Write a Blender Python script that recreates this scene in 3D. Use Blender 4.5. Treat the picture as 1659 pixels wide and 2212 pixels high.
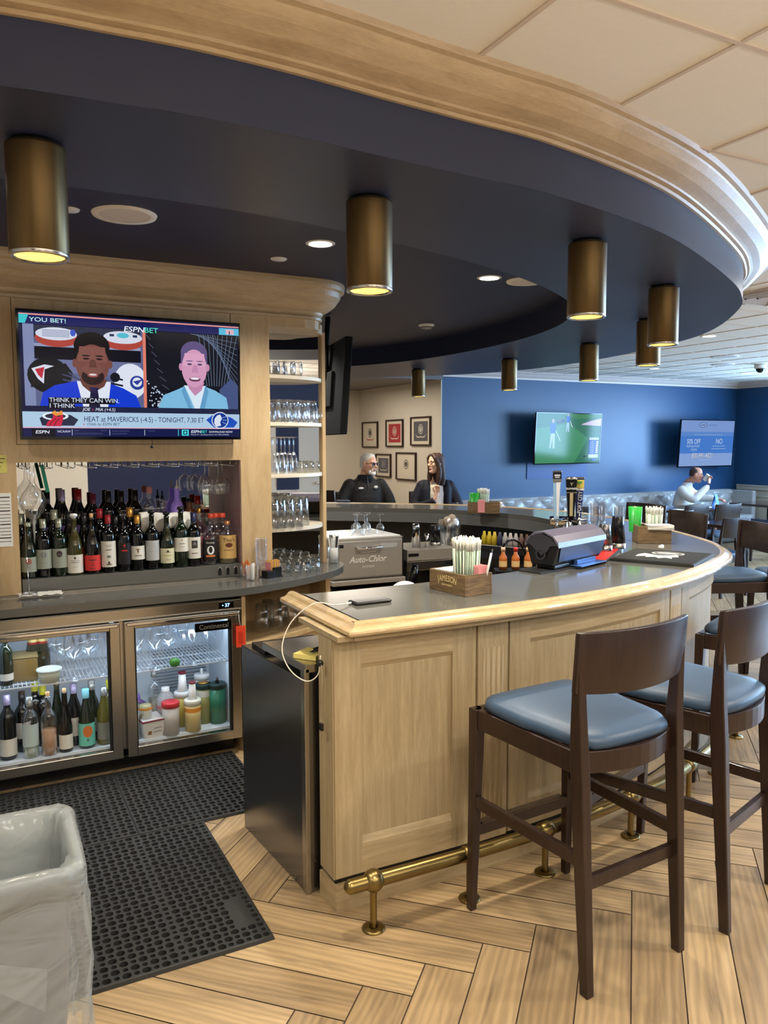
import bpy, bmesh, math, random
from mathutils import Vector, Matrix
random.seed(7)
PI = math.pi
C = bpy.context.scene.collection
for o in list(bpy.data.objects): bpy.data.objects.remove(o)
R = math.radians

# ------------------------------------------------------------------ camera
H = 1.68; FPX = 1702.0; PITCH = 0.08762; ROLL = 0.00287; YAW = R(27.4)
fw = Vector((math.sin(YAW)*math.cos(PITCH), math.cos(YAW)*math.cos(PITCH), -math.sin(PITCH)))
r0 = Vector((math.cos(YAW), -math.sin(YAW), 0)); u0 = r0.cross(fw)
rt = r0*math.cos(ROLL)-u0*math.sin(ROLL); up = r0*math.sin(ROLL)+u0*math.cos(ROLL)
cam = bpy.data.cameras.new('camera'); co = bpy.data.objects.new('camera', cam); C.objects.link(co)
m = Matrix.Identity(4)
for i in range(3):
    m[i][0] = rt[i]; m[i][1] = up[i]; m[i][2] = -fw[i]
m[2][3] = H; co.matrix_world = m
cam.sensor_fit = 'VERTICAL'; cam.sensor_height = 36.0; cam.lens = 36.0*FPX/2212.0
cam.clip_start = 0.05; cam.clip_end = 100
bpy.context.scene.camera = co

# ------------------------------------------------------------------ colour, world, daylight
sc = bpy.context.scene
sc.view_settings.view_transform = 'Standard'; sc.view_settings.look = 'None'
sc.view_settings.exposure = -0.1; sc.view_settings.gamma = 1.0
sc.view_settings.use_curve_mapping = False
w = bpy.data.worlds.new('world'); sc.world = w; w.use_nodes = True
w.node_tree.nodes['Background'].inputs[0].default_value = (0.45, 0.68, 1.0, 1)
w.node_tree.nodes['Background'].inputs[1].default_value = 2.2
CEIL = 2.70; WX = 11.88; WY = 9.5; NX = 5.83; NY = 12.15; FY = -3.2; LX = -3.0

def area(name, loc, rot, sx, sy, power, col, shape='RECTANGLE', spread=PI):
    l = bpy.data.lights.new(name, 'AREA'); l.shape = shape; l.size = sx
    if shape == 'RECTANGLE': l.size_y = sy
    l.energy = power; l.color = col; l.spread = spread
    o = bpy.data.objects.new(name, l); o.location = loc; o.rotation_euler = rot; C.objects.link(o)
    return o
# daylight entering through the four windows of the right wall
for wy in (7.0, 4.9, 2.8, 0.7):
    area('window_daylight', (WX-0.02, wy, 1.72), (0, R(90), 0), 1.5, 1.5, 230, (0.38, 0.64, 1.0))

def lin(v):
    v /= 255.0
    return v/12.92 if v <= 0.04045 else ((v+0.055)/1.055)**2.4
def hx(r, g, b): return (lin(r), lin(g), lin(b), 1.0)

# ------------------------------------------------------------------ materials
MATS = {}
def mat(name, col=None, rough=0.5, metal=0.0, spec=0.5, emit=None, es=1.0, coat=0.0, noise=0.0, nscale=20.0, bump=0.0, bscale=200.0, trans=0.0, ior=1.45, sheen=0.0):
    if name in MATS: return MATS[name]
    m = bpy.data.materials.new(name); m.use_nodes = True
    nt = m.node_tree; b = nt.nodes['Principled BSDF']
    c = col if col else (0, 0, 0, 1)
    if len(c) == 3: c = hx(*c)
    b.inputs['Base Color'].default_value = c
    b.inputs['Roughness'].default_value = rough; b.inputs['Metallic'].default_value = metal
    b.inputs['Specular IOR Level'].default_value = spec; b.inputs['Coat Weight'].default_value = coat
    b.inputs['Transmission Weight'].default_value = trans; b.inputs['IOR'].default_value = ior
    b.inputs['Sheen Weight'].default_value = sheen
    if emit:
        e = emit if len(emit) == 4 else hx(*emit)
        b.inputs['Emission Color'].default_value = e; b.inputs['Emission Strength'].default_value = es
    if noise > 0:
        tc = nt.nodes.new('ShaderNodeTexCoord'); n = nt.nodes.new('ShaderNodeTexNoise'); n.inputs['Scale'].default_value = nscale
        n.inputs['Detail'].default_value = 5
        mr = nt.nodes.new('ShaderNodeMapRange'); mr.inputs['To Min'].default_value = 1-noise; mr.inputs['To Max'].default_value = 1+noise
        mx = nt.nodes.new('ShaderNodeMix'); mx.data_type = 'RGBA'; mx.blend_type = 'MULTIPLY'; mx.inputs['Factor'].default_value = 1
        mx.inputs['A'].default_value = c
        nt.links.new(tc.outputs['Object'], n.inputs['Vector']); nt.links.new(n.outputs['Fac'], mr.inputs['Value'])
        nt.links.new(mr.outputs['Result'], mx.inputs['B']); nt.links.new(mx.outputs['Result'], b.inputs['Base Color'])
    if bump > 0:
        tc = nt.nodes.new('ShaderNodeTexCoord'); n = nt.nodes.new('ShaderNodeTexNoise'); n.inputs['Scale'].default_value = bscale
        bp = nt.nodes.new('ShaderNodeBump'); bp.inputs['Strength'].default_value = bump; bp.inputs['Distance'].default_value = 0.002
        nt.links.new(tc.outputs['Object'], n.inputs['Vector']); nt.links.new(n.outputs['Fac'], bp.inputs['Height']); nt.links.new(bp.outputs['Normal'], b.inputs['Normal'])
    MATS[name] = m
    return m

def wood(name, c1, c2, stretch=(18, 18, 1.2), rough=0.45, ring=3.0, coat=0.0, contrast=(0.35, 0.7)):
    """grain runs along the axis whose stretch value is small"""
    m = bpy.data.materials.new(name); m.use_nodes = True; nt = m.node_tree; b = nt.nodes['Principled BSDF']
    tc = nt.nodes.new('ShaderNodeTexCoord'); mp = nt.nodes.new('ShaderNodeMapping'); mp.inputs['Scale'].default_value = stretch
    n = nt.nodes.new('ShaderNodeTexNoise'); n.inputs['Scale'].default_value = ring; n.inputs['Detail'].default_value = 7; n.inputs['Roughness'].default_value = 0.62; n.inputs['Distortion'].default_value = 0.6
    n2 = nt.nodes.new('ShaderNodeTexNoise'); n2.inputs['Scale'].default_value = ring*9; n2.inputs['Detail'].default_value = 3
    cr = nt.nodes.new('ShaderNodeValToRGB'); cr.color_ramp.elements[0].position = contrast[0]; cr.color_ramp.elements[1].position = contrast[1]
    cr.color_ramp.elements[0].color = hx(*c1); cr.color_ramp.elements[1].color = hx(*c2)
    mx = nt.nodes.new('ShaderNodeMix'); mx.data_type = 'RGBA'; mx.blend_type = 'MULTIPLY'; mx.inputs['Factor'].default_value = 1
    mr = nt.nodes.new('ShaderNodeMapRange'); mr.inputs['To Min'].default_value = 0.82; mr.inputs['To Max'].default_value = 1.12
    L = nt.links.new
    L(tc.outputs['Object'], mp.inputs['Vector']); L(mp.outputs['Vector'], n.inputs['Vector']); L(mp.outputs['Vector'], n2.inputs['Vector'])
    L(n.outputs['Fac'], cr.inputs['Fac']); L(cr.outputs['Color'], mx.inputs['A']); L(n2.outputs['Fac'], mr.inputs['Value']); L(mr.outputs['Result'], mx.inputs['B'])
    L(mx.outputs['Result'], b.inputs['Base Color'])
    b.inputs['Roughness'].default_value = rough; b.inputs['Coat Weight'].default_value = coat
    MATS[name] = m
    return m

def thinglass(name, col=(0.9, 0.95, 1.0, 1), refl=1.0, tint=(1, 1, 1, 1), rough=0.02, base=0.05):
    """thin drinking-glass wall: clear with a fresnel sheen"""
    m = bpy.data.materials.new(name); m.use_nodes = True; nt = m.node_tree; nt.nodes.clear()
    o = nt.nodes.new('ShaderNodeOutputMaterial'); t = nt.nodes.new('ShaderNodeBsdfTransparent'); t.inputs[0].default_value = tint
    g = nt.nodes.new('ShaderNodeBsdfGlossy'); g.inputs['Color'].default_value = col; g.inputs['Roughness'].default_value = rough
    lw = nt.nodes.new('ShaderNodeLayerWeight'); lw.inputs['Blend'].default_value = 0.35
    mr = nt.nodes.new('ShaderNodeMapRange'); mr.inputs['To Min'].default_value = base; mr.inputs['To Max'].default_value = 0.75*refl
    mx = nt.nodes.new('ShaderNodeMixShader'); L = nt.links.new
    L(lw.outputs['Facing'], mr.inputs['Value']); L(mr.outputs['Result'], mx.inputs['Fac']); L(t.outputs[0], mx.inputs[1]); L(g.outputs[0], mx.inputs[2]); L(mx.outputs[0], o.inputs[0])
    MATS[name] = m
    return m

def translucent(name, col, alpha, rough=0.4):
    m = bpy.data.materials.new(name); m.use_nodes = True; nt = m.node_tree; b = nt.nodes['Principled BSDF']
    b.inputs['Base Color'].default_value = hx(*col); b.inputs['Alpha'].default_value = alpha; b.inputs['Roughness'].default_value = rough
    MATS[name] = m
    return m

pale = wood('pale_oak_upright', (160, 142, 108), (184, 166, 132), (16, 16, 1.0), 0.42)
pale_h = wood('pale_oak_level', (164, 145, 110), (190, 170, 134), (1.2, 1.2, 16), 0.4)
trimw = wood('maple_bar_rail', (180, 154, 112), (204, 180, 140), (5, 5, 26), 0.26, 2.2, 0.8)
crownw = wood('maple_crown', (176, 152, 116), (196, 172, 136), (2, 2, 16), 0.42, 2.4)
plankm = None
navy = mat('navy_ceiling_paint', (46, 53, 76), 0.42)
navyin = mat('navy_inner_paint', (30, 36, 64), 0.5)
blue = mat('royal_blue_wall_paint', (34, 72, 112), 0.38, noise=0.04, nscale=3)
white = mat('cream_wall_paint', (214, 206, 190), 0.6)
graytop = mat('grey_solid_surface', (92, 92, 88), 0.14, spec=0.6)
grayedge = mat('grey_counter_edge', (84, 84, 82), 0.3)
steel = mat('brushed_steel', (176, 172, 164), 0.24, 1.0)
steeld = mat('dark_brushed_steel', (134, 134, 136), 0.24, 1.0, noise=0.15, nscale=3)
chrome = mat('polished_chrome', (220, 220, 222), 0.08, 1.0)
brass = mat('aged_brass', (140, 122, 78), 0.3, 1.0, noise=0.22, nscale=9)
bronze = mat('bronze_lamp_metal', (104, 84, 52), 0.36, 0.8, noise=0.05, nscale=3)
espresso = wood('espresso_chair_wood', (36, 22, 17), (50, 33, 26), (18, 18, 1.5), 0.36, 3, 0.1)
vinyl = mat('slate_blue_vinyl', (58, 80, 106), 0.42, bump=0.15, bscale=500)
black = mat('black_plastic', (14, 14, 15), 0.35)
rubber = mat('black_rubber', (44, 45, 45), 0.55, noise=0.1, nscale=30)
blackgl = mat('gloss_black', (6, 6, 8), 0.08)
whitepl = mat('white_plastic', (226, 226, 224), 0.4)
papr = mat('white_paper', (232, 230, 224), 0.7)
mirror = mat('mirror_glass', (205, 205, 205), 0.01, 1.0)
glass = thinglass('clear_glass', base=0.07)
pane = thinglass('clear_pane', refl=0.35, base=0.02)
wineglass = thinglass('clear_stemware_glass', base=0.07)
toekick = mat('black_toe_strip', (10, 10, 10), 0.5)

# ------------------------------------------------------------------ mesh helper
class MB:
    def __init__(s): s.v = []; s.f = []; s.mi = []; s.sm = []; s.mats = []; s.cur = 0; s.M = Matrix.Identity(4)
    def use(s, m):
        if m not in s.mats: s.mats.append(m)
        s.cur = s.mats.index(m); return s
    def at(s, M): s.M = M; return s
    def add(s, vs, fs, smooth=False):
        n = len(s.v)
        s.v += [s.M @ Vector(p) for p in vs]
        for f in fs:
            if len(set(f)) == len(f): s.f.append([n+i for i in f]); s.mi.append(s.cur); s.sm.append(smooth)
        return s
    def box(s, x0, x1, y0, y1, z0, z1):
        vs = [(x0,y0,z0),(x1,y0,z0),(x1,y1,z0),(x0,y1,z0),(x0,y0,z1),(x1,y0,z1),(x1,y1,z1),(x0,y1,z1)]
        return s.add(vs, [(0,3,2,1),(4,5,6,7),(0,1,5,4),(1,2,6,5),(2,3,7,6),(3,0,4,7)])
    def lathe(s, prof, n=24, c=(0,0,0), smooth=True, a0=0, a1=2*PI, capt=True, capb=True):
        full = abs(a1-a0-2*PI) < 1e-6; k = n if full else n+1
        vs = []; fs = []
        for (r, z) in prof:
            for i in range(k):
                a = a0+(a1-a0)*i/n; vs.append((c[0]+r*math.cos(a), c[1]+r*math.sin(a), c[2]+z))
        for j in range(len(prof)-1):
            for i in range(n):
                a = j*k+i; b = j*k+(i+1) % k; fs.append((a, b, b+k, a+k))
        s.add(vs, fs, smooth)
        if capb and prof[0][0] > 1e-5 and full: s.add([vs[i] for i in range(k)], [tuple(range(k))[::-1]])
        if capt and prof[-1][0] > 1e-5 and full: s.add([vs[(len(prof)-1)*k+i] for i in range(k)], [tuple(range(k))])
        return s
    def cyl(s, c, r, h, n=20, r2=None, smooth=True):
        return s.lathe([(r, 0), (r if r2 is None else r2, h)], n, c, smooth)
    def tube(s, pts, r, n=10, closed=False, caps=True):
        pts = [Vector(p) for p in pts]; rs = r if isinstance(r, (list, tuple)) else [r]*len(pts)
        vs = []; fs = []; k = len(pts); prevn = None
        for i, p in enumerate(pts):
            a = pts[(i-1) % k] if (closed or i > 0) else p; b = pts[(i+1) % k] if (closed or i < k-1) else p
            t = (b-a).normalized() if (b-a).length > 1e-9 else Vector((0,0,1))
            if prevn is None:
                ref = Vector((0,0,1)) if abs(t.z) < 0.9 else Vector((1,0,0)); nn = t.cross(ref).normalized()
            else:
                nn = (prevn - t*prevn.dot(t)); nn = nn.normalized() if nn.length > 1e-6 else prevn
            prevn = nn; bb = t.cross(nn)
            for j in range(n):
                q = 2*PI*j/n; vs.append(p+(nn*math.cos(q)+bb*math.sin(q))*rs[i])
        for i in range(k if closed else k-1):
            for j in range(n):
                a = i*n+j; b = i*n+(j+1) % n; c2 = ((i+1) % k)*n+(j+1) % n; d = ((i+1) % k)*n+j; fs.append((a, b, c2, d))
        s.add(vs, fs, True)
        if caps and not closed: s.add(vs[:n], [tuple(range(n))[::-1]]); s.add(vs[-n:], [tuple(range(n))])
        return s
    def prism(s, poly, z0, z1):
        n = len(poly); vs = [(x, y, z0) for x, y in poly]+[(x, y, z1) for x, y in poly]
        return s.add(vs, [tuple(range(n))[::-1], tuple(range(n, 2*n))]+[(i, (i+1) % n, n+(i+1) % n, n+i) for i in range(n)])
    def bar(s, p0, p1, w, d, up=(0,0,1), w1=None, d1=None):
        """tapered rectangular bar: w across, d along 'up' side"""
        p0 = Vector(p0); p1 = Vector(p1); t = (p1-p0).normalized(); u = Vector(up); a = t.cross(u).normalized(); u = a.cross(t).normalized()
        w1 = w if w1 is None else w1; d1 = d if d1 is None else d1
        vs = []
        for p, ww, dd in ((p0, w, d), (p1, w1, d1)):
            for sx, sy in ((-1,-1),(1,-1),(1,1),(-1,1)): vs.append(p+a*ww/2*sx+u*dd/2*sy)
        return s.add(vs, [(0,3,2,1),(4,5,6,7),(0,1,5,4),(1,2,6,5),(2,3,7,6),(3,0,4,7)])
    def sphere(s, c, r, n=16, m=10, sc=(1,1,1)):
        vs = []; fs = []
        for j in range(m+1):
            t = PI*j/m
            for i in range(n):
                a = 2*PI*i/n; vs.append((c[0]+r*sc[0]*math.sin(t)*math.cos(a), c[1]+r*sc[1]*math.sin(t)*math.sin(a), c[2]-r*sc[2]*math.cos(t)))
        for j in range(m):
            for i in range(n): fs.append((j*n+i, j*n+(i+1) % n, (j+1)*n+(i+1) % n, (j+1)*n+i))
        return s.add(vs, fs, True)
    def sweep(s, path, prof, closed_prof=True, smooth=False, caps=True):
        """path: list of (x,y); prof: list of (n, z), n measured to the RIGHT of travel"""
        k = len(path); m_ = len(prof); vs = []; fs = []
        for i in range(k):
            p = Vector((*path[i], 0)); a = Vector((*path[max(i-1, 0)], 0)); b = Vector((*path[min(i+1, k-1)], 0))
            t1 = (p-a).normalized() if i > 0 else (b-p).normalized(); t2 = (b-p).normalized() if i < k-1 else t1
            n1 = Vector((t1.y, -t1.x, 0)); n2 = Vector((t2.y, -t2.x, 0)); nn = (n1+n2).normalized(); sc_ = 1/max(nn.dot(n1), 0.3)
            for (n_, z) in prof: vs.append((p.x+nn.x*n_*sc_, p.y+nn.y*n_*sc_, z))
        for i in range(k-1):
            for j in range(m_ if closed_prof else m_-1):
                a = i*m_+j; b = i*m_+(j+1) % m_; fs.append((a, b, b+m_, a+m_))
        s.add(vs, fs, smooth)
        if caps and closed_prof: s.add(vs[:m_], [tuple(range(m_))]); s.add(vs[-m_:], [tuple(range(m_))[::-1]])
        return s
    def quad(s, a, b, c, d): return s.add([a, b, c, d], [(0, 1, 2, 3)])
    def text(s, txt, size, M=Matrix.Identity(4), align='LEFT', bold=0.0, sx=1.0, shear=0.0):
        cu = bpy.data.curves.new('t', 'FONT'); cu.body = txt; cu.size = size; cu.align_x = align; cu.offset = 0 if 'M' in txt else bold; cu.shear = shear; cu.resolution_u = 3
        ob = bpy.data.objects.new('t', cu); C.objects.link(ob)
        dg = bpy.context.evaluated_depsgraph_get(); me = bpy.data.meshes.new_from_object(ob.evaluated_get(dg))
        S = Matrix.Diagonal((sx, 1, 1, 1))
        s.add([M @ S @ v.co for v in me.vertices], [tuple(p.vertices) for p in me.polygons])
        bpy.data.objects.remove(ob); bpy.data.curves.remove(cu); bpy.data.meshes.remove(me)
        return s
    def build(s, name, parent=None, bev=0.0, recalc=True, remesh=0.0, smooth=False, bseg=2, subd=0):
        me = bpy.data.meshes.new(name); me.from_pydata([tuple(v) for v in s.v], [], s.f)
        for m_ in s.mats: me.materials.append(m_)
        for i, p in enumerate(me.polygons): p.material_index = s.mi[i]; p.use_smooth = s.sm[i] or smooth
        if recalc:
            bm = bmesh.new(); bm.from_mesh(me); bmesh.ops.remove_doubles(bm, verts=bm.verts, dist=1e-5)
            bmesh.ops.recalc_face_normals(bm, faces=bm.faces); bm.to_mesh(me); bm.free()
        o = bpy.data.objects.new(name, me); C.objects.link(o)
        if parent: o.parent = parent
        if remesh > 0:
            r_ = o.modifiers.new('remesh', 'REMESH'); r_.mode = 'VOXEL'; r_.voxel_size = remesh; r_.use_smooth_shade = True
            q = o.modifiers.new('smooth', 'CORRECTIVE_SMOOTH') if False else o.modifiers.new('smooth', 'SMOOTH'); q.iterations = 4; q.factor = 0.5
        if bev > 0:
            b_ = o.modifiers.new('bevel', 'BEVEL'); b_.width = bev; b_.segments = bseg; b_.limit_method = 'ANGLE'; b_.angle_limit = R(40); b_.harden_normals = False
        if subd: q = o.modifiers.new('sub', 'SUBSURF'); q.levels = subd; q.render_levels = subd
        return o

def tag(o, label, cat, group=None, kind=None):
    o['label'] = label; o['category'] = cat
    if group: o['group'] = group
    if kind: o['kind'] = kind
    return o
def thing(name, label, cat, loc=(0,0,0), rz=0, group=None, rot=None):
    o = bpy.data.objects.new(name, None); C.objects.link(o); o.empty_display_size = 0.05
    o.location = loc; o.rotation_euler = rot if rot else (0, 0, rz)
    return tag(o, label, cat, group)
def struct(o): o['kind'] = 'structure'; return o
def kids(o): return [c for c in bpy.data.objects if c.parent == o]
def dup(o, loc=None, rz=None, label=None, group=None, parent=None):
    tree = {}
    for q in bpy.data.objects:
        if q.parent: tree.setdefault(q.parent.name, []).append(q)
    def rec(src, par):
        c = src.copy(); C.objects.link(c)
        if par: c.parent = par
        for ch in tree.get(src.name, []): rec(ch, c)
        return c
    c = rec(o, parent)
    if loc is not None: c.location = loc
    if rz is not None: c.rotation_euler = (0, 0, rz)
    if label: c['label'] = label
    if group: c['group'] = group
    return c
def T(x, y, z): return Matrix.Translation((x, y, z))
def RZ(a): return Matrix.Rotation(a, 4, 'Z')
def RX(a): return Matrix.Rotation(a, 4, 'X')
def RY(a): return Matrix.Rotation(a, 4, 'Y')
FRONT = Matrix(((1,0,0,0),(0,0,-1,0),(0,1,0,0),(0,0,0,1)))   # xy drawing -> upright, facing -Y
def ray(px, py):
    return fw+rt*((px-829.5)/FPX)-up*((py-1106)/FPX)
def onz(px, py, h):
    d = ray(px, py); t = (h-H)/d.z; return Vector((d.x*t, d.y*t, h))
def ony(px, py, y):
    d = ray(px, py); t = y/d.y; return Vector((d.x*t, y, H+d.z*t))
def spline(P, n=6, closed=False):
    out = []; k = len(P)
    for i in range(k-1):
        p0 = Vector(P[max(i-1, 0)]); p1 = Vector(P[i]); p2 = Vector(P[i+1]); p3 = Vector(P[min(i+2, k-1)])
        for j in range(n):
            t = j/n; out.append(tuple(0.5*((2*p1)+(-p0+p2)*t+(2*p0-5*p1+4*p2-p3)*t*t+(-p0+3*p1-3*p2+p3)*t**3)))
    out.append(tuple(P[-1])); return out
def offset(path, d):
    """shift an open 2-D path to its right by d, mitred"""
    out = []; k = len(path)
    for i in range(k):
        p = Vector(path[i]); a = Vector(path[max(i-1, 0)]); b = Vector(path[min(i+1, k-1)])
        t1 = (p-a).normalized() if i > 0 else (b-p).normalized(); t2 = (b-p).normalized() if i < k-1 else t1
        n1 = Vector((t1.y, -t1.x)); n2 = Vector((t2.y, -t2.x)); nn = (n1+n2).normalized(); q = p+nn*d/max(nn.dot(n1), 0.3); out.append((q.x, q.y))
    return out
# ------------------------------------------------------------------ SETTING: floor
def clip(poly, xmin, xmax, ymin, ymax):
    def cut(P, inside, inter):
        out = []
        for i in range(len(P)):
            a = P[i-1]; b = P[i]; ia, ib = inside(a), inside(b)
            if ib:
                if not ia: out.append(inter(a, b))
                out.append(b)
            elif ia: out.append(inter(a, b))
        return out
    def ix(v): return lambda a, b: (v, a[1]+(b[1]-a[1])*(v-a[0])/(b[0]-a[0]))
    def iy(v): return lambda a, b: (a[0]+(b[0]-a[0])*(v-a[1])/(b[1]-a[1]), v)
    for ins, it in ((lambda p: p[0] >= xmin, ix(xmin)), (lambda p: p[0] <= xmax, ix(xmax)), (lambda p: p[1] >= ymin, iy(ymin)), (lambda p: p[1] <= ymax, iy(ymax))):
        if not poly: return poly
        poly = cut(poly, ins, it)
    return poly
def floor_mat():
    m = bpy.data.materials.new('wood_look_plank_tile'); m.use_nodes = True; nt = m.node_tree; b = nt.nodes['Principled BSDF']; L = nt.links.new
    uv = nt.nodes.new('ShaderNodeUVMap'); uv.uv_map = 'grain'
    at = nt.nodes.new('ShaderNodeAttribute'); at.attribute_name = 'rnd'
    mp = nt.nodes.new('ShaderNodeMapping'); mp.inputs['Scale'].default_value = (0.8, 7.0, 1.0)
    n = nt.nodes.new('ShaderNodeTexNoise'); n.inputs['Scale'].default_value = 1.2; n.inputs['Detail'].default_value = 6; n.inputs['Distortion'].default_value = 1.1; n.inputs['Roughness'].default_value = 0.6
    wv = nt.nodes.new('ShaderNodeTexWave'); wv.inputs['Scale'].default_value = 1.1; wv.bands_direction = 'Y'; wv.inputs['Distortion'].default_value = 9; wv.inputs['Detail'].default_value = 3; wv.inputs['Detail Scale'].default_value = 1.2
    cr = nt.nodes.new('ShaderNodeValToRGB'); e = cr.color_ramp.elements
    e[0].position = 0.24; e[0].color = hx(112, 94, 72); e[1].position = 0.75; e[1].color = hx(194, 170, 132)
    q = e.new(0.38); q.color = hx(164, 142, 110); q = e.new(0.50); q.color = hx(180, 155, 118)
    c2 = nt.nodes.new('ShaderNodeValToRGB'); f = c2.color_ramp.elements
    f[0].position = 0.0; f[0].color = (0.60, 0.58, 0.57, 1); f[1].position = 1.0; f[1].color = (1.12, 1.11, 1.09, 1); q = f.new(0.35); q.color = (0.90, 0.88, 0.86, 1)
    mx = nt.nodes.new('ShaderNodeMix'); mx.data_type = 'RGBA'; mx.blend_type = 'MULTIPLY'; mx.inputs['Factor'].default_value = 1
    m2 = nt.nodes.new('ShaderNodeMix'); m2.data_type = 'RGBA'; m2.blend_type = 'MULTIPLY'; m2.inputs['Factor'].default_value = 0.22
    L(uv.outputs[0], mp.inputs['Vector']); L(mp.outputs[0], n.inputs['Vector']); L(mp.outputs[0], wv.inputs['Vector'])
    L(n.outputs['Fac'], cr.inputs['Fac']); L(at.outputs['Fac'], c2.inputs['Fac']); L(cr.outputs[0], mx.inputs['A']); L(c2.outputs[0], mx.inputs['B'])
    L(mx.outputs['Result'], m2.inputs['A']); L(wv.outputs['Color'], m2.inputs['B']); L(m2.outputs['Result'], b.inputs['Base Color'])
    b.inputs['Roughness'].default_value = 0.36
    return m
def build_floor():
    Wp = 0.1588; Lp = Wp*6; gap = 0.0022
    xmin, xmax, ymin, ymax = LX, WX, FY, NY
    vs = []; fs = []; mi = []; uvs = []; rn = []
    def put(p0, p1, q0, q1, long_p):
        pts = [(p0+gap, q0+gap), (p1-gap, q0+gap), (p1-gap, q1-gap), (p0+gap, q1-gap)]
        xy = [((p+q)/math.sqrt(2), (p-q)/math.sqrt(2)) for p, q in pts]
        cx = sum(a for a, b in xy)/4; cy = sum(b for a, b in xy)/4
        if cx < xmin-1 or cx > xmax+1 or cy < ymin-1 or cy > ymax+1: return
        poly = clip(xy, xmin, xmax, ymin, ymax)
        if len(poly) < 3: return
        r_ = random.random(); ou = random.uniform(0, 50); ov = random.uniform(0, 50); n0 = len(vs)
        for x, y in poly:
            vs.append((x, y, 0.0)); p = (x+y)/math.sqrt(2); q = (x-y)/math.sqrt(2)
            u, v = (p, q) if long_p else (q, p); uvs.append((u*1.6+ou, v*1.6+ov))
        fs.append(tuple(range(n0, n0+len(poly)))); mi.append(0); rn.append(r_)
    P0 = 2.498; Q0 = -0.447
    for k in range(-70, 90):
        for j in range(-14, 15):
            a = P0+k*Wp; qr = Q0+k*Wp+j*2*Lp       # right end of the level plank of this row
            put(a-Wp, a, qr-Lp, qr, False)
            put(a-Lp, a, qr, qr+Wp, True)
    n0 = len(vs); vs.extend([(xmin, ymin, -0.003), (xmax, ymin, -0.003), (xmax, ymax, -0.003), (xmin, ymax, -0.003)]); fs.append((n0, n0+1, n0+2, n0+3)); mi.append(1); rn.append(0); uvs.extend([(0, 0)]*4)
    me = bpy.data.meshes.new('floor'); me.from_pydata(vs, [], fs)
    me.materials.append(floor_mat()); me.materials.append(mat('dark_grout', (70, 56, 46), 0.8))
    uvl = me.uv_layers.new(name='grain'); at = me.attributes.new('rnd', 'FLOAT', 'FACE')
    for i, p in enumerate(me.polygons):
        p.material_index = mi[i]; at.data[i].value = rn[i]
        for li in p.loop_indices: uvl.data[li].uv = uvs[me.loops[li].vertex_index]
    bm = bmesh.new(); bm.from_mesh(me)
    for f in bm.faces:
        f.normal_update()
        if f.normal.z < 0: f.normal_flip()
    bm.to_mesh(me); bm.free()
    o = bpy.data.objects.new('floor', me); C.objects.link(o); struct(o)
build_floor()

# ------------------------------------------------------------------ ceiling with tile grid
TS = 0.556; TX0 = 1.231; TY0 = 1.457
def build_ceiling():
    b = MB(); tile = mat('ceiling_tile', (232, 226, 214), 0.85, noise=0.03, nscale=60); tb = mat('ceiling_grid', (206, 190, 172), 0.6); gp = mat('ceiling_shadow_gap', (120, 104, 88), 0.8)
    b.use(tile); b.quad((LX, FY, CEIL), (LX, NY, CEIL), (WX, NY, CEIL), (WX, FY, CEIL))
    i = math.ceil((LX-TX0)/TS)
    while TX0+i*TS < WX:
        x = TX0+i*TS; b.use(tb).box(x-0.007, x+0.007, FY, WY, CEIL-0.004, CEIL); b.use(gp).box(x+0.007, x+0.0095, FY, WY, CEIL-0.002, CEIL); i += 1
    j = math.ceil((FY-TY0)/TS)
    while TY0+j*TS < WY:
        y = TY0+j*TS; b.use(tb).box(LX, WX, y-0.007, y+0.007, CEIL-0.0045, CEIL); b.use(gp).box(LX, WX, y+0.007, y+0.009, CEIL-0.002, CEIL); j += 1
    struct(b.build('ceiling', recalc=False))
build_ceiling()
# ------------------------------------------------------------------ walls
def slab(name, x0, x1, y0, y1, z0, z1, m): return struct(MB().use(m).box(x0, x1, y0, y1, z0, z1).build(name))
slab('wall_back', NX, WX+0.15, WY, WY+0.15, 0, CEIL, blue)
o = MB().use(white).box(NX-0.0, NX+0.12, WY+0.15, NY, 0, CEIL).box(NX-0.004, NX+0.012, WY-0.004, WY+0.15, 0, CEIL).build('wall_alcove'); struct(o)
slab('wall_far', -3, NX, NY, NY+0.15, 0, CEIL, white)
slab('wall_left', LX-0.15, LX, FY, NY, 0, CEIL, white)
darknavy = mat('dark_navy_wall', (24, 34, 66), 0.5)
b = MB().use(darknavy).box(LX, WX, FY-0.15, FY, 0, CEIL); struct(b.build('wall_front'))
# right wall with four window openings (all beyond the picture's right edge)
b = MB().use(blue); wys = (7.0, 4.9, 2.8, 0.7); z0, z1 = 0.9, 2.45
b.box(WX, WX+0.15, FY, WY, 0, z0).box(WX, WX+0.15, FY, WY, z1, CEIL)
edges = [FY]+[v for wy in reversed(wys) for v in (wy-0.78, wy+0.78)]+[WY]
for i in range(0, len(edges), 2): b.box(WX, WX+0.15, edges[i], edges[i+1], z0, z1)
struct(b.build('wall_right'))
wframe = mat('white_window_paint', (220, 220, 216), 0.4)
for k, wy in enumerate(wys):
    b = MB().use(wframe)
    for y in (-0.75, -0.25, 0.25, 0.75): b.box(WX+0.03, WX+0.08, wy+y-0.025, wy+y+0.025, z0, z1)
    for z in (z0+0.03, z0+0.55, z0+1.05, z1-0.03): b.box(WX+0.03, WX+0.08, wy-0.775, wy+0.775, z-0.025, z+0.025)
    o = struct(b.build('window_%d' % (k+1)))
    MB().use(pane).box(WX+0.05, WX+0.056, wy-0.76, wy+0.76, z0+0.02, z1-0.02).build('window_glass', o)
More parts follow.
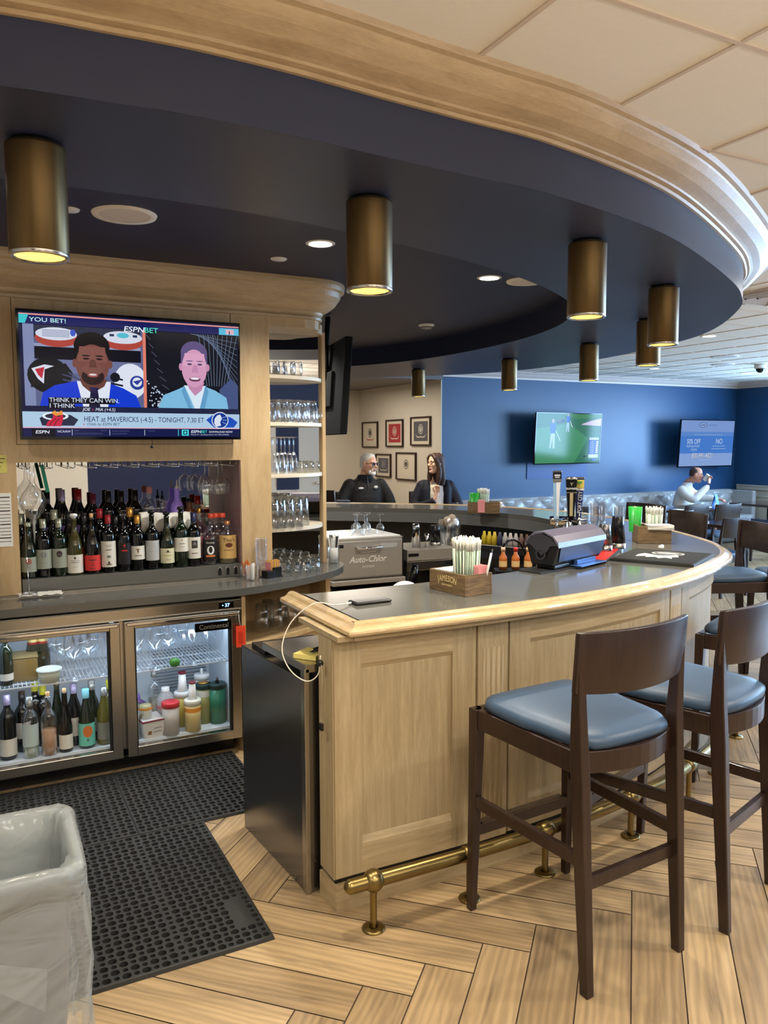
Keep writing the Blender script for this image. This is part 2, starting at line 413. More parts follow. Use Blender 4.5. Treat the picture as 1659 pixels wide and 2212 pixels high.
# cornice of the dining room, wainscot at the far right
b = MB().use(mat('white_cornice_paint', (214, 200, 190), 0.5))
prof = [(0, 2.60), (0.02, 2.60), (0.025, 2.625), (0.06, 2.645), (0.095, 2.678), (0.12, 2.684), (0.13, 2.695), (0.13, CEIL), (0, CEIL)]
b.sweep([(NX-0.1, WY-0.001), (WX-0.001, WY-0.001), (WX-0.001, -3.1)], prof)
struct(b.build('trim_1'))
wp = mat('grey_cream_wainscot', (188, 184, 172), 0.5)
b = MB().use(wp).box(WX-0.025, WX-0.001, 8.05, WY-0.1, 0.0, 0.86).box(WX-0.05, WX-0.001, 8.05, WY-0.1, 0.86, 0.92).box(WX-0.06, WX-0.001, 8.05, WY-0.1, 0.92, 0.94)
for y in (8.2, 8.75): b.box(WX-0.035, WX-0.001, y, y+0.45, 0.2, 0.22).box(WX-0.035, WX-0.001, y, y+0.45, 0.74, 0.76).box(WX-0.035, WX-0.001, y, y+0.02, 0.2, 0.76).box(WX-0.035, WX-0.001, y+0.43, y+0.45, 0.2, 0.76)
struct(b.build('trim_2'))
# lower dark ceiling over the alcove
b = MB().use(mat('grey_alcove_ceiling', (112, 108, 108), 0.6)).box(-3, NX, WY-0.02, NY, 2.56, 2.62); b.box(-3, NX, WY-0.05, WY-0.02, 2.55, CEIL); struct(b.build('ceiling_alcove'))

# ------------------------------------------------------------------ navy soffit ring over the bar
SO = 0.939
outer = [(-0.85, 2.14), (-0.3, 2.02), (0.083, 1.955), (0.3, 1.935), (0.5, 1.922), (0.76, 1.930), (1.02, 1.956), (1.29, 1.977), (1.64, 2.008), (2.183, 2.144), (2.641, 2.335), (3.295, 2.68), (3.66, 2.918), (3.963, 3.17), (4.394, 3.646), (4.70, 4.08), (4.90, 4.52), (5.04, 4.95), (5.2, 5.64), (5.27, 6.3), (5.2, 7.0), (4.95, 7.6), (4.5, 8.15), (3.8, 8.65), (2.9, 9.05), (1.9, 9.3), (0.5, 9.42), (-1.0, 9.42)]
outer = spline(outer, 5)
in_px = [(-0.9, 2.95), (-0.3, 2.83), (0.11, 2.79), (0.45, 2.775), (0.8, 2.785), (1.15, 2.83), (1.55, 2.93), (2.0, 3.07), (2.5, 3.28), (3.0, 3.58), (3.35, 3.9), (3.65, 4.35), (3.85, 4.9), (3.96, 5.5), (4.0, 6.1), (3.97, 6.7), (3.84, 7.3), (3.55, 7.85), (3.0, 8.4), (2.2, 8.8), (1.2, 9.0), (0, 9.1), (-1.0, 9.1)]
inner = spline([(x*SO, y*SO) for x, y in in_px], 5)
SZ = 2.45; SI = 2.61; SW = 2.597
b = MB().use(navy)
def ribbon(b, A, za, B, zb, m):
    """strip between two 3-D polylines resampled to the same count"""
    n = 120
    def rs(P):
        L_ = [0]
        for i in range(1, len(P)): L_.append(L_[-1]+(Vector(P[i])-Vector(P[i-1])).length)
        out = []
        j = 0
        for i in range(n+1):
            d = L_[-1]*i/n
            while j < len(P)-2 and L_[j+1] < d: j += 1
            t = (d-L_[j])/max(L_[j+1]-L_[j], 1e-9); out.append(Vector(P[j]).lerp(Vector(P[j+1]), t))
        return out
    a = rs(A); c = rs(B); vs = [(p.x, p.y, za) for p in a]+[(p.x, p.y, zb) for p in c]
    b.use(m).add(vs, [(i, i+1, n+2+i, n+1+i) for i in range(n)], True)
# underside, outer face, inner face, raised inner ceiling
ribbon(b, outer, SZ, inner, SZ, navy)
o = b.build('soffit_underside', recalc=False)
bm = bmesh.new(); bm.from_mesh(o.data)
for f in bm.faces:
    f.normal_update()
    if f.normal.z > 0: f.normal_flip()
bm.to_mesh(o.data); bm.free()
o.name = 'ceiling_soffit'; struct(o)
b = MB().use(navy); k = len(outer)
b.add([(x, y, SZ) for x, y in outer]+[(x, y, CEIL) for x, y in outer], [(i, i+1, k+i+1, k+i) for i in range(k-1)], True)
q = b.build('outer_face', o, recalc=False)
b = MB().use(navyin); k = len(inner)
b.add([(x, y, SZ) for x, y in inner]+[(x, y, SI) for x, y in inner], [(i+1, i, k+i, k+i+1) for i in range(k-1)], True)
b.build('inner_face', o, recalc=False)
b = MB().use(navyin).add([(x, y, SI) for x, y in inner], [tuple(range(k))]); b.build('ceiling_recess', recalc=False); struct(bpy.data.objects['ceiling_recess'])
# maple crown moulding round the soffit
prof = [(0.0, SW), (-0.012, SW), (-0.018, SW+0.008), (-0.014, SW+0.013), (-0.03, SW+0.016), (-0.034, SW+0.022), (-0.046, SW+0.027), (-0.080, SW+0.038), (-0.115, SW+0.058), (-0.135, SW+0.078), (-0.139, SW+0.084), (-0.155, SW+0.088), (-0.162, CEIL), (0, CEIL)]
b = MB().use(crownw).sweep(outer, [(-n_, z) for n_, z in prof]); o = b.build('soffit_crown_moulding'); tag(o, 'curved maple crown moulding around the top of the navy bar soffit', 'moulding')
# ------------------------------------------------------------------ BAR COUNTER
bar_pts = [(1.098, 3.06), (1.098, 2.375), (1.45, 2.37), (1.8, 2.375), (2.24, 2.41), (2.71, 2.50), (3.08, 2.63), (3.42, 2.785), (3.73, 2.97), (4.02, 3.26), (4.22, 3.60), (4.42, 4.03), (4.60, 4.5), (4.72, 4.95), (4.77, 5.35), (4.71, 5.8), (4.53, 6.28), (4.27, 6.7), (3.85, 7.12), (3.3, 7.55), (2.6, 7.9), (1.9, 7.98)]
outline = [bar_pts[0], bar_pts[1]]+spline(bar_pts[1:], 6)[1:]      # sharp corner at the open end, then the long curve
front = outline[1:]
BT = 1.06
bar = thing('bar_counter', 'long curved oak bar counter with grey top and rounded maple rail', 'bar counter', (1.11, 2.385, 0))
B0 = T(-1.11, -2.385, 0)
inn = offset(front, -0.62)     # inner (bartender) edge lies to the LEFT of travel
inn = [p for p in inn]; inn[0] = (1.098, 3.06)
# keep the inner edge from folding near the corner
edge_l = [(x, y) for x, y in offset(front, -0.065)]; edge_l[0] = (1.175, 2.43)
b = MB().at(B0).use(graytop)
k = len(front); inn = [(1.18, 3.03)]+[(max(p[0], 1.18+0.003*(i_+1)), p[1]) for i_, p in enumerate(inn[1:])]
vs = [(x, y, BT) for x, y in edge_l]+[(x, y, BT) for x, y in inn]; vs += [(x, y, BT-0.04) for x, y in edge_l]+[(x, y, BT-0.04) for x, y in inn]
fs = [(i, i+1, k+i+1, k+i) for i in range(k-1)]+[(2*k+i, 3*k+i, 3*k+i+1, 2*k+i+1) for i in range(k-1)]
fs += [(k+i, k+i+1, 3*k+i+1, 3*k+i) for i in range(k-1)]+[(i+1, i, 2*k+i, 2*k+i+1) for i in range(k-1)]+[(0, k, 3*k, 2*k), (k-1, 2*k-1, 4*k-1, 3*k-1)]
b.add(vs, fs); b.build('countertop', bar)
# inner dark fascia below the bartender's edge and the die wall
b = MB().at(B0).use(mat('dark_fascia_laminate', (104, 106, 106), 0.35))
b.sweep(inn[1:], [(0.0, 0.93), (0.0, BT-0.04), (0.02, BT-0.04), (0.02, 0.93)]); b.build('inner_fascia', bar)
# rail moulding: right of travel is outward
prof = [(-0.066, 1.020), (-0.068, BT), (-0.066, 1.063), (-0.056, 1.066), (-0.044, 1.065), (-0.036, 1.060), (-0.029, 1.051), (-0.020, 1.045), (-0.010, 1.044), (-0.002, 1.040), (0.0, 1.033), (-0.002, 1.026), (-0.010, 1.021), (-0.02, 1.019)]
b = MB().at(B0).use(trimw).sweep(outline, prof); b.build('rail_moulding', bar)
b = MB().at(B0).use(pale_h).sweep(outline, [(-0.14, 1.0), (-0.14, 1.019), (-0.035, 1.019), (-0.035, 1.0)]); b.build('apron', bar)
# front face
face = offset(front, -0.107); face[0] = (1.082, 2.48)
b = MB().at(B0).use(pale)
b.sweep(face, [(0, 0.118), (0, 1.0), (-0.12, 1.0), (-0.12, 0.118)])
b.build('front_panelling', bar)
b = MB().at(B0).use(toekick).sweep([(1.085, 2.6)]+[(x, y) for x, y in face], [(-0.004, 0.10), (-0.004, 0.125), (-0.1, 0.125), (-0.1, 0.10)]); b.build('toe_strip', bar)  # black strip between panelling and plinth
b = MB().at(B0).use(pale_h).sweep([(1.074, 2.6)]+[(x, y) for x, y in offset(face, 0.012)], [(0, 0.0), (0, 0.10), (-0.1, 0.10), (-0.1, 0.0)]); b.build('plinth', bar)
# raised stiles and rails of each panel, fluted pilasters between
L_ = [0]
for i in range(1, len(face)): L_.append(L_[-1]+math.dist(face[i], face[i-1]))
def along(d):
    j = 0
    while j < len(face)-2 and L_[j+1] < d: j += 1
    t = (d-L_[j])/(L_[j+1]-L_[j]); p = Vector(face[j]).lerp(Vector(face[j+1]), t); q = (Vector(face[j+1])-Vector(face[j])).normalized()
    return p, math.atan2(q.y, q.x)
def strip(b, d0, d1, n0, n1, z0, z1, seg=None):
    """a bent board from distance d0 to d1 along the face"""
    seg = seg or max(1, int((d1-d0)/0.12)); pts = [tuple(along(d0+(d1-d0)*i/seg)[0]) for i in range(seg+1)]
    b.sweep(pts, [(n1, z0), (n1, z1), (n0, z1), (n0, z0)])
def panel(d0, d1):
    b = MB().at(B0).use(pale)
    strip(b, d0, d0+0.105, 0, 0.012, 0.125, 1.0); strip(b, d1-0.105, d1, 0, 0.012, 0.125, 1.0)
    b.use(pale_h); strip(b, d0+0.105, d1-0.105, 0, 0.012, 0.90, 1.0); strip(b, d0+0.105, d1-0.105, 0, 0.012, 0.125, 0.235)
    # bevelled inner edge
    seg = max(1, int((d1-d0)/0.12)); a0, a1 = d0+0.105, d1-0.105
    pts = [tuple(along(a0+(a1-a0)*i/seg)[0]) for i in range(seg+1)]
    b.sweep(pts, [(0.012, 0.90), (0.0, 0.90), (0.0, 0.88)]); b.sweep(pts, [(0.012, 0.235), (0.0, 0.26), (0.0, 0.235)])
    b.build('panel_frame', bar, bev=0.002)
def pilaster(d0, d1):
    b = MB().at(B0).use(pale); strip(b, d0, d1, 0, 0.014, 0.118, 0.985, 1)
    wv = (d1-d0)/6.0
    ob = b.build('pilaster', bar, bev=0.003)
    b = MB().at(B0).use(mat('flute_shadow_oak', (176, 146, 102), 0.5))
    for i in range(4):
        c = d0+wv*(1.5+i); p, a = along(c); n = Vector((math.sin(a), -math.cos(a))); q = p+n*0.0125
        # raised beads either side of each flute
        for s in (-1, 1):
            qq = q+Vector((math.cos(a), math.sin(a)))*s*wv*0.36
            b.tube([(qq.x, qq.y, 0.2), (qq.x, qq.y, 0.89)], 0.0045, 6)
    b.cur = 0; b.mats = [pale]
    b.build('flute', ob)
panel(0.0, 0.59); pilaster(0.60, 0.745); d = 0.755
for wd, pw in ((1.1, 0.16), (1.0, 0.16), (1.0, 0.16), (1.0, 0.16), (1.0, 0.16), (1.0, 0.16)):
    if d+wd+pw > L_[-1]-0.2: break
    panel(d, d+wd); pilaster(d+wd+0.01, d+wd+pw-0.01); d += wd+pw
# open end: oak end board
MB().at(B0).use(pale).box(1.078, 1.092, 2.478, 2.60, 0.118, 1.0).box(1.072, 1.16, 2.415, 2.78, 1.0005, 1.0185).build('end_board', bar)
# foot rail
rp = offset(face, 0.155); rail_path = []
acc = 0
rail_pts = [(x, y) for x, y in rp if x > 1.12 or y > 3][:70]; ry_ = rail_pts[0][1]; rail_pts = [(1.075, ry_)]+rail_pts
rail = thing('foot_rail', 'aged brass foot rail on round floor posts along the bar front', 'foot rail', (1.16, 2.29, 0))
RM = T(-1.16, -2.29, 0); zr = 0.175
b = MB().at(RM).use(brass).tube([(x, y, zr) for x, y in rail_pts], 0.0255, 16, caps=False); b.sphere((1.075, ry_, zr), 0.0255, 16, 10); b.build('rail_tube', rail)
rl = [0]
for i in range(1, len(rail_pts)): rl.append(rl[-1]+math.dist(rail_pts[i], rail_pts[i-1]))
def ralong(d):
    j = 0
    while j < len(rail_pts)-2 and rl[j+1] < d: j += 1
    t = (d-rl[j])/(rl[j+1]-rl[j]); return Vector(rail_pts[j]).lerp(Vector(rail_pts[j+1]), t), (Vector(rail_pts[j+1])-Vector(rail_pts[j])).normalized()
for d in (0.085, 0.48, 0.84, 1.35, 1.85, 2.25, 2.85, 3.5, 4.2, 5.0):
    if d > rl[-1]: break
    p, t = ralong(d); t3 = Vector((t.x, t.y, 0))
    b = MB().at(RM).use(brass); c = Vector((p.x, p.y, zr))
    if d < 0.2: b.sphere(tuple(c), 0.039, 18, 12)
    b.tube([c-t3*0.028, c-t3*0.02, c+t3*0.02, c+t3*0.028], [0.027, 0.0315, 0.0315, 0.027], 16)
    b.tube([(p.x, p.y, 0.012), (p.x, p.y, 0.03), (p.x, p.y, zr-0.035), (p.x, p.y, zr-0.02)], [0.017, 0.0125, 0.0125, 0.018], 14)
    o = b.build('post', rail)
    b = MB().at(RM).use(brass).lathe([(0.041, 0.0), (0.041, 0.004), (0.036, 0.008), (0.016, 0.011)], 24, (p.x, p.y, 0)); b.build('floor_flange', o)

# under-bar steel cabinet at the open end
sc_ = thing('steel_underbar_cabinet', 'dark stainless steel cabinet side standing behind the end of the bar', 'cabinet', (1.2, 2.93, 0))
M0 = T(-1.2, -2.93, 0)
b = MB().at(M0).use(steeld).box(1.02, 1.6, 2.63, 3.2, 0.0, 0.83); b.v = b.v
# the long side leans with the cabinet's plan: slightly turned
b = MB().at(M0).use(steeld).prism([(1.035, 2.63), (1.6, 2.63), (1.6, 3.24), (0.985, 3.24)], 0.0, 0.815); b.build('body', sc_, bev=0.003)
b = MB().at(M0).use(steel).prism([(1.035, 2.62), (1.58, 2.62), (1.58, 3.02), (1.005, 3.02)], 0.845, 0.875).prism([(1.03, 2.62), (1.05, 2.62), (1.05, 2.66), (1.03, 2.66)], 0.0, 0.86); b.build('worktop', sc_, bev=0.002)
MB().at(M0).use(black).box(1.02, 1.3, 3.03, 3.2, 0.815, 0.832).build('tray', sc_)
MB().at(M0).use(mat('dark_gap', (24, 22, 20), 0.6)).box(1.09, 1.16, 2.605, 2.63, 0.0, 0.93).build('filler_strip', sc_)

# ------------------------------------------------------------------ BACK BAR
CH = 0.914; YW = 4.37
bw = thing('back_bar_cabinet', 'tall pale oak back bar with bottle recess and glass shelf bay', 'cabinet', (0.76, YW, 0))
M0 = T(-0.76, -YW, 0)
panelw = wood('pale_maple_veneer', (186, 156, 112), (206, 178, 134), (9, 9, 1.1), 0.42, 2.0)
xl, xr, zt = 0.184, 1.345, 1.585; xb = 1.527
b = MB().at(M0).use(panelw)
b.box(-2.2, xl, YW, YW+0.40, CH+0.001, SI-0.001); b.box(xr, xb, YW, YW+0.40, CH+0.001, SI-0.001); b.box(xl, xr, YW, YW+0.40, zt, SI-0.001); b.box(xl, xr, YW+0.36, YW+0.40, CH+0.001, zt)
b.build('front_panel', bw)
# flush TV access panel outline
line = mat('panel_joint', (70, 56, 40), 0.7)
b = MB().at(M0).use(line)
a0, a1, c0, c1 = 0.19, 1.30, 1.675, 2.40
for x0, x1, zz0, zz1 in ((a0, a1, c1, c1+0.003), (a0, a1, c0, c0+0.003), (a0, a0+0.003, c0, c1), (a1, a1+0.003, c0, c1)): b.box(x0, x1, YW-0.0008, YW, zz0, zz1)
b.build('access_panel_joint', bw)
MB().at(M0).use(mirror).box(xl, xr, YW+0.352, YW+0.36, 0.95, zt).build('recess_mirror', bw)
MB().at(M0).use(mat('plum_tinted_laminate', (150, 120, 122), 0.45)).box(xr-0.004, xr, YW+0.01, YW+0.352, CH+0.001, zt-0.001).build('recess_lining', bw)
# glass shelf bay
MY = 4.66
b = MB().at(M0).use(mirror).box(xb, 1.975, MY, MY+0.006, CH+0.001, 2.36); b.build('bay_mirror', bw)
b = MB().at(M0).use(panelw).box(1.963, 1.985, MY-0.03, MY+0.14, CH+0.001, 2.37).box(xb, 1.975, MY+0.006, MY+0.14, CH+0.001, 2.4).box(xb, 1.90, MY-0.16, MY+0.14, 2.37, SI-0.001); b.build('end_post', bw)
shelfw = mat('bleached_shelf_wood', (214, 200, 176), 0.4)
for i, z in enumerate((2.055, 1.78, 1.475, 1.155)):
    pts = [(xb+0.001, MY)]+[(xb+0.001+0.428*math.sin(t), MY-0.27*math.cos(t)) for t in [R(a) for a in range(0, 86, 6)]]+[(1.962, MY)]
    pts = [(x, y) for x, y in pts]
    MB().at(M0).use(shelfw).prism(pts, z, z+0.022).build('shelf', bw, bev=0.002)
# crown of the back bar, wrapping the rounded end
cp = [(-2.2, YW), (1.60, YW), (1.75, YW), (1.82, YW+0.015), (1.865, YW+0.06), (1.88, YW+0.13), (1.88, YW+0.43)]
prof = [(-0.25, 2.40), (0.0, 2.40), (0.012, 2.402), (0.014, 2.416), (0.006, 2.425), (0.016, 2.432), (0.02, 2.445), (0.05, 2.46), (0.09, 2.49), (0.12, 2.53), (0.128, 2.56), (0.145, 2.566), (0.15, 2.59), (0.15, SI), (-0.25, SI)]
cpts = [cp[0]]+spline(cp[1:], 5)
b = MB().at(M0).use(crownw).sweep(cpts, [(n_, z) for n_, z in prof if n_ >= 0]+[(-0.02, SI), (-0.02, 2.40)]); b.build('crown', bw)
# top filler under the crown above the bay
MB().at(M0).use(panelw).prism([(xb, YW), (1.75, YW+0.002), (1.82, YW+0.02), (1.86, YW+0.06), (1.875, YW+0.13), (1.962, MY-0.04), (1.975, MY), (xb, MY)], 2.35, 2.41).build('bay_header', bw)

# worktop
wt = thing('back_bar_worktop', 'grey back bar worktop with a rounded right end', 'worktop', (0.76, 4.2, CH))
M1 = T(-0.76, -4.2, -CH)
edge = [(-2.2, 4.01), (1.16, 4.01), (1.30, 4.03), (1.46, 4.085), (1.64, 4.16), (1.80, 4.25), (1.94, 4.36), (2.03, 4.47), (2.075, 4.58), (2.08, 4.68), (2.06, 4.80)]
e2 = [edge[0]]+spline(edge[1:], 4)
b = MB().at(M1).use(graytop).prism(e2+[(-2.2, 4.80)], CH-0.042, CH); b.build('slab', wt, bev=0.002)
b = MB().at(M1).use(steel)
for y, h in ((4.345, 0.004),): b.box(xl+0.01, xr-0.01, y, y+0.02, CH, CH+h)
b.box(-0.3, xr, 4.27, 4.276, CH, CH+0.002); b.box(-0.3, xr, 4.30, 4.304, CH, CH+0.002); b.build('drain_groove', wt)
ld = thing('bottle_riser', 'two-step grey steel riser holding the wine bottles in the recess', 'shelf', (0.76, 4.4, CH+0.001))
M2 = T(-0.76, -4.4, -CH-0.001)
b = MB().at(M2).use(mat('grey_steel_riser', (118, 118, 114), 0.3, 0.6)).box(xl+0.006, xr-0.006, 4.385, YW+0.35, CH+0.001, 0.988); b.build('lower_step', ld, bev=0.002)
MB().at(M2).use(mat('grey_steel_riser', None)).box(xl+0.006, xr-0.006, 4.58, YW+0.35, 0.988, 1.10).build('upper_step', ld)
# three coat-hook shaped cut-outs at the right of the riser
b = MB().at(M2).use(chrome)
for x in (1.215, 1.262, 1.309):
    b.tube([(x-0.011, 4.381, 0.93), (x-0.011, 4.381, 0.965), (x-0.006, 4.380, 0.974), (x, 4.380, 0.977), (x+0.006, 4.380, 0.974), (x+0.011, 4.381, 0.965), (x+0.011, 4.381, 0.93)], 0.0022, 6)
b.use(black)
for x in (1.215, 1.262, 1.309): b.box(x-0.009, x+0.009, 4.3835, 4.385, 0.928, 0.968)
b.build('vent_slot', ld)

# ------------------------------------------------------------------ glass-door cooler
FYc = 4.05
fr = thing('glass_door_cooler', 'stainless two-door glass front bar cooler under the back worktop', 'refrigerator', (0.62, 4.3, 0))
M3 = T(-0.62, -4.3, 0)
fx0, fx1 = -0.03, 1.235; zb, ztp = 0.09, 0.85
inner_w = mat('cooler_liner', (206, 216, 224), 0.45)
b = MB().at(M3).use(steel).box(fx0, fx1, FYc+0.03, FYc+0.035, 0.795, ztp).box(fx0, fx0+0.02, FYc+0.02, 4.62, zb, ztp).box(fx1-0.02, fx1, FYc+0.02, 4.62, zb, ztp).box(fx0, fx1, 4.60, 4.62, zb, ztp).box(fx0, fx1, FYc+0.02, 4.62, zb, zb+0.04).box(fx0, fx1, FYc+0.02, 4.62, 0.80, ztp)
b.box(0.585, 0.645, FYc+0.02, FYc+0.05, zb, ztp).box(fx0, fx1, FYc, FYc+0.03, 0.80, ztp).box(fx0, fx1, FYc-0.008, FYc+0.01, 0.795, 0.802)
b.build('housing', fr, bev=0.002)
b = MB().at(M3).use(inner_w).box(fx0+0.021, fx1-0.021, 4.56, 4.598, zb+0.042, 0.798).box(fx0+0.021, fx0+0.05, FYc+0.05, 4.56, zb+0.042, 0.798).box(fx1-0.05, fx1-0.021, FYc+0.05, 4.56, zb+0.042, 0.798).box(fx0+0.05, fx1-0.05, FYc+0.05, 4.56, zb+0.042, zb+0.056).box(fx0+0.05, fx1-0.05, FYc+0.05, 4.56, 0.785, 0.798)
b.build('liner', fr)
b = MB().at(M3).use(mat('cooler_vent_grey', (150, 160, 168), 0.4, 0.5))
for i in range(14): b.box(0.86, fx1-0.07, 4.55, 4.558, 0.24+i*0.019, 0.247+i*0.019)
b.build('evaporator_grille', fr)
b = MB().at(M3).use(black).box(fx0+0.03, fx1-0.03, FYc+0.09, 4.5, 0.0, zb).build('base', fr)
led = mat('cooler_led', (255, 255, 255), 0.5, emit=(214, 232, 255), es=9)
b = MB().at(M3).use(led).box(fx0+0.07, fx1-0.07, FYc+0.06, FYc+0.072, 0.775, 0.784); b.build('led_strip', fr)
for z in (0.505,):
    b = MB().at(M3).use(mat('coated_wire', (214, 222, 228), 0.35))
    n = 60
    for i in range(n+1):
        x = fx0+0.055+(fx1-fx0-0.11)*i/n
        if 0.60 < x < 0.63: continue
        b.box(x-0.0016, x+0.0016, FYc+0.085, 4.55, z-0.004, z)
    for y in (FYc+0.083, 4.2, 4.35, 4.54): b.box(fx0+0.052, fx1-0.052, y-0.003, y+0.003, z-0.009, z-0.003)
    b.build('wire_shelf', fr)
def cooler_door(x0, x1, name='door'):
    z0, z1 = zb+0.005, 0.79; fw_ = 0.048
    b = MB().at(M3).use(steel)
    b.box(x0, x0+fw_, FYc-0.018, FYc+0.018, z0, z1).box(x1-fw_, x1, FYc-0.018, FYc+0.018, z0, z1).box(x0+fw_, x1-fw_, FYc-0.018, FYc+0.018, z1-fw_+0.01, z1).box(x0+fw_, x1-fw_, FYc-0.018, FYc+0.018, z0, z0+fw_)
    b.use(mat('black_gasket', (26, 28, 30), 0.5)).box(x0+fw_, x0+fw_+0.007, FYc-0.01, FYc+0.01, z0+fw_, z1-fw_+0.01).box(x1-fw_-0.014, x1-fw_, FYc-0.01, FYc+0.01, z0+fw_, z1-fw_+0.01)
    d = b.build(name, fr, bev=0.003)
    MB().at(M3).use(pane).box(x0+fw_, x1-fw_, FYc-0.004, FYc+0.0, z0+fw_, z1-fw_+0.01).build('door_glass', d)
    b = MB().at(M3).use(chrome).box(x0+0.01, x1-0.01, FYc-0.034, FYc-0.018, z1-0.02, z1-0.004); b.build('handle_lip', d, bev=0.004)
    return d
dl = cooler_door(fx0+0.008, 0.606); dr = cooler_door(0.628, fx1-0.012)
dr['label'] = 'right glass door with a black name badge'
b = MB().at(M3).use(blackgl).box(0.982, 1.178, FYc-0.012, FYc-0.005, 0.697, 0.742).use(mat('badge_grey_letters', (150, 150, 146), 0.4)).text('Continental', 0.036, T(1.003, FYc-0.0135, 0.709) @ FRONT, sx=0.92)
b.build('name_badge', dr)
b = MB().at(M3).use(blackgl).box(1.112, 1.192, FYc-0.006, FYc+0.001, 0.808, 0.842).use(mat('blue_led_digits', (120, 180, 255), 0.4, emit=(150, 200, 255), es=2.5)).text('37', 0.026, T(1.144, FYc-0.0075, 0.816) @ FRONT, bold=0.0006)
b.box(1.13, 1.136, FYc-0.0078, FYc-0.0072, 0.822, 0.828)
b.build('temperature_display', fr)
tg = thing('hanging_tag', 'small red-orange tag hanging from the right end of the cooler', 'tag', (1.215, FYc-0.05, 0.60))
b = MB().use(mat('red_orange_tag', (236, 72, 40), 0.5)).box(-0.026, 0.026, -0.001, 0.001, 0.0, 0.115).use(mat('dark_red_print', (160, 36, 24), 0.5))
for i in range(6): b.box(-0.012+i*0.004, -0.0105+i*0.004, -0.0016, -0.001, 0.02, 0.085)
b.build('card', tg, bev=0.004)
MB().use(papr).tube([(0, 0, 0.108), (-0.006, 0.008, 0.15), (0, 0.03, 0.19)], 0.0012, 6).build('string', tg)
# kraft: base cabinet to the right of the cooler
bc = thing('open_base_cabinet', 'curved pale oak base cabinet with an open glass shelf below the worktop end', 'cabinet', (1.6, 4.4, 0))
M4 = T(-1.6, -4.4, 0)
cedge = offset(spline(edge[2:], 4), -0.06)
b = MB().at(M4).use(panelw)
pl_ = [(1.262, 4.08), (1.40, 4.11)]+[p for p in cedge if p[0] > 1.42]+[(2.0, 4.80), (1.262, 4.80)]
b.prism(pl_, 0.565, 0.59).prism(pl_, 0.0, 0.05)
b.box(1.24, 1.262, 4.06, 4.80, 0.0, CH-0.043).box(1.262, 2.0, 4.62, 4.64, 0.05, CH-0.043).box(1.262, 2.0, 4.60, 4.62, 0.05, 0.56)
b.box(1.86, 1.89, 4.36, 4.62, 0.05, CH-0.043)
b.build('carcass', bc)
b = MB().at(M4).use(panelw).prism([(1.262, 4.10), (1.40, 4.13)]+[p for p in offset(cedge, -0.015) if p[0] > 1.42 and p[1] < 4.6]+[(1.9, 4.61), (1.262, 4.61)], 0.05, 0.56); b.build('door_panel', bc)

ep = thing('base_cabinet', 'pale cream base cabinet left of the cooler at the picture edge', 'cabinet', (-1.1, 4.35, 0))
MB().at(T(1.1, -4.35, 0)).use(mat('cream_cabinet_paint', (206, 200, 180), 0.5)).box(-2.15, -0.036, 4.06, 4.62, 0.0, CH-0.044).build('carcass', ep)
b = MB().at(T(1.1, -4.35, 0)).use(mat('cream_cabinet_paint', None))
for x in (-2.1, -1.42, -0.74): MB().at(T(1.1, -4.35, 0)).use(mat('cream_cabinet_paint', None)).box(x, x+0.64, 4.04, 4.0595, 0.1, 0.84).build('door', ep, bev=0.003)
# ------------------------------------------------------------------ television pictures (flat artwork on the screens)
class Scr:
    def __init__(s, W, Hh, es=1.0, rough=0.12): s.b = MB(); s.W = W; s.H = Hh; s.es = es; s.n = 0; s.rough = rough
    def m(s, c): return mat('screen_%d_%d_%d_%d' % (*c, int(s.es*100)), (4, 4, 5), s.rough, spec=0.22, emit=c, es=s.es)
    def lay(s): s.n += 1; return -0.00012*s.n
    def P(s, c, pts):
        y = s.lay(); s.b.use(s.m(c)).add([(u*s.W, y, v*s.H) for u, v in pts], [tuple(range(len(pts)))]); return s
    def Rr(s, c, u0, v0, u1, v1): return s.P(c, [(u0, v0), (u1, v0), (u1, v1), (u0, v1)])
    def E(s, c, cu, cv, ru, rv, a0=0, a1=360, n=22, rot=0):
        pts = []
        for i in range(n+1 if a1-a0 < 360 else n):
            a = R(a0+(a1-a0)*i/n); x = ru*math.cos(a); y = rv*math.sin(a)*s.H/s.W
            xr_ = x*math.cos(R(rot))-y*math.sin(R(rot)); yr_ = (x*math.sin(R(rot))+y*math.cos(R(rot)))*s.W/s.H; pts.append((cu+xr_, cv+yr_))
        return s.P(c, pts)
    def L(s, c, pts, w):
        for i in range(len(pts)-1):
            a = Vector((pts[i][0]*s.W, pts[i][1]*s.H)); b = Vector((pts[i+1][0]*s.W, pts[i+1][1]*s.H)); t = (b-a).normalized(); n = Vector((-t.y, t.x))*w*s.H/2
            s.P(c, [((q.x)/s.W, (q.y)/s.H) for q in (a-n, b-n, b+n, a+n)])
        return s
    def Tx(s, c, t, u, v, size, align='LEFT', bold=0.0, sx=1.0, shear=0.0):
        y = s.lay(); s.b.use(s.m(c)).text(t, size*s.H*1.4, T(u*s.W, y, v*s.H) @ FRONT, align, bold*s.H*0.25, sx, shear); return s
def tv_case(root, W, Hh, depth=0.05, bez=0.012):
    b = MB().use(black).box(-bez, W+bez, 0.002, depth*0.45, -bez*1.3, Hh+bez).box(W*0.15, W*0.85, depth*0.45, depth, Hh*0.12, Hh*0.75); b.build('case', root, bev=0.003)
    b = MB().use(blackgl).box(-bez, 0, -0.003, 0.002, -bez*1.3, Hh+bez).box(W, W+bez, -0.003, 0.002, -bez*1.3, Hh+bez).box(0, W, -0.003, 0.002, Hh, Hh+bez).box(0, W, -0.003, 0.002, -bez*1.3, 0); b.build('bezel', root)

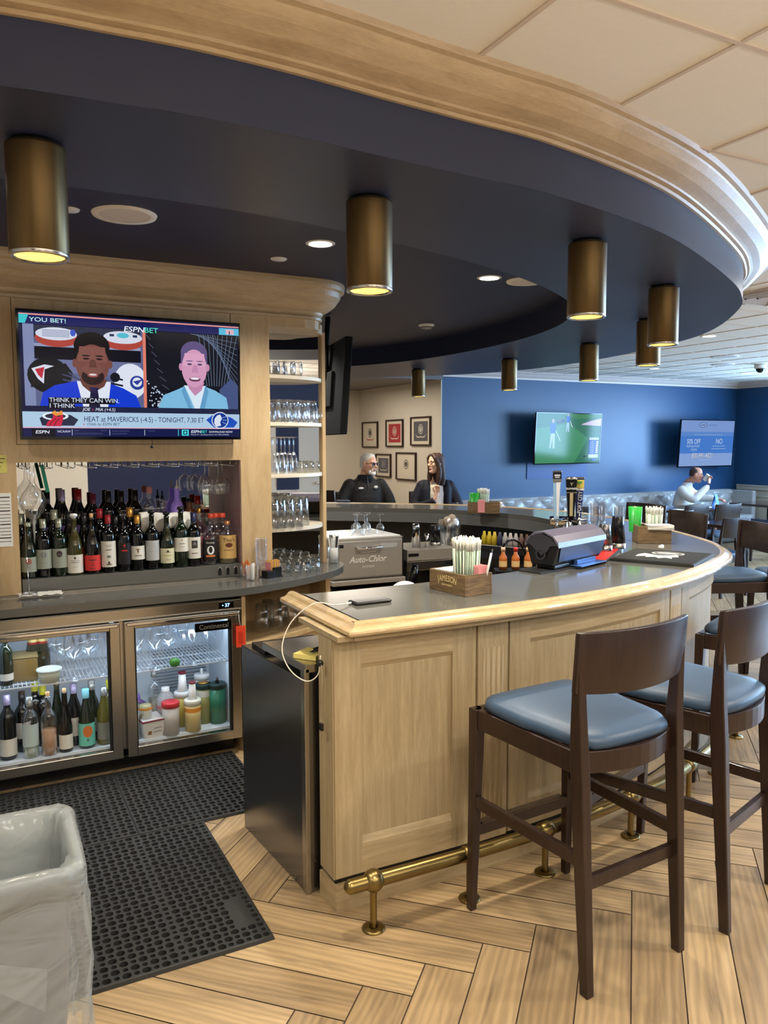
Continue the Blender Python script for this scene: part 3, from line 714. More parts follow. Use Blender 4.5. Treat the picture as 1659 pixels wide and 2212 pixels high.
# main television
tv = thing('television', 'large wall television above the bottle recess showing two sports presenters', 'television', (0.2165, 4.275, 1.716))
tv.rotation_euler = (R(2.0), 0, 0)
W_, H_ = 1.09, 0.605
tv_case(tv, W_, H_, 0.07); 
MB().use(black).box(0.3, 0.8, 0.06, 0.095, 0.1, 0.5).build('wall_mount', tv)
s = Scr(W_, H_, 1.0)
s.Rr((20, 24, 60), 0, 0, 1, 1)
# backgrounds
s.Rr((92, 100, 140), 0.02, 0.25, 0.535, 0.905).Rr((130, 140, 180), 0.015, 0.25, 0.06, 0.905)
s.Rr((14, 14, 26), 0.06, 0.63, 0.525, 0.73).Rr((150, 156, 190), 0.06, 0.73, 0.525, 0.755).Rr((110, 116, 158), 0.06, 0.52, 0.525, 0.63)
s.Rr((40, 44, 70), 0.06, 0.80, 0.525, 0.905)
for cu in (0.155, 0.445): s.E((176, 70, 60), cu, 0.80, 0.092, 0.07).E((214, 220, 236), cu, 0.835, 0.088, 0.052)
for i in range(5): s.L((90, 100, 150), [(0.095, 0.815+i*0.012), (0.21, 0.815+i*0.012)], 0.004)
s.E((60, 90, 200), 0.225, 0.85, 0.012, 0.028).E((80, 190, 210), 0.445, 0.852, 0.028, 0.022).Rr((40, 50, 90), 0.385, 0.84, 0.405, 0.86).Rr((40, 50, 90), 0.49, 0.84, 0.51, 0.86)
# helmets
s.E((16, 18, 26), 0.115, 0.50, 0.088, 0.145).P((16, 18, 26), [(0.04, 0.40), (0.2, 0.40), (0.22, 0.52), (0.19, 0.6), (0.05, 0.56)])
s.P((220, 224, 240), [(0.045, 0.55), (0.10, 0.585), (0.14, 0.575), (0.10, 0.545), (0.095, 0.43), (0.07, 0.47), (0.055, 0.52)]).P((190, 40, 60), [(0.06, 0.545), (0.10, 0.565), (0.088, 0.47), (0.072, 0.5)])
for v in (0.43, 0.47, 0.51): s.L((70, 76, 110), [(0.175, v), (0.235, v-0.03)], 0.011)
s.L((70, 76, 110), [(0.20, 0.53), (0.245, 0.47), (0.24, 0.40)], 0.012)
s.E((224, 230, 244), 0.475, 0.47, 0.075, 0.15).E((40, 60, 150), 0.505, 0.46, 0.033, 0.06).E((224, 230, 244), 0.505, 0.465, 0.022, 0.04).P((40, 60, 150), [(0.485, 0.47), (0.53, 0.49), (0.505, 0.44)])
for v in (0.41, 0.45, 0.50): s.L((24, 28, 50), [(0.385, v), (0.44, v-0.02)], 0.016)
s.E((16, 18, 30), 0.405, 0.50, 0.022, 0.04)
# presenter on the left
s.P((20, 60, 210), [(0.075, 0.25), (0.09, 0.36), (0.14, 0.42), (0.235, 0.46), (0.36, 0.46), (0.44, 0.41), (0.5, 0.35), (0.52, 0.25)])
s.P((226, 232, 246), [(0.235, 0.46), (0.26, 0.25), (0.37, 0.25), (0.385, 0.46)])
s.P((104, 64, 56), [(0.245, 0.48), (0.37, 0.48), (0.355, 0.42), (0.30, 0.36), (0.26, 0.42)])
s.P((28, 26, 56), [(0.295, 0.40), (0.325, 0.40), (0.335, 0.25), (0.285, 0.25)]).P((38, 34, 74), [(0.29, 0.41), (0.33, 0.41), (0.322, 0.365), (0.298, 0.365)])
s.E((18, 14, 16), 0.305, 0.75, 0.079, 0.115).Rr((18, 14, 16), 0.228, 0.6, 0.382, 0.75)
s.E((120, 74, 66), 0.306, 0.60, 0.074, 0.165).P((132, 84, 76), [(0.242, 0.62), (0.37, 0.62), (0.362, 0.745), (0.25, 0.745)])
s.E((120, 74, 66), 0.228, 0.605, 0.010, 0.035).E((120, 74, 66), 0.384, 0.605, 0.010, 0.035)
s.E((44, 26, 28), 0.306, 0.50, 0.050, 0.07).E((126, 80, 72), 0.306, 0.56, 0.046, 0.05).E((160, 84, 84), 0.306, 0.51, 0.024, 0.017).E((226, 214, 214), 0.306, 0.516, 0.017, 0.008)
for u in (0.278, 0.336): s.E((40, 24, 26), u, 0.645, 0.014, 0.008).E((30, 20, 22), u, 0.67, 0.019, 0.006)
s.P((104, 62, 56), [(0.296, 0.64), (0.316, 0.64), (0.325, 0.575), (0.289, 0.575)])
# right half: arena and second presenter
s.Rr((16, 18, 28), 0.545, 0.25, 0.995, 0.905)
for i in range(9): s.L((70, 74, 92), [(0.55+i*0.012, 0.87-i*0.07), (0.57+i*0.014, 0.83-i*0.07)], 0.008)
for i in range(11): s.L((96, 112, 140), [(0.76+i*0.012, 0.90), (0.995, 0.84-i*0.055)], 0.004)
for i in range(9): s.L((110, 128, 156), [(0.80+i*0.024, 0.90), (0.84+i*0.012, 0.45)], 0.004)
rr = random.Random(3)
for i in range(46): u = rr.uniform(0.55, 0.63); v = rr.uniform(0.26, 0.52-(u-0.55)*2.2); s.E((190, 204, 224), u, max(v, 0.26), 0.004, 0.007, n=5)
s.P((70, 84, 130), [(0.90, 0.25), (0.90, 0.42), (0.96, 0.52), (0.995, 0.46), (0.995, 0.25)])
s.P((128, 190, 226), [(0.60, 0.25), (0.625, 0.36), (0.69, 0.41), (0.735, 0.45), (0.82, 0.45), (0.88, 0.41), (0.935, 0.35), (0.945, 0.25)])
s.P((220, 236, 250), [(0.725, 0.45), (0.755, 0.34), (0.775, 0.25), (0.80, 0.25), (0.83, 0.45)]).P((100, 160, 204), [(0.725, 0.45), (0.765, 0.25), (0.745, 0.25), (0.712, 0.40)]).P((100, 160, 204), [(0.83, 0.46), (0.80, 0.25), (0.825, 0.25), (0.845, 0.40)])
s.P((196, 140, 176), [(0.735, 0.48), (0.825, 0.48), (0.81, 0.41), (0.778, 0.36), (0.75, 0.42)])
s.E((96, 84, 130), 0.775, 0.735, 0.065, 0.10).Rr((96, 84, 130), 0.711, 0.64, 0.84, 0.74)
s.E((214, 156, 190), 0.776, 0.60, 0.062, 0.165).P((222, 166, 198), [(0.72, 0.62), (0.832, 0.62), (0.825, 0.73), (0.73, 0.73)])
s.E((204, 144, 180), 0.71, 0.61, 0.009, 0.032).E((204, 144, 180), 0.842, 0.61, 0.009, 0.032)
s.E((110, 60, 90), 0.778, 0.505, 0.028, 0.020).E((244, 236, 246), 0.778, 0.512, 0.022, 0.010)
for u in (0.753, 0.803): s.E((70, 60, 100), u, 0.635, 0.012, 0.008).E((120, 96, 140), u, 0.663, 0.018, 0.005)
s.P((196, 138, 176), [(0.77, 0.63), (0.788, 0.63), (0.795, 0.565), (0.763, 0.565)])
s.Rr((226, 130, 110), 0.532, 0.25, 0.546, 0.905)
# banner, captions
s.Rr((22, 26, 92), 0, 0.905, 1, 0.97).Rr((226, 150, 150), 0, 0.972, 1, 0.984).P((60, 200, 210), [(0, 0.905), (0.025, 0.905), (0.04, 0.975), (0, 0.975)]).Rr((90, 190, 226), 0.90, 0.905, 1, 0.965).Rr((226, 180, 190), 0.935, 0.912, 0.975, 0.955).Rr((30, 40, 60), 0.95, 0.91, 0.955, 0.94)
s.Tx((190, 236, 244), 'YOU BET!', 0.042, 0.922, 0.034, bold=0.0018, sx=1.35)
s.Tx((230, 240, 250), 'ESPN', 0.445, 0.885, 0.044, bold=0.003, sx=1.25, shear=0.15).Tx((90, 230, 210), 'BET', 0.54, 0.885, 0.044, bold=0.0006, sx=1.15)
s.Rr((12, 12, 24), 0.11, 0.272, 0.40, 0.322).Rr((12, 12, 24), 0.11, 0.228, 0.222, 0.272)
s.Tx((214, 226, 244), 'THINK THEY CAN WIN.', 0.113, 0.284, 0.036, sx=1.02, bold=0.001).Tx((214, 226, 244), 'I THINK', 0.113, 0.237, 0.036, sx=1.1, bold=0.001)
s.Rr((30, 34, 60), 0.0, 0.205, 1, 0.25) if False else None
s.Rr((34, 38, 66), 0.225, 0.205, 1.0, 0.248)
s.Tx((230, 236, 250), 'JOE', 0.255, 0.215, 0.026, bold=0.0012, shear=0.2).P((220, 60, 80), [(0.298, 0.217), (0.304, 0.225), (0.298, 0.233)]).Tx((230, 236, 250), 'MIA (+4.5)', 0.31, 0.215, 0.026, bold=0.0012, shear=0.2)
s.Rr((176, 206, 232), 0, 0.078, 1, 0.203).Rr((226, 180, 200), 0, 0.07, 1, 0.079)
s.P((40, 44, 70), [(0.08, 0.09), (0.07, 0.15), (0.10, 0.185), (0.2, 0.18), (0.235, 0.14), (0.215, 0.09)])
# flaming ball emblem
s.E((230, 240, 250), 0.137, 0.168, 0.056, 0.034).E((40, 44, 70), 0.137, 0.168, 0.044, 0.022).P((206, 36, 70), [(0.095, 0.085), (0.105, 0.125), (0.125, 0.15), (0.13, 0.185), (0.15, 0.16), (0.168, 0.185), (0.17, 0.15), (0.16, 0.085)]).P((240, 150, 60), [(0.12, 0.19), (0.135, 0.215), (0.145, 0.195), (0.165, 0.215), (0.17, 0.18), (0.14, 0.17)])
s.L((30, 16, 40), [(0.11, 0.085), (0.12, 0.12), (0.14, 0.15)], 0.005).L((30, 16, 40), [(0.13, 0.085), (0.138, 0.12), (0.155, 0.15)], 0.005)
s.Tx((22, 30, 84), 'HEAT at MAVERICKS (-4.5) - TONIGHT, 7:30 ET', 0.258, 0.126, 0.044, sx=0.80, bold=0)
s.P((220, 60, 80), [(0.257, 0.095), (0.263, 0.103), (0.257, 0.111)]).Tx((50, 60, 110), 'Odds by ESPN BET', 0.27, 0.094, 0.024, shear=0.25)
s.P((30, 80, 190), [(0.83, 0.15), (0.86, 0.19), (0.90, 0.205), (0.96, 0.17), (0.99, 0.13), (0.97, 0.085), (0.87, 0.082)])
s.E((226, 234, 246), 0.90, 0.148, 0.043, 0.075).E((24, 60, 150), 0.90, 0.148, 0.039, 0.067).P((220, 230, 244), [(0.885, 0.19), (0.90, 0.20), (0.91, 0.165), (0.90, 0.13), (0.905, 0.10), (0.88, 0.09), (0.87, 0.12), (0.872, 0.16)])
for a in (-0.02, 0.0, 0.02): s.L((160, 184, 224), [(0.912, 0.15+a), (0.935, 0.15+a*1.8)], 0.004)
s.Rr((22, 28, 74), 0, 0, 1, 0.068).Rr((10, 12, 30), 0.035, 0.0, 0.135, 0.066)
s.Tx((226, 234, 250), 'ESPN', 0.05, 0.026, 0.026, bold=0.0022, sx=1.3, shear=0.15).Tx((210, 220, 240), 'NCAAW', 0.143, 0.034, 0.019, bold=0.0008)
for u in (0.205, 0.37, 0.53): s.Rr((190, 204, 226), u, 0.01, u+0.0025, 0.06)
s.Rr((80, 220, 226), 0.69, 0.008, 0.693, 0.064)
for u0, u1, v in ((0.215, 0.235, 0.045), (0.33, 0.36, 0.045), (0.38, 0.46, 0.042), (0.215, 0.34, 0.02), (0.38, 0.45, 0.02), (0.545, 0.58, 0.044)): s.Rr((52, 56, 100), u0, v, u1, v+0.012)
s.Rr((80, 224, 232), 0.708, 0.01, 0.742, 0.062).Rr((20, 60, 80), 0.715, 0.018, 0.735, 0.054).Rr((80, 224, 232), 0.72, 0.026, 0.73, 0.046)
s.Tx((226, 234, 250), 'ESPN', 0.752, 0.034, 0.024, bold=0.002, sx=1.2, shear=0.15).Tx((60, 210, 200), 'BET', 0.803, 0.034, 0.024, bold=0.001).Tx((220, 228, 246), 'DOWNLOAD NOW', 0.843, 0.036, 0.017, bold=0.0008, sx=1.0)
s.Tx((190, 200, 226), 'Must be 21+. Gambling problem? Call 1-800-GAMBLER.', 0.752, 0.014, 0.0115, sx=0.95)
o = s.b.build('screen', tv, recalc=False)
MB().use(black).tube([(0.62, 0.02, -0.012), (0.625, 0.01, -0.03), (0.622, 0.015, -0.05)], 0.0015, 6).sphere((0.622, 0.015, -0.055), 0.009, 10, 8, (1, 1, 0.8)).build('ir_dongle', tv)

# two televisions on the blue wall
def wall_tv(loc, yaw, roll, label, W=1.31, Hh=0.73):
    t = thing('television', label, 'television', loc, group='televisions on the blue wall', rot=(R(3), roll, yaw)); tv_case(t, W, Hh, 0.06, 0.012)
    MB().use(black).box(W*0.46, W*0.54, 0.05, 0.24, Hh*0.4, Hh*0.5).box(W*0.44, W*0.56, 0.21, 0.24, Hh*0.25, Hh*0.65).build('wall_arm', t)
    return t
t1 = wall_tv((7.22, 9.17, 1.372), R(4), 0, 'television showing a green golf broadcast on the blue wall')
s = Scr(1.31, 0.73, 1.2, 0.1); s.Rr((44, 104, 72), 0, 0, 1, 1)
s.P((60, 128, 84), [(0, 0), (0.6, 0), (0.8, 0.5), (0.5, 0.8), (0, 0.7)]).P((60, 120, 70), [(0.35, 1), (1, 1), (1, 0.93), (0.6, 0.9)]).P((190, 176, 206), [(0.68, 0.78), (1, 0.76), (1, 0.92), (0.85, 0.87), (0.7, 0.8)])
for u, v, k in ((0.245, 0.6, 1.0), (0.47, 0.82, 0.62)):
    s.E((150, 150, 160), u, v+0.25*k, 0.022*k, 0.042*k).P((40, 90, 200), [(u-0.045*k, v+0.2*k), (u+0.05*k, v+0.2*k), (u+0.035*k, v-0.02*k), (u-0.03*k, v-0.02*k)]).P((150, 180, 220), [(u-0.03*k, v), (u+0.035*k, v), (u+0.04*k, v-0.3*k), (u+0.01*k, v-0.3*k), (u, v-0.1*k), (u-0.02*k, v-0.3*k), (u-0.04*k, v-0.3*k)]).L((220, 230, 230), [(u+0.05*k, v+0.05*k), (u+0.12*k, v-0.15*k)], 0.012)
s.Rr((26, 34, 60), 0.31, 0.80, 0.37, 0.87).Rr((26, 34, 60), 0.38, 0.83, 0.42, 0.88).Tx((200, 210, 220), 'ROUND', 0.312, 0.845, 0.016).Tx((200, 210, 220), '2', 0.33, 0.81, 0.02)
s.Rr((30, 60, 150), 0.82, 0.16, 0.975, 0.52).Rr((170, 190, 220), 0.82, 0.47, 0.975, 0.52).Rr((180, 200, 226), 0.82, 0.10, 0.975, 0.17)
for i in range(7): s.Rr((120, 150, 210), 0.83, 0.2+i*0.037, 0.90, 0.215+i*0.037).Rr((220, 228, 240), 0.935, 0.197+i*0.037, 0.965, 0.22+i*0.037)
s.E((20, 30, 20), 0.76, 0.13, 0.022, 0.02).Rr((60, 100, 190), 0.875, 0.035, 0.955, 0.075)
s.b.build('screen', t1, recalc=False)
t2 = wall_tv((10.14, 9.17, 1.282), R(3), 0, 'television showing a pale blue advertisement at the right end of the blue wall', 1.34, 0.75)
s = Scr(1.34, 0.75, 0.9, 0.08); s.Rr((96, 142, 214), 0, 0, 1, 1).Rr((130, 160, 220), 0, 0.75, 1, 1).Rr((74, 130, 214), 0, 0.28, 1, 0.66).Rr((140, 170, 226), 0, 0.0, 1, 0.28)
s.E((50, 80, 150), 0.40, 0.9, 0.075, 0.055).E((150, 176, 226), 0.40, 0.9, 0.066, 0.045).Rr((60, 90, 160), 0.36, 0.89, 0.44, 0.91).Rr((80, 110, 180), 0.49, 0.87, 0.492, 0.93).Rr((96, 124, 190), 0.51, 0.893, 0.66, 0.907)
s.Rr((120, 160, 220), 0.25, 0.675, 0.78, 0.70)
s.Tx((206, 222, 244), '50% OFF', 0.12, 0.49, 0.108, sx=0.80, bold=0.001).Tx((206, 222, 244), 'NO', 0.66, 0.49, 0.115, sx=0.9, bold=0.001).Tx((190, 210, 240), 'INSTALLATION', 0.12, 0.415, 0.052, sx=0.84).Tx((190, 210, 240), 'COSTS', 0.2, 0.335, 0.052, sx=0.9)
s.Rr((150, 180, 230), 0.6, 0.43, 0.84, 0.445).Rr((150, 180, 230), 0.58, 0.37, 0.86, 0.385)
s.Tx((70, 80, 130), '800-991-4021', 0.236, 0.170, 0.115, sx=0.78).Tx((226, 234, 248), '800-991-4021', 0.23, 0.176, 0.115, sx=0.78)
s.Rr((170, 190, 232), 0.36, 0.13, 0.6, 0.14)
s.b.build('screen', t2, recalc=False)
# faint rectangular cover plates and cables below the sets
for x, z, lab in ((7.95, 1.13, 'blue painted cover plate below the golf television'),):
    o = MB().use(mat('blue_plate_paint', (32, 68, 132), 0.4)).box(x-0.62, x+0.55, WY-0.012, WY-0.001, z, z+0.24).build('cover_plate'); tag(o, lab, 'cover plate')

# television seen edge-on at the end of the back bar
t3 = thing('television', 'black television seen almost edge-on beside the end of the back bar', 'television', (2.235, 4.92, 1.74), rot=(R(4), R(0), R(78.5)))
b = MB().use(mat('matte_tv_back', (5, 5, 6), 0.6, spec=0.2)).box(0, 1.12, -0.03, 0.02, 0, 0.66).box(0.3, 0.8, 0.02, 0.04, 0.2, 0.45); b.build('case', t3, bev=0.004)
MB().use(blackgl).box(0.008, 1.112, -0.032, -0.03, 0.01, 0.65).build('screen', t3)
MB().use(whitepl).box(1.121, 1.128, -0.02, 0.0, 0.04, 0.09).build('port_label', t3)
MB().use(black).tube([(0.5, 0.03, 0.4), (0.5, 0.05, 0.6), (0.5, 0.05, 0.86)], 0.02, 10).build('ceiling_pole', t3)

# ------------------------------------------------------------------ cylinder lamps under the soffit
lamp_em = mat('lamp_yellow_reflector', (255, 226, 120), 0.4, emit=(255, 220, 100), es=1.9)
bulb_em = mat('lamp_bulb_core', (255, 250, 220), 0.4, emit=(255, 250, 220), es=6.0)
def make_lamp():
    t = thing('cylinder_ceiling_lamp', 'x', 'ceiling lamp', (0, 0, SZ))
    b = MB().use(bronze).lathe([(0.066, -0.287), (0.0705, -0.287), (0.0735, -0.282), (0.0735, -0.018), (0.0735, -0.012), (0.066, -0.010)], 40, capb=False); b.build('cylinder_shade', t, recalc=False)
    MB().use(mat('lamp_chrome_lip', (200, 196, 188), 0.2, 1.0)).lathe([(0.062, -0.284), (0.0655, -0.2895), (0.0725, -0.290), (0.0745, -0.286), (0.0745, -0.280)], 40, capt=False, capb=False).build('bottom_rim', t, recalc=False)
    MB().use(mat('lamp_dark_collar', (20, 18, 18), 0.4)).lathe([(0.060, -0.014), (0.060, 0.0)], 30).build('ceiling_collar', t)
    MB().use(lamp_em).lathe([(0.061, -0.285), (0.05, -0.232), (0.03, -0.202), (0.0, -0.197)], 32, capb=False).use(bulb_em).sphere((0, 0, -0.226), 0.026, 14, 8, (1, 1, 0.6)).build('reflector', t)
    return t
lamps = [(0.168+0.005, 2.275), (1.145, 2.305), (2.13, 2.40), (3.07, 2.90), (3.81, 3.715), (4.31, 4.815), (4.425, 6.01), (4.17, 7.25)]
ll = ['cylinder lamp hanging leftmost, in front of the television cornice', 'cylinder lamp above the open end of the bar, second from the left', 'cylinder lamp above the napkin dispenser, third from the left', 'cylinder lamp partly covering another one at the right of the soffit', 'cylinder lamp half hidden behind a nearer lamp at the right', 'cylinder lamp in front of the blue wall, directly left of the right pair', 'small far cylinder lamp hanging left of the golf television', 'farthest cylinder lamp, hanging in front of the cream picture wall']
lp = make_lamp()
for i, (x, y) in enumerate(lamps):
    o = lp if i == 0 else dup(lp)
    o.location = (x, y, SZ); o['label'] = 'bronze '+ll[i]; o['group'] = 'bronze cylinder lamps under the navy soffit'
    l = bpy.data.lights.new('lamp_light', 'SPOT'); l.energy = 55; l.color = (1.0, 0.87, 0.66); l.spot_size = R(105); l.spot_blend = 0.7; l.shadow_soft_size = 0.045
    q = bpy.data.objects.new('lamp_light', l); q.location = (x, y, SZ-0.297); C.objects.link(q)

# ------------------------------------------------------------------ recessed lights, speakers, detectors
dl_em = mat('downlight_white_lens', (255, 255, 250), 0.4, emit=(255, 250, 238), es=6)
dl_em2 = mat('dining_downlight_lens', (255, 255, 255), 0.4, emit=(255, 255, 255), es=3)
def downlight(x, y, z, r, label, energy, col, em=None, group=None, spot=150):
    t = thing('recessed_downlight', label, 'ceiling light', (x, y, z), group=group)
    MB().use(whitepl).lathe([(r*0.78, -0.003), (r, -0.004), (r+0.004, 0.0)], 30, capt=False, capb=False).build('trim_ring', t, recalc=False)
    MB().use(em or dl_em).lathe([(0.0, -0.0045), (r*0.82, -0.0045)], 30, capt=False, capb=False).build('lens', t, recalc=False)
    if energy:
        l = bpy.data.lights.new('downlight_lamp', 'SPOT'); l.energy = energy; l.color = col; l.spot_size = R(spot); l.spot_blend = 0.6; l.shadow_soft_size = r*0.8
        q = bpy.data.objects.new('downlight_lamp', l); q.location = (x, y, z-0.02); C.objects.link(q)
    return t
warm = (1.0, 0.92, 0.80); neut = (1.0, 0.95, 0.86)
downlight(1.48, 3.495, SI, 0.066, 'bright recessed downlight in the navy ceiling left of the second cylinder lamp', 110, neut, group='lit downlights in the navy ceiling')
downlight(2.634, 3.776, SI, 0.066, 'bright recessed downlight beside the round ceiling speaker', 120, neut, group='lit downlights in the navy ceiling')
downlight(-0.4, 3.3, SI, 0.066, 'bright recessed downlight beyond the left edge of the picture', 30, neut, group='lit downlights in the navy ceiling')
downlight(2.2, 6.2, SI, 0.066, 'bright recessed downlight over the far side of the bar', 150, neut, group='lit downlights in the navy ceiling')
downlight(1.5, 5.2, SI, 0.066, 'added recessed downlight kept out of view above the back bar end', 130, neut, group='lit downlights in the navy ceiling')  # extra lamp added out of sight to brighten the bar interior
def speaker(x, y, z, r, label):
    t = thing('ceiling_speaker', label, 'speaker', (x, y, z))
    MB().use(mat('speaker_rim_white', (238, 234, 228), 0.5)).lathe([(r*0.8, -0.006), (r, -0.008), (r+0.004, 0)], 36, capt=False, capb=False).build('rim', t, recalc=False)
    MB().use(mat('speaker_grille', (216, 210, 206), 0.6, bump=0.4, bscale=900)).lathe([(0, -0.007), (r*0.82, -0.005)], 36, capt=False, capb=False).build('grille', t, recalc=False)
speaker(0.585, 3.418, SI, 0.125, 'round white ceiling speaker right of the leftmost cylinder lamp')
speaker(2.875, 3.755, SI, 0.11, 'round white ceiling speaker in the navy ceiling left of the third cylinder lamp')
speaker(8.04, 6.61, CEIL, 0.16, 'round speaker in the tiled ceiling with a dark gap behind it')
speaker(8.83, 7.29, CEIL, 0.14, 'flat round grille in the tiled ceiling nearest the blue wall')
for x, y, z, r, lab in ((1.411, 3.873, SI, 0.042, 'small round white cover plate above the back bar crown'), (0.378, 3.444, SI, 0.04, 'small round white cover plate peeking out behind the leftmost lamp'), (3.1, 6.87, SI, 0.06, 'white round cover plate near the far rim of the navy recess')):
    tag(MB().use(whitepl).lathe([(0, -0.006), (r*0.9, -0.006), (r, 0)], 24, (x, y, z), capt=False, capb=False).build('ceiling_cover_plate', recalc=False), lab, 'ceiling plate')
sm = thing('smoke_detector', 'white smoke detector on the navy ceiling', 'smoke detector', (3.202, 5.444, SI))
MB().use(whitepl).lathe([(0.062, 0), (0.062, -0.014), (0.045, -0.02)], 28).build('base', sm)
MB().use(mat('detector_grey', (150, 150, 152), 0.5)).lathe([(0.042, -0.02), (0.04, -0.036), (0, -0.04)], 28).build('sensor', sm)
for i, (x, y) in enumerate(((6.36, 5.424), (8.458, 8.12), (6.667, 8.2), (10.265, 8.066))):
    downlight(x, y, CEIL, 0.075, ['nearest lit downlight in the tiled ceiling right of the cylinder lamps', 'lit downlight right of the half hidden cylinder lamp', 'lit downlight above the golf television', 'lit downlight in the tiled ceiling nearest the right corner'][i], 14, (0.95, 0.95, 1.0), dl_em2, 'downlights in the tiled ceiling', 140)
# ceiling lights out of view that light the foreground
for i, (x, y, e) in enumerate(((3.4, 0.9, 75), (1.0, 0.35, 60), (-1.3, 0.6, 40), (2.2, -1.4, 60), (5.2, 1.6, 45), (6.6, 3.2, 30), (-1.0, -1.6, 40), (0.0, 2.5, 0))):
    if e: e *= 2.2; downlight(x, y, CEIL, 0.09, 'recessed downlight in the tiled ceiling above or behind the viewer', e, warm, dl_em2, 'downlights near the entrance side of the ceiling', 150)
dc = thing('dome_camera', 'small dome security camera on the ceiling at the right edge', 'security camera', (9.25, 7.05, CEIL))
MB().use(whitepl).lathe([(0.075, 0), (0.075, -0.05), (0.06, -0.06)], 26).build('housing', dc)
MB().use(blackgl).sphere((0, 0, -0.06), 0.055, 18, 10).build('dome', dc)
vt = thing('ceiling_air_vent', 'square white air vent in the tiled ceiling at the right edge', 'air vent', (5.0, 3.73, CEIL))
b = MB().use(mat('vent_white', (196, 188, 182), 0.5)).box(-0.28, 0.28, -0.28, 0.28, -0.006, -0.001)
for i in range(4): q = 0.24-i*0.055; b.box(-q, q, -q, -q+0.012, -0.022, -0.006).box(-q, q, q-0.012, q, -0.022, -0.006).box(-q, -q+0.012, -q, q, -0.022, -0.006).box(q-0.012, q, -q, q, -0.022, -0.006)
b.build('louvre', vt)
# white panelled doors on the wall behind the viewer (seen only in the mirrors)
dw = mat('door_white_paint', (206, 202, 190), 0.45)
for i, x in enumerate((-1.3, 4.75)):
    b = MB().use(dw).box(x-0.5, x+0.5, FY, FY+0.04, 0, 2.15)
    for z0_, z1_ in ((0.15, 0.95), (1.1, 1.95)):
        for xx in (x-0.4, x+0.05): b.box(xx, xx+0.35, FY+0.04, FY+0.05, z0_, z1_)
    if i: b.box(x-1.1, x-0.55, FY, FY+0.03, 0, 2.3).box(x+0.55, x+1.4, FY, FY+0.03, 0, 2.3).use(darknavy).box(x-0.3, x+0.1, FY+0.05, FY+0.055, 0.9, 1.95)
    o = b.build('door_%d' % (i+1)); struct(o)
    MB().use(chrome).sphere((x+0.43, FY+0.08, 1.0), 0.03, 12, 8).build('door_handle', o)
slab('trim_3', -3, WX, FY, FY+0.03, 0.0, 0.12, dw)
slab('trim_4', 0.2, 1.5, FY, FY+0.05, 0, 2.3, dw)
# general ambience: unseen fill areas added to brighten ceiling, alcove and dining room
area('ceiling_fill', (1.5, -1.6, 1.95), (PI, 0, 0), 5.0, 2.0, 230, (1.0, 0.92, 0.82))
area('ceiling_fill', (7.5, 1.2, 1.95), (PI, 0, 0), 4.0, 4.0, 110, (0.95, 0.90, 0.92))
area('alcove_fill', (4.2, 10.2, 2.5), (0, 0, 0), 2.0, 2.0, 60, (1.0, 0.88, 0.74))
area('dining_fill', (8.5, 5.0, 2.68), (0, 0, 0), 4.0, 4.0, 25, (0.92, 0.94, 1.0))
area('dining_fill', (4.9, 3.3, 2.68), (0, 0, 0), 0.3, 0.3, 6, (1.0, 0.92, 0.82))
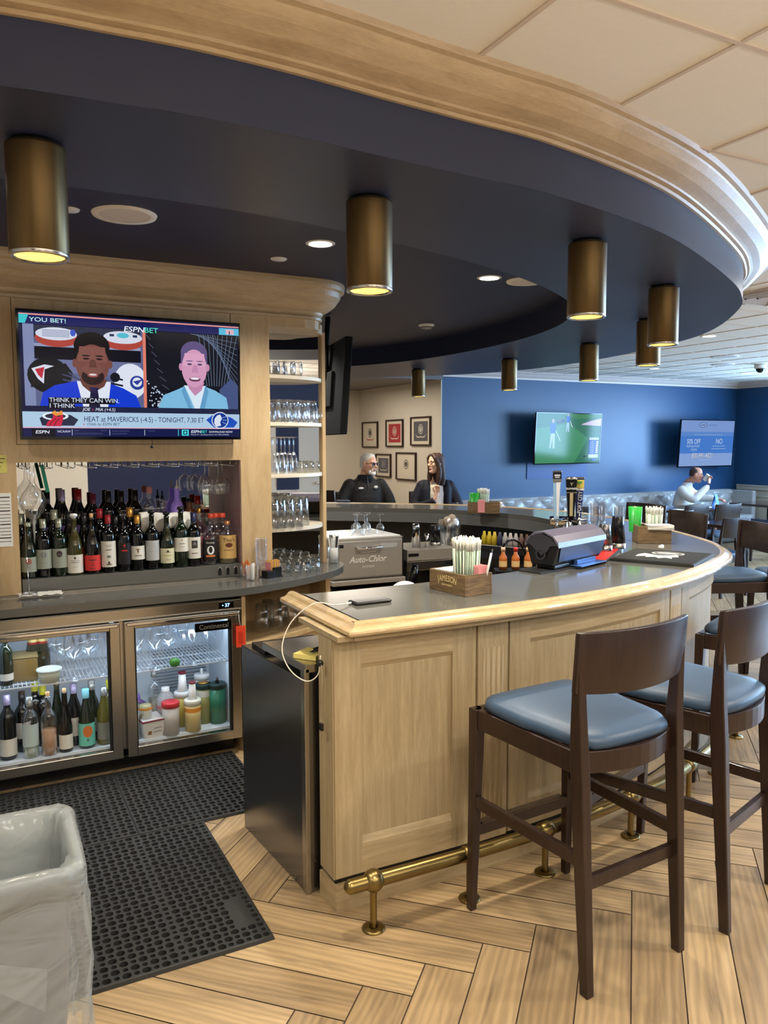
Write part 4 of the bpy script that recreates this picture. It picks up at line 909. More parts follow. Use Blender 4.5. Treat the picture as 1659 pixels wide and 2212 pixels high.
# ------------------------------------------------------------------ bar stools
def make_stool():
    t = thing('bar_stool', 'x', 'bar stool')
    SH = 0.748
    b = MB().use(espresso)
    # rear legs: foot splayed back, sweep forward at the seat, lean back at the top
    for s, nm in ((-1, 'rear_leg'), (1, 'rear_leg')):
        b = MB().use(espresso)
        pts = [(0.210, -0.272, 0, 0.030, 0.034), (0.212, -0.250, 0.35, 0.034, 0.044), (0.214, -0.232, 0.66, 0.036, 0.052), (0.216, -0.226, 0.80, 0.034, 0.046), (0.222, -0.228, 0.94, 0.03, 0.034), (0.228, -0.234, 1.115, 0.024, 0.018)]
        vs = []; fs = []
        for (x, y, z, w_, d_) in pts:
            for a, c in ((-1,-1),(1,-1),(1,1),(-1,1)): vs.append((s*x+a*w_/2, y+c*d_/2, z))
        for i in range(len(pts)-1):
            for j in range(4): fs.append((i*4+j, i*4+(j+1)%4, i*4+4+(j+1)%4, i*4+4+j))
        fs += [(3,2,1,0), tuple(range(20, 24))]
        b.add(vs, fs); b.build(nm, t, bev=0.004)
    for s in (-1, 1):
        b = MB().use(espresso)
        vs = []; fs = []; pts = [(0.232, 0.27, 0, 0.028, 0.028), (0.226, 0.262, 0.42, 0.036, 0.036), (0.222, 0.258, SH, 0.044, 0.044)]
        for (x, y, z, w_, d_) in pts:
            for a, c in ((-1,-1),(1,-1),(1,1),(-1,1)): vs.append((s*x+a*w_/2, y+c*d_/2, z))
        for i in range(2):
            for j in range(4): fs.append((i*4+j, i*4+(j+1)%4, i*4+4+(j+1)%4, i*4+4+j))
        fs += [(3,2,1,0), (8,9,10,11)]
        b.add(vs, fs); b.build('front_leg', t, bev=0.004)
    # seat frame (apron); the rear rail bows outwards
    b = MB().use(espresso).bar((-0.222, 0.262, SH-0.035), (0.222, 0.262, SH-0.035), 0.07, 0.03, (0, 1, 0))
    for s in (-1, 1): b.bar((s*0.225, 0.26, SH-0.035), (s*0.21, -0.2, SH-0.035), 0.07, 0.026, (1, 0, 0))
    arc = [(-0.2+0.4*i/10, -0.215-0.05*math.sin(PI*i/10)) for i in range(11)]
    b.sweep(arc, [(0.012, SH-0.07), (0.012, SH), (-0.014, SH), (-0.014, SH-0.07)])
    b.build('seat_frame', t, bev=0.003)
    # cushion
    n = 36; vs = []; fs = []; rings = [(0.90, SH-0.002), (0.985, SH+0.004), (1.0, SH+0.02), (0.985, SH+0.032), (0.93, SH+0.044), (0.75, SH+0.050), (0.4, SH+0.053), (0.0, SH+0.054)]
    def outline_(a):
        c, s_ = math.cos(a), math.sin(a); p = 8.0
        r_ = (abs(c)**p+abs(s_)**p)**(-1/p); x = c*r_*0.224; y = s_*r_*0.248
        if y < 0: x *= 1-0.10*(-y/0.245); y = y*(1.0+0.12*(1-(x/0.23)**2))
        else: x *= 1.03
        return x, y+0.012
    for k_, z in rings:
        for i in range(n): x, y = outline_(2*PI*i/n); vs.append((x*k_, (y-0.012)*k_+0.012, z))
    for j in range(len(rings)-1):
        for i in range(n): fs.append((j*n+i, j*n+(i+1) % n, (j+1)*n+(i+1) % n, (j+1)*n+i))
    b = MB().use(vinyl).add(vs, fs, True).add(vs[:n], [tuple(range(n))[::-1]]); b.build('seat', t)
    # curved back panel
    n = 16; vs = []; fs = []
    for j, (z, yy) in enumerate(((0.935, -0.229), (1.02, -0.235), (1.122, -0.243))):
        for i in range(n+1):
            u = -1+2*i/n; x = u*0.243; bow = -0.045*(1-u*u); dz = -0.012*(1-u*u) if j == 0 else 0.0
            for off in (0.010, -0.010): vs.append((x, yy+bow+off+0.004, z+dz+(0.0 if j < 2 else -0.0*u)))
    S = 2*(n+1)
    for j in range(2):
        for i in range(n):
            a = j*S+2*i; fs.append((a, a+2, a+2+S, a+S)); fs.append((a+1, a+1+S, a+3+S, a+3))
    for i in range(n): fs.append((2*i, 2*i+1, 2*i+3, 2*i+2)); a = 2*S+2*i; fs.append((a, a+2, a+3, a+1))
    for j in range(2):
        a = j*S; fs.append((a, a+S, a+S+1, a+1)); a = j*S+2*n; fs.append((a, a+1, a+1+S, a+S))
    b = MB().use(espresso).add(vs, fs, True); b.build('backrest', t, bev=0.004)
    # stretchers
    for s in (-1, 1): MB().use(espresso).bar((s*0.229, 0.265, 0.41), (s*0.2055, -0.238, 0.41), 0.042, 0.022, (1, 0, 0)).build('stretcher', t, bev=0.003)
    MB().use(espresso).bar((-0.205, -0.238, 0.335), (0.205, -0.238, 0.335), 0.042, 0.022, (0, 1, 0)).build('stretcher', t, bev=0.003)
    b = MB().use(espresso).bar((-0.228, 0.264, 0.30), (0.228, 0.264, 0.30), 0.04, 0.03, (0, 1, 0))
    o = b.build('footrest', t, bev=0.003)
    MB().use(mat('footrest_metal_cap', (112, 100, 88), 0.35, 0.9)).box(-0.2, 0.2, 0.247, 0.2815, 0.321, 0.3235).box(-0.2, 0.2, 0.2795, 0.2815, 0.296, 0.3235).build('metal_cap', o)
    return t
st = make_stool()
stools = [(1.776, 2.012, 4, 'near dark wood bar stool with slate blue seat, in front of the brass rail end'),
          (2.342, 2.068, 17.2, 'second dark wood bar stool, right beside the nearest one'),
          (3.42, 2.50, 24, 'bar stool turned with its blue seat showing behind the two near stools'),
          (5.0, 3.42, 55, 'dark bar stool cut by the right edge, behind the one tucked under the bend'),
          (4.56, 3.71, 66, 'dark bar stool with grey-blue seat tucked under the right bend of the bar'),
          (4.83, 4.52, 78, 'dark bar stool whose back rises above the right rim of the bar'),
          (5.16, 5.25, 88, 'bar stool farther along the right bend, mostly behind the bar rail')]
for i, (x, y, a, lab) in enumerate(stools):
    o = st if i == 0 else dup(st)
    o.location = (x, y, 0); o.rotation_euler = (0, 0, R(a)); o['label'] = lab; o['group'] = 'bar stools along the counter'

# ------------------------------------------------------------------ dining chairs and tables
def make_chair():
    t = thing('dining_chair', 'x', 'dining chair')
    for s in (-1, 1):
        MB().use(espresso).bar((s*0.2, -0.25, 0), (s*0.198, -0.2, 0.45), 0.028, 0.03, (0, 1, 0), 0.034, 0.04).bar((s*0.198, -0.2, 0.45), (s*0.2, -0.262, 0.87), 0.034, 0.04, (0, 1, 0), 0.024, 0.02).build('rear_leg', t, bev=0.003)
        MB().use(espresso).bar((s*0.215, 0.22, 0), (s*0.21, 0.215, 0.43), 0.028, 0.028, (0, 1, 0), 0.04, 0.04).build('front_leg', t, bev=0.003)
    b = MB().use(espresso).bar((-0.21, 0.215, 0.40), (0.21, 0.215, 0.40), 0.06, 0.026, (0, 1, 0)).bar((-0.2, -0.2, 0.40), (0.2, -0.2, 0.40), 0.06, 0.026, (0, 1, 0))
    for s in (-1, 1): b.bar((s*0.21, 0.215, 0.40), (s*0.2, -0.2, 0.40), 0.06, 0.024, (1, 0, 0))
    b.build('seat_frame', t)
    n = 24; vs = []; fs = []
    rings = [(0.97, 0.43), (1.0, 0.45), (0.97, 0.475), (0.8, 0.487), (0, 0.49)]
    for k_, z in rings:
        for i in range(n):
            a = 2*PI*i/n; c, s_ = math.cos(a), math.sin(a); r_ = (abs(c)**5+abs(s_)**5)**(-0.2); vs.append((c*r_*0.215*k_, s_*r_*0.22*k_, z))
    for j in range(4):
        for i in range(n): fs.append((j*n+i, j*n+(i+1) % n, (j+1)*n+(i+1) % n, (j+1)*n+i))
    MB().use(vinyl).add(vs, fs, True).build('seat', t)
    n = 10; vs = []; fs = []
    for j, (z, yy) in enumerate(((0.66, -0.232), (0.87, -0.262))):
        for i in range(n+1):
            u = -1+2*i/n
            for off in (0.009, -0.009): vs.append((u*0.213, yy-0.035*(1-u*u)+off, z-(0.01*(1-u*u) if j == 0 else 0)))
    S = 2*(n+1)
    for i in range(n): a = 2*i; fs += [(a, a+2, a+2+S, a+S), (a+1, a+1+S, a+3+S, a+3), (a, a+1, a+3, a+2), (S+a, S+a+2, S+a+3, S+a+1)]
    fs += [(0, S, S+1, 1), (2*n, 2*n+1, 2*n+1+S, 2*n+S)]
    MB().use(espresso).add(vs, fs, True).build('backrest', t, bev=0.003)
    for s in (-1, 1): MB().use(espresso).bar((s*0.213, 0.22, 0.2), (s*0.2, -0.225, 0.2), 0.03, 0.018, (1, 0, 0)).build('stretcher', t)
    return t
ch = make_chair()
tabletop = mat('espresso_table_top', (58, 42, 36), 0.12, coat=0.4)
def table(x, y, rz, w_, d_, label, z=0.735):
    t = thing('dining_table', label, 'table', (x, y, 0), rz, 'dark dining tables')
    MB().use(tabletop).box(-w_/2, w_/2, -d_/2, d_/2, z-0.035, z).build('tabletop', t, bev=0.004)
    MB().use(black).tube([(0, 0, 0.02), (0, 0, z-0.036)], 0.035, 16).build('pedestal', t)
    b = MB().use(black)
    for a in range(4): q = R(45+90*a); b.bar((0, 0, 0.028), (math.cos(q)*0.3, math.sin(q)*0.3, 0.014), 0.06, 0.022, (0, 0, 1))
    b.build('base_foot', t)
table(9.15, 8.05, 0, 1.3, 0.75, 'dark glossy dining table where the man in white sits')
table(10.9, 8.05, 0, 0.9, 0.75, 'dark dining table at the far right beside the wainscot')
table(6.75, 8.45, 0, 0.8, 0.7, 'dark dining table in front of the bench left of the beer taps')
table(8.0, 6.2, R(0), 1.0, 0.75, 'dark dining table in the middle of the room behind the bar bend')
chairs = [(6.3, 7.95, 10, 'dark dining chair back just above the far bar rail, left of the beer taps'),
          (6.95, 7.9, 5, 'dark dining chair back above the far bar rail, directly left of the beer taps'),
          (7.35, 7.35, 8, 'dark dining chair behind the green cup on the right'),
          (7.35, 6.85, 12, 'dark low dining chair behind the bar rail left of the man in white'),
          (8.2, 7.35, 0, 'dark dining chair in front of the white plate on the man’s table'.replace('’', "'")),
          (8.75, 7.3, -6, 'dark dining chair between the plate and the blue table card'),
          (7.25, 6.0, 0, 'dark dining chair with a bright bluish window reflection on its back'),
          (9.9, 7.2, 0, 'dark dining chair at the right end of the far row'),
          (10.6, 7.3, 20, 'dark dining chair near the wainscot at the right edge')]
for i, (x, y, a, lab) in enumerate(chairs):
    o = ch if i == 0 else dup(ch)
    o.location = (x, y, 0); o.rotation_euler = (0, 0, R(a)); o['label'] = lab; o['group'] = 'dark dining chairs'
# chair left of the seated man in the alcove
o = dup(st, (3.86, 8.86, 0), R(-62), 'brown wooden stool back left of the white-haired person in the alcove', 'alcove stools')
# booth bench along the blue wall
bn = thing('tufted_bench', 'long button-tufted blue-grey bench along the royal blue wall', 'bench', (8.8, 9.2, 0))
MBn = T(-8.8, -9.2, 0)
bv = mat('bench_vinyl', (160, 160, 160), 0.36, coat=0.25, noise=0.05, nscale=4)
nx, nz = 230, 20; x0, x1 = NX+0.02, 11.62; vs = []; fs = []
for j in range(nz+1):
    z = 0.44+(0.86-0.44)*j/nz
    for i in range(nx+1):
        x = x0+(x1-x0)*i/nx; d = 0.0
        zz = (z-0.44)/0.14; k_ = (x-x0)/0.17
        g = abs(math.sin(PI*(k_+zz)/2))*abs(math.sin(PI*(k_-zz)/2))
        d = 0.05*g**0.45
        rnd = 0.05*max(0, (j/nz-0.85)/0.15)**2
        vs.append((x, 9.34-d+rnd, z))
for j in range(nz):
    for i in range(nx): a = j*(nx+1)+i; fs.append((a, a+1, a+nx+2, a+nx+1))
b = MB().at(MBn).use(bv).add(vs, fs, True).box(x0, x1, 9.35, WY-0.005, 0.0, 0.865); b.build('tufted_back', bn, recalc=False)
MB().at(MBn).use(bv).box(x0, x1, 8.86, 9.35, 0.36, 0.46).build('seat_cushion', bn, bev=0.03, bseg=3)
MB().at(MBn).use(espresso).box(x0, x1, 8.92, 9.35, 0.0, 0.36).build('plinth', bn)
MB().at(MBn).use(bv).box(x1, x1+0.09, 8.9, WY-0.01, 0, 0.86).build('end_panel', bn, bev=0.03, bseg=3)

# ------------------------------------------------------------------ framed prints in the alcove
AX = NX-0.001
def framed(y0, y1, z0, z1, ground, emblem, label):
    t = thing('framed_print', label, 'picture', (NX, (y0+y1)/2, z0), group='framed crests on the cream wall')
    M = T(-NX, -(y0+y1)/2, -z0)
    b = MB().at(M).use(mat('dark_frame_wood', (46, 26, 22), 0.35))
    f = 0.022; b.box(NX-0.03, AX, y0, y1, z0, z0+f).box(NX-0.03, AX, y0, y1, z1-f, z1).box(NX-0.03, AX, y0, y0+f, z0+f, z1-f).box(NX-0.03, AX, y1-f, y1, z0+f, z1-f); b.build('frame', t)
    MB().at(M).use(mat('mat_board', (214, 204, 184), 0.7)).box(NX-0.012, AX, y0+f, y1-f, z0+f, z1-f).build('mat_board', t)
    b = MB().at(M); cy, cz = (y0+y1)/2, (z0+z1)/2; w_, h_ = (y1-y0), (z1-z0)
    mm = 0.085
    b.use(mat('print_ground_%d_%d_%d' % ground, ground, 0.6)).box(NX-0.013, NX-0.012, y0+mm, y1-mm, z0+mm*0.8, z1-mm*0.8)
    n = 20; e = mat('print_emblem_%d_%d_%d' % emblem, emblem, 0.6); g = mat('print_ground_%d_%d_%d' % ground, None)
    def ring(ry, rz_, ry2, rz2, oz, mm_, x):
        vs = [(x, cy+ry*math.cos(2*PI*i/n), cz+oz+rz_*math.sin(2*PI*i/n)) for i in range(n)]+[(x, cy+ry2*math.cos(2*PI*i/n), cz+oz+rz2*math.sin(2*PI*i/n)) for i in range(n)]
        b.use(mm_).add(vs, [(i, (i+1) % n, n+(i+1) % n, n+i) for i in range(n)])
    ring(w_*0.12, h_*0.17, w_*0.095, h_*0.14, 0.03, e, NX-0.0134); ring(w_*0.07, h_*0.1, w_*0.03, h_*0.05, 0.03, e, NX-0.0135)
    b.use(e)
    for s in (-1, 1):
        b.quad((NX-0.0135, cy, cz+h_*0.02), (NX-0.0135, cy+s*w_*0.05, cz+h_*0.09), (NX-0.0135, cy+s*w_*0.02, cz+h_*0.14), (NX-0.0135, cy, cz+h_*0.1))
    pts = [(-0.24, -0.10), (-0.2, -0.17), (-0.1, -0.19), (0, -0.17), (0.1, -0.19), (0.2, -0.17), (0.24, -0.10)]
    rb = mat('ribbon_%s' % ('red' if ground == (214, 204, 184) and emblem == (60, 52, 50) else 'cream'), (176, 46, 44) if ground == (214, 204, 184) and emblem == (60, 52, 50) else (214, 204, 184), 0.6)
    b.use(rb)
    for i in range(6):
        (a, c), (d, e_) = pts[i], pts[i+1]; b.quad((NX-0.0136, cy+a*w_, cz+c*h_), (NX-0.0136, cy+d*w_, cz+e_*h_), (NX-0.0136, cy+d*w_, cz+(e_-0.035)*h_), (NX-0.0136, cy+a*w_, cz+(c-0.035)*h_))
    b.build('print', t, recalc=False)
cream = (214, 204, 184)
framed(11.43, 12.0, 1.60, 2.025, cream, (60, 52, 50), 'framed cream print with dark crest and red ribbon, top left of the group')
framed(10.58, 11.14, 1.615, 2.04, (164, 52, 58), (206, 176, 160), 'framed red print with pale crest, top middle')
framed(9.76, 10.34, 1.635, 2.06, (86, 84, 88), (196, 192, 180), 'framed charcoal print with silver crest, top right')
framed(10.98, 11.50, 1.13, 1.505, (96, 94, 100), (140, 138, 140), 'framed grey print partly hidden behind the white-haired man')
framed(10.18, 10.80, 1.11, 1.535, cream, (90, 84, 78), 'framed cream print with thin dark crest, bottom right between the two people')
# ------------------------------------------------------------------ bottles
darkg = mat('dark_bottle_glass', (5, 6, 5), 0.06, coat=0.4)
greeng = mat('green_bottle_glass', (16, 28, 14), 0.06, coat=0.5)
oliveg = mat('olive_bottle_glass', (56, 54, 20), 0.08, coat=0.5)
yellowg = mat('yellow_green_bottle_glass', (96, 92, 26), 0.08, coat=0.5)
PROF = {
 'bordeaux': [(0.0, 0.0), (0.034, 0.0), (0.0375, 0.006), (0.0375, 0.188), (0.0345, 0.206), (0.022, 0.226), (0.0155, 0.238), (0.0140, 0.25), (0.0138, 0.288), (0.0152, 0.290), (0.0152, 0.300), (0.0, 0.300)],
 'burgundy': [(0.0, 0.0), (0.037, 0.0), (0.0405, 0.006), (0.0405, 0.138), (0.037, 0.165), (0.028, 0.198), (0.0185, 0.226), (0.0150, 0.246), (0.0145, 0.286), (0.016, 0.288), (0.016, 0.298), (0.0, 0.298)],
 'flute': [(0.0, 0.0), (0.034, 0.0), (0.037, 0.006), (0.037, 0.13), (0.032, 0.18), (0.021, 0.24), (0.015, 0.28), (0.0142, 0.322), (0.0155, 0.324), (0.0155, 0.332), (0.0, 0.332)],
 'spirit': [(0.0, 0.0), (0.036, 0.0), (0.040, 0.005), (0.040, 0.135), (0.036, 0.160), (0.022, 0.182), (0.0145, 0.196), (0.0138, 0.235), (0.0155, 0.237), (0.0155, 0.245), (0.0, 0.245)],
 'tall': [(0.0, 0.0), (0.034, 0.0), (0.0365, 0.005), (0.0365, 0.20), (0.032, 0.225), (0.018, 0.245), (0.0145, 0.255), (0.0140, 0.305), (0.0155, 0.307), (0.0155, 0.316), (0.0, 0.316)],
 'round': [(0.0, 0.0), (0.044, 0.0), (0.050, 0.006), (0.050, 0.135), (0.044, 0.162), (0.026, 0.185), (0.0165, 0.198), (0.0155, 0.232), (0.0175, 0.234), (0.0175, 0.242), (0.0, 0.242)],
}
def emb(b, r, z, w_, h_, m_, shape='disc', n=16):
    """small printed mark wrapped on the front (-Y side) of a cylinder"""
    cols = 10; vs = []
    for i in range(cols+1):
        u = -1+2*i/cols; x = u*w_/2
        lo, hi = {'disc': (-math.sqrt(max(1-u*u, 0))*h_/2, math.sqrt(max(1-u*u, 0))*h_/2), 'tri': (-h_/2+abs(u)*h_, h_/2)}.get(shape, (-h_/2, h_/2))
        for y in (lo, hi): vs.append((r*math.sin(x/r), -r*math.cos(x/r), z+y))
    b.use(m_).add(vs, [(2*i, 2*i+2, 2*i+3, 2*i+1) for i in range(cols)])
def bottle(kind, loc, glassm, cap, lab, label, marks=(), txt=None, name='wine_bottle', cat='bottle', group=None, rz=0.0, sc_=1.0, liquid=None, cap_h=0.045, capstyle='foil', lab2=None):
    t = thing(name, label, cat, loc, rz, group); t.scale = (sc_, sc_, sc_)
    P = PROF[kind]; MB().use(glassm).lathe(P, 26).build('glass_body', t)
    rb = max(r for r, z in P); ht = P[-1][1]; rn = P[-2][0]
    if liquid:
        rl_ = [(max(r-0.0025, 0), max(z, 0.003)) for r, z in P if z <= liquid[1]]; rl_ = rl_+[(rl_[-1][0], liquid[1]), (0, liquid[1])]
        MB().use(liquid[0]).lathe(rl_, 22).build('contents', t)
    if lab:
        m_, z0_, z1_ = lab; b = MB().use(m_).lathe([(rb+0.0005, z0_), (rb+0.0005, z1_)], 20, a0=R(-90-78), a1=R(-90+78), capt=False, capb=False)
        for q_, (mm, zz, w_, h_, sh) in enumerate(marks): emb(b, rb+0.0010+0.0002*q_, zz, w_, h_, mm, sh)
        if txt:
            for (s_, size, zz, mm) in txt:
                b.use(mm); n0 = len(b.v); b.text(s_, size, FRONT, 'CENTER')
                for i in range(n0, len(b.v)):
                    v = b.v[i]; b.v[i] = Vector(((rb+0.0022)*math.sin(v.x/rb), -(rb+0.0022)*math.cos(v.x/rb), v.z+zz))
        b.build('label', t, recalc=False)
    if lab2:
        m_, z0_, z1_, r_ = lab2; MB().use(m_).lathe([(r_, z0_), (r_*0.82, z1_)], 16, a0=R(-90-70), a1=R(-90+70), capt=False, capb=False).build('neck_label', t, recalc=False)
    if cap:
        b = MB().use(cap)
        if capstyle == 'foil': b.lathe([(rn+0.0006, ht-cap_h), (rn+0.0008, ht+0.001), (0, ht+0.0015)], 20, capb=False)
        elif capstyle == 'cork': b.lathe([(0.0085, ht), (0.0105, ht+0.022), (0, ht+0.022)], 14)
        elif capstyle == 'stopper': b.lathe([(0.010, ht-0.002), (0.012, ht+0.006), (0.019, ht+0.010), (0.0205, ht+0.018), (0.015, ht+0.025), (0, ht+0.027)], 18)
        elif capstyle == 'screw': b.lathe([(rn+0.001, ht-0.02), (rn+0.0012, ht+0.002), (0, ht+0.002)], 18, capb=False)
        elif capstyle == 'pourer': b.lathe([(0.011, ht), (0.011, ht+0.012), (0.005, ht+0.018), (0.0035, ht+0.05), (0, ht+0.05)], 12)
        b.build('cap', t, recalc=False)
    return t
silv = mat('silver_green_screw_cap', (156, 158, 138), 0.3, 0.7); silvg = mat('grey_screw_cap', (150, 150, 146), 0.3, 0.6)
redf = mat('red_foil', (132, 18, 26), 0.35, 0.2); goldf = mat('gold_foil', (172, 122, 52), 0.3, 0.7); corkm = mat('cork', (206, 160, 112), 0.8)
navyf = mat('navy_foil', (26, 32, 70), 0.35, 0.2); lilac = mat('lilac_foil', (150, 140, 168), 0.35, 0.3); blackf = mat('black_foil', (18, 16, 18), 0.3); aqua = mat('aqua_cap', (120, 190, 205), 0.4); yelf = mat('yellow_foil', (208, 206, 50), 0.4)
labw = mat('white_bottle_label', (216, 212, 200), 0.6); labg = mat('grey_green_label', (150, 156, 142), 0.6); labc = mat('cream_label', (208, 204, 168), 0.6); labr = mat('red_label', (206, 52, 48), 0.6); labk = mat('black_label', (26, 22, 24), 0.5)
ink = mat('label_ink_dark', (60, 54, 50), 0.6); inkr = mat('label_ink_red', (168, 60, 50), 0.6); inkl = mat('label_ink_grey', (120, 122, 120), 0.6); inko = mat('label_ink_orange', (214, 120, 50), 0.6)
ZL = 0.9885
def bx_(px, y, py=1150): return ony(px, py, y).x
G1 = 'bottles on the back bar riser'
lines = [(ink, 0.075, 0.035, 0.0016, 'rect'), (ink, 0.066, 0.03, 0.0016, 'rect')]
spec = [
 (60, 'burgundy', greeng, silv, (labg, 0.035, 0.115), 'wine bottle with silver cap, grey label and orange seal, leftmost in the front row', [(inkr, 0.092, 0.030, 0.030, 'disc'), (labg, 0.092, 0.02, 0.02, 'disc'), (inkr, 0.092, 0.013, 0.013, 'disc'), (inkl, 0.06, 0.035, 0.0015, 'rect')], 'screw', None, 0.96),
 (93, 'bordeaux', darkg, silv, (labg, 0.045, 0.145), 'wine bottle with silver cap, grey-green label and pale grey round seal', [(inkl, 0.118, 0.030, 0.032, 'disc'), (labg, 0.118, 0.006, 0.028, 'rect'), (inkl, 0.075, 0.035, 0.0015, 'rect')], 'foil', None, 1.0),
 (127, 'bordeaux', greeng, silv, (labg, 0.045, 0.145), 'wine bottle with silver cap, grey-green label and dark plum round seal', [(mat('label_ink_plum', (58, 36, 44), 0.6), 0.118, 0.031, 0.033, 'disc'), (labg, 0.118, 0.024, 0.0012, 'rect'), (labg, 0.112, 0.02, 0.0012, 'rect'), (inkl, 0.075, 0.035, 0.0015, 'rect')], 'foil', None, 1.0),
 (160, 'burgundy', oliveg, whitepl, (labw, 0.012, 0.108), 'half-empty olive wine bottle with white label and white stopper', [(ink, 0.092, 0.012, 0.012, 'disc'), (ink, 0.078, 0.05, 0.0014, 'rect'), (ink, 0.068, 0.044, 0.0022, 'rect'), (inkl, 0.045, 0.03, 0.0014, 'rect')], 'stopper', (labw, 0.165, 0.185, 0.036), 1.0),
 (198, 'burgundy', darkg, corkm, (labr, 0.018, 0.10), 'dark wine bottle with bright red label and pale cork', [(ink, 0.075, 0.045, 0.006, 'disc'), (labr, 0.070, 0.036, 0.006, 'disc'), (ink, 0.06, 0.003, 0.03, 'rect'), (ink, 0.045, 0.02, 0.002, 'rect'), (ink, 0.03, 0.028, 0.003, 'rect')], 'cork', None, 1.0),
 (233, 'bordeaux', darkg, redf, (labw, 0.03, 0.165), 'wine bottle with red foil and tall white label of small dark birds', [(inkl, 0.145, 0.04, 0.0016, 'rect'), (inkl, 0.138, 0.03, 0.0016, 'rect'), (ink, 0.12, 0.03, 0.003, 'rect'), (inkl, 0.085, 0.022, 0.014, 'disc'), (ink, 0.05, 0.014, 0.018, 'tri'), (ink, 0.045, 0.03, 0.006, 'disc')], 'foil', None, 1.03),
 (267, 'bordeaux', darkg, glass, (labk, 0.04, 0.16), 'dark wine bottle with black label, red figure and clear stopper', [(mat('bright_red_ink', (206, 40, 30), 0.5), 0.142, 0.012, 0.02, 'tri'), (mat('bright_red_ink', None), 0.118, 0.034, 0.006, 'rect')], 'stopper', None, 0.97),
 (296, 'bordeaux', darkg, goldf, (labw, 0.06, 0.135), 'wine bottle with gold foil and white label of a spread-winged bird', [(mat('bird_brown_ink', (110, 84, 50), 0.6), 0.115, 0.03, 0.008, 'tri'), (mat('bird_brown_ink', None), 0.105, 0.009, 0.014, 'disc'), (ink, 0.083, 0.04, 0.003, 'rect')], 'foil', None, 1.0),
 (328, 'bordeaux', darkg, blackf, (mat('silver_grey_label', (176, 178, 178), 0.4), 0.05, 0.16), 'wine bottle with silvery grey label and black stopper', [(inkl, 0.10, 0.05, 0.001, 'rect')], 'stopper', None, 1.0),
 (360, 'burgundy', greeng, blackf, (labc, 0.03, 0.115), 'green wine bottle with cream castle label and black stopper', [(ink, 0.093, 0.036, 0.002, 'rect'), (ink, 0.098, 0.012, 0.012, 'rect'), (mat('label_ink_ochre', (176, 160, 80), 0.6), 0.075, 0.05, 0.003, 'rect'), (inkl, 0.05, 0.04, 0.0016, 'rect')], 'stopper', None, 0.97),
 (391, 'bordeaux', greeng, blackf, (labw, 0.085, 0.16), 'green wine bottle with high white script label and black stopper', [(ink, 0.148, 0.006, 0.006, 'disc'), (ink, 0.128, 0.034, 0.0022, 'rect'), (inkl, 0.112, 0.03, 0.0014, 'rect')], 'stopper', None, 1.04),
 (418, 'bordeaux', darkg, navyf, (labw, 0.045, 0.165), 'wine bottle with navy foil and white label of a dark horse head', [(ink, 0.125, 0.034, 0.044, 'rect'), (mat('horse_grey_ink', (120, 118, 116), 0.6), 0.122, 0.02, 0.030, 'disc'), (ink, 0.115, 0.02, 0.016, 'disc'), (ink, 0.075, 0.034, 0.003, 'rect')], 'foil', None, 1.0),
]
for (px, kind, gm, cap, lab, label, marks, cs, l2, s_) in spec:
    bottle(kind, (bx_(px, 4.435), 4.435, ZL), gm, cap, lab, label, marks, None, group=G1, rz=R(-6), sc_=s_, capstyle=cs, lab2=l2)
rum = mat('dark_rum_liquid', (24, 10, 8), 0.2)
bottle('spirit', (bx_(452, 4.44), 4.44, ZL), glass, labk, (labk, 0.03, 0.148), 'small rum bottle with black label reading Goslings', [(whitepl, 0.085, 0.044, 0.05, 'disc'), (labk, 0.088, 0.022, 0.036, 'disc'), (inko, 0.052, 0.055, 0.010, 'rect')], [('Goslings', 0.0145, 0.124, labw)], name='rum_bottle', group=G1, rz=R(-6), liquid=(rum, 0.12), capstyle='screw')
vodka = translucent('pale_straw_liquid', (196, 180, 120), 0.35, 0.1)
bottle('round', (bx_(491, 4.45), 4.45, ZL), glass, mat('copper_cap', (176, 120, 80), 0.3, 0.6), (mat('tan_kraft_label', (206, 168, 104), 0.6), 0.03, 0.165), "round vodka bottle with tan label reading Tito's, rightmost in front", [(mat('brown_oval', (92, 46, 24), 0.6), 0.108, 0.044, 0.026, 'disc')], [("Tito's", 0.030, 0.128, ink), ('Handmade', 0.0135, 0.076, ink)], name='vodka_bottle', group=G1, rz=R(-6), liquid=(vodka, 0.08), capstyle='screw')
# second row
row2 = [(44, 'bordeaux', darkg, silv, 'foil', 1.06, 'second-row wine bottle with silver cap behind the leftmost bottle', labw), (73, 'bordeaux', darkg, silvg, 'foil', 1.06, 'second-row wine bottle with grey cap between the two leftmost labels', labg),
 (118, 'bordeaux', darkg, silv, 'foil', 1.13, 'second-row wine bottle with tall silver cap behind the plum seal bottle', labg), (150, 'burgundy', darkg, blackf, 'foil', 1.1, 'second-row dark wine bottle with white neck label behind the white stopper bottle', labw),
 (182, 'burgundy', darkg, blackf, 'foil', 1.05, 'second-row dark wine bottle with a pink-red label left of the red label bottle', labr), (216, 'bordeaux', darkg, redf, 'foil', 1.12, 'second-row wine bottle with red foil and white label behind the bird label', labw),
 (250, 'bordeaux', darkg, blackf, 'foil', 0.98, 'second-row black wine bottle right of the red foil bottles', labk), (281, 'bordeaux', darkg, goldf, 'foil', 1.12, 'second-row wine bottle with gold foil, left of the other gold foil bottle', labk),
 (312, 'bordeaux', darkg, blackf, 'foil', 0.98, 'second-row black bottle between the gold foil and the grey label bottles', labk), (345, 'bordeaux', darkg, blackf, 'foil', 0.95, 'second-row black bottle below the left end of the white cloth', labw),
 (374, 'bordeaux', darkg, blackf, 'foil', 0.95, 'second-row black bottle below the middle of the white cloth', labw), (404, 'bordeaux', darkg, blackf, 'foil', 0.95, 'second-row dark bottle below the right end of the white cloth', labw)]
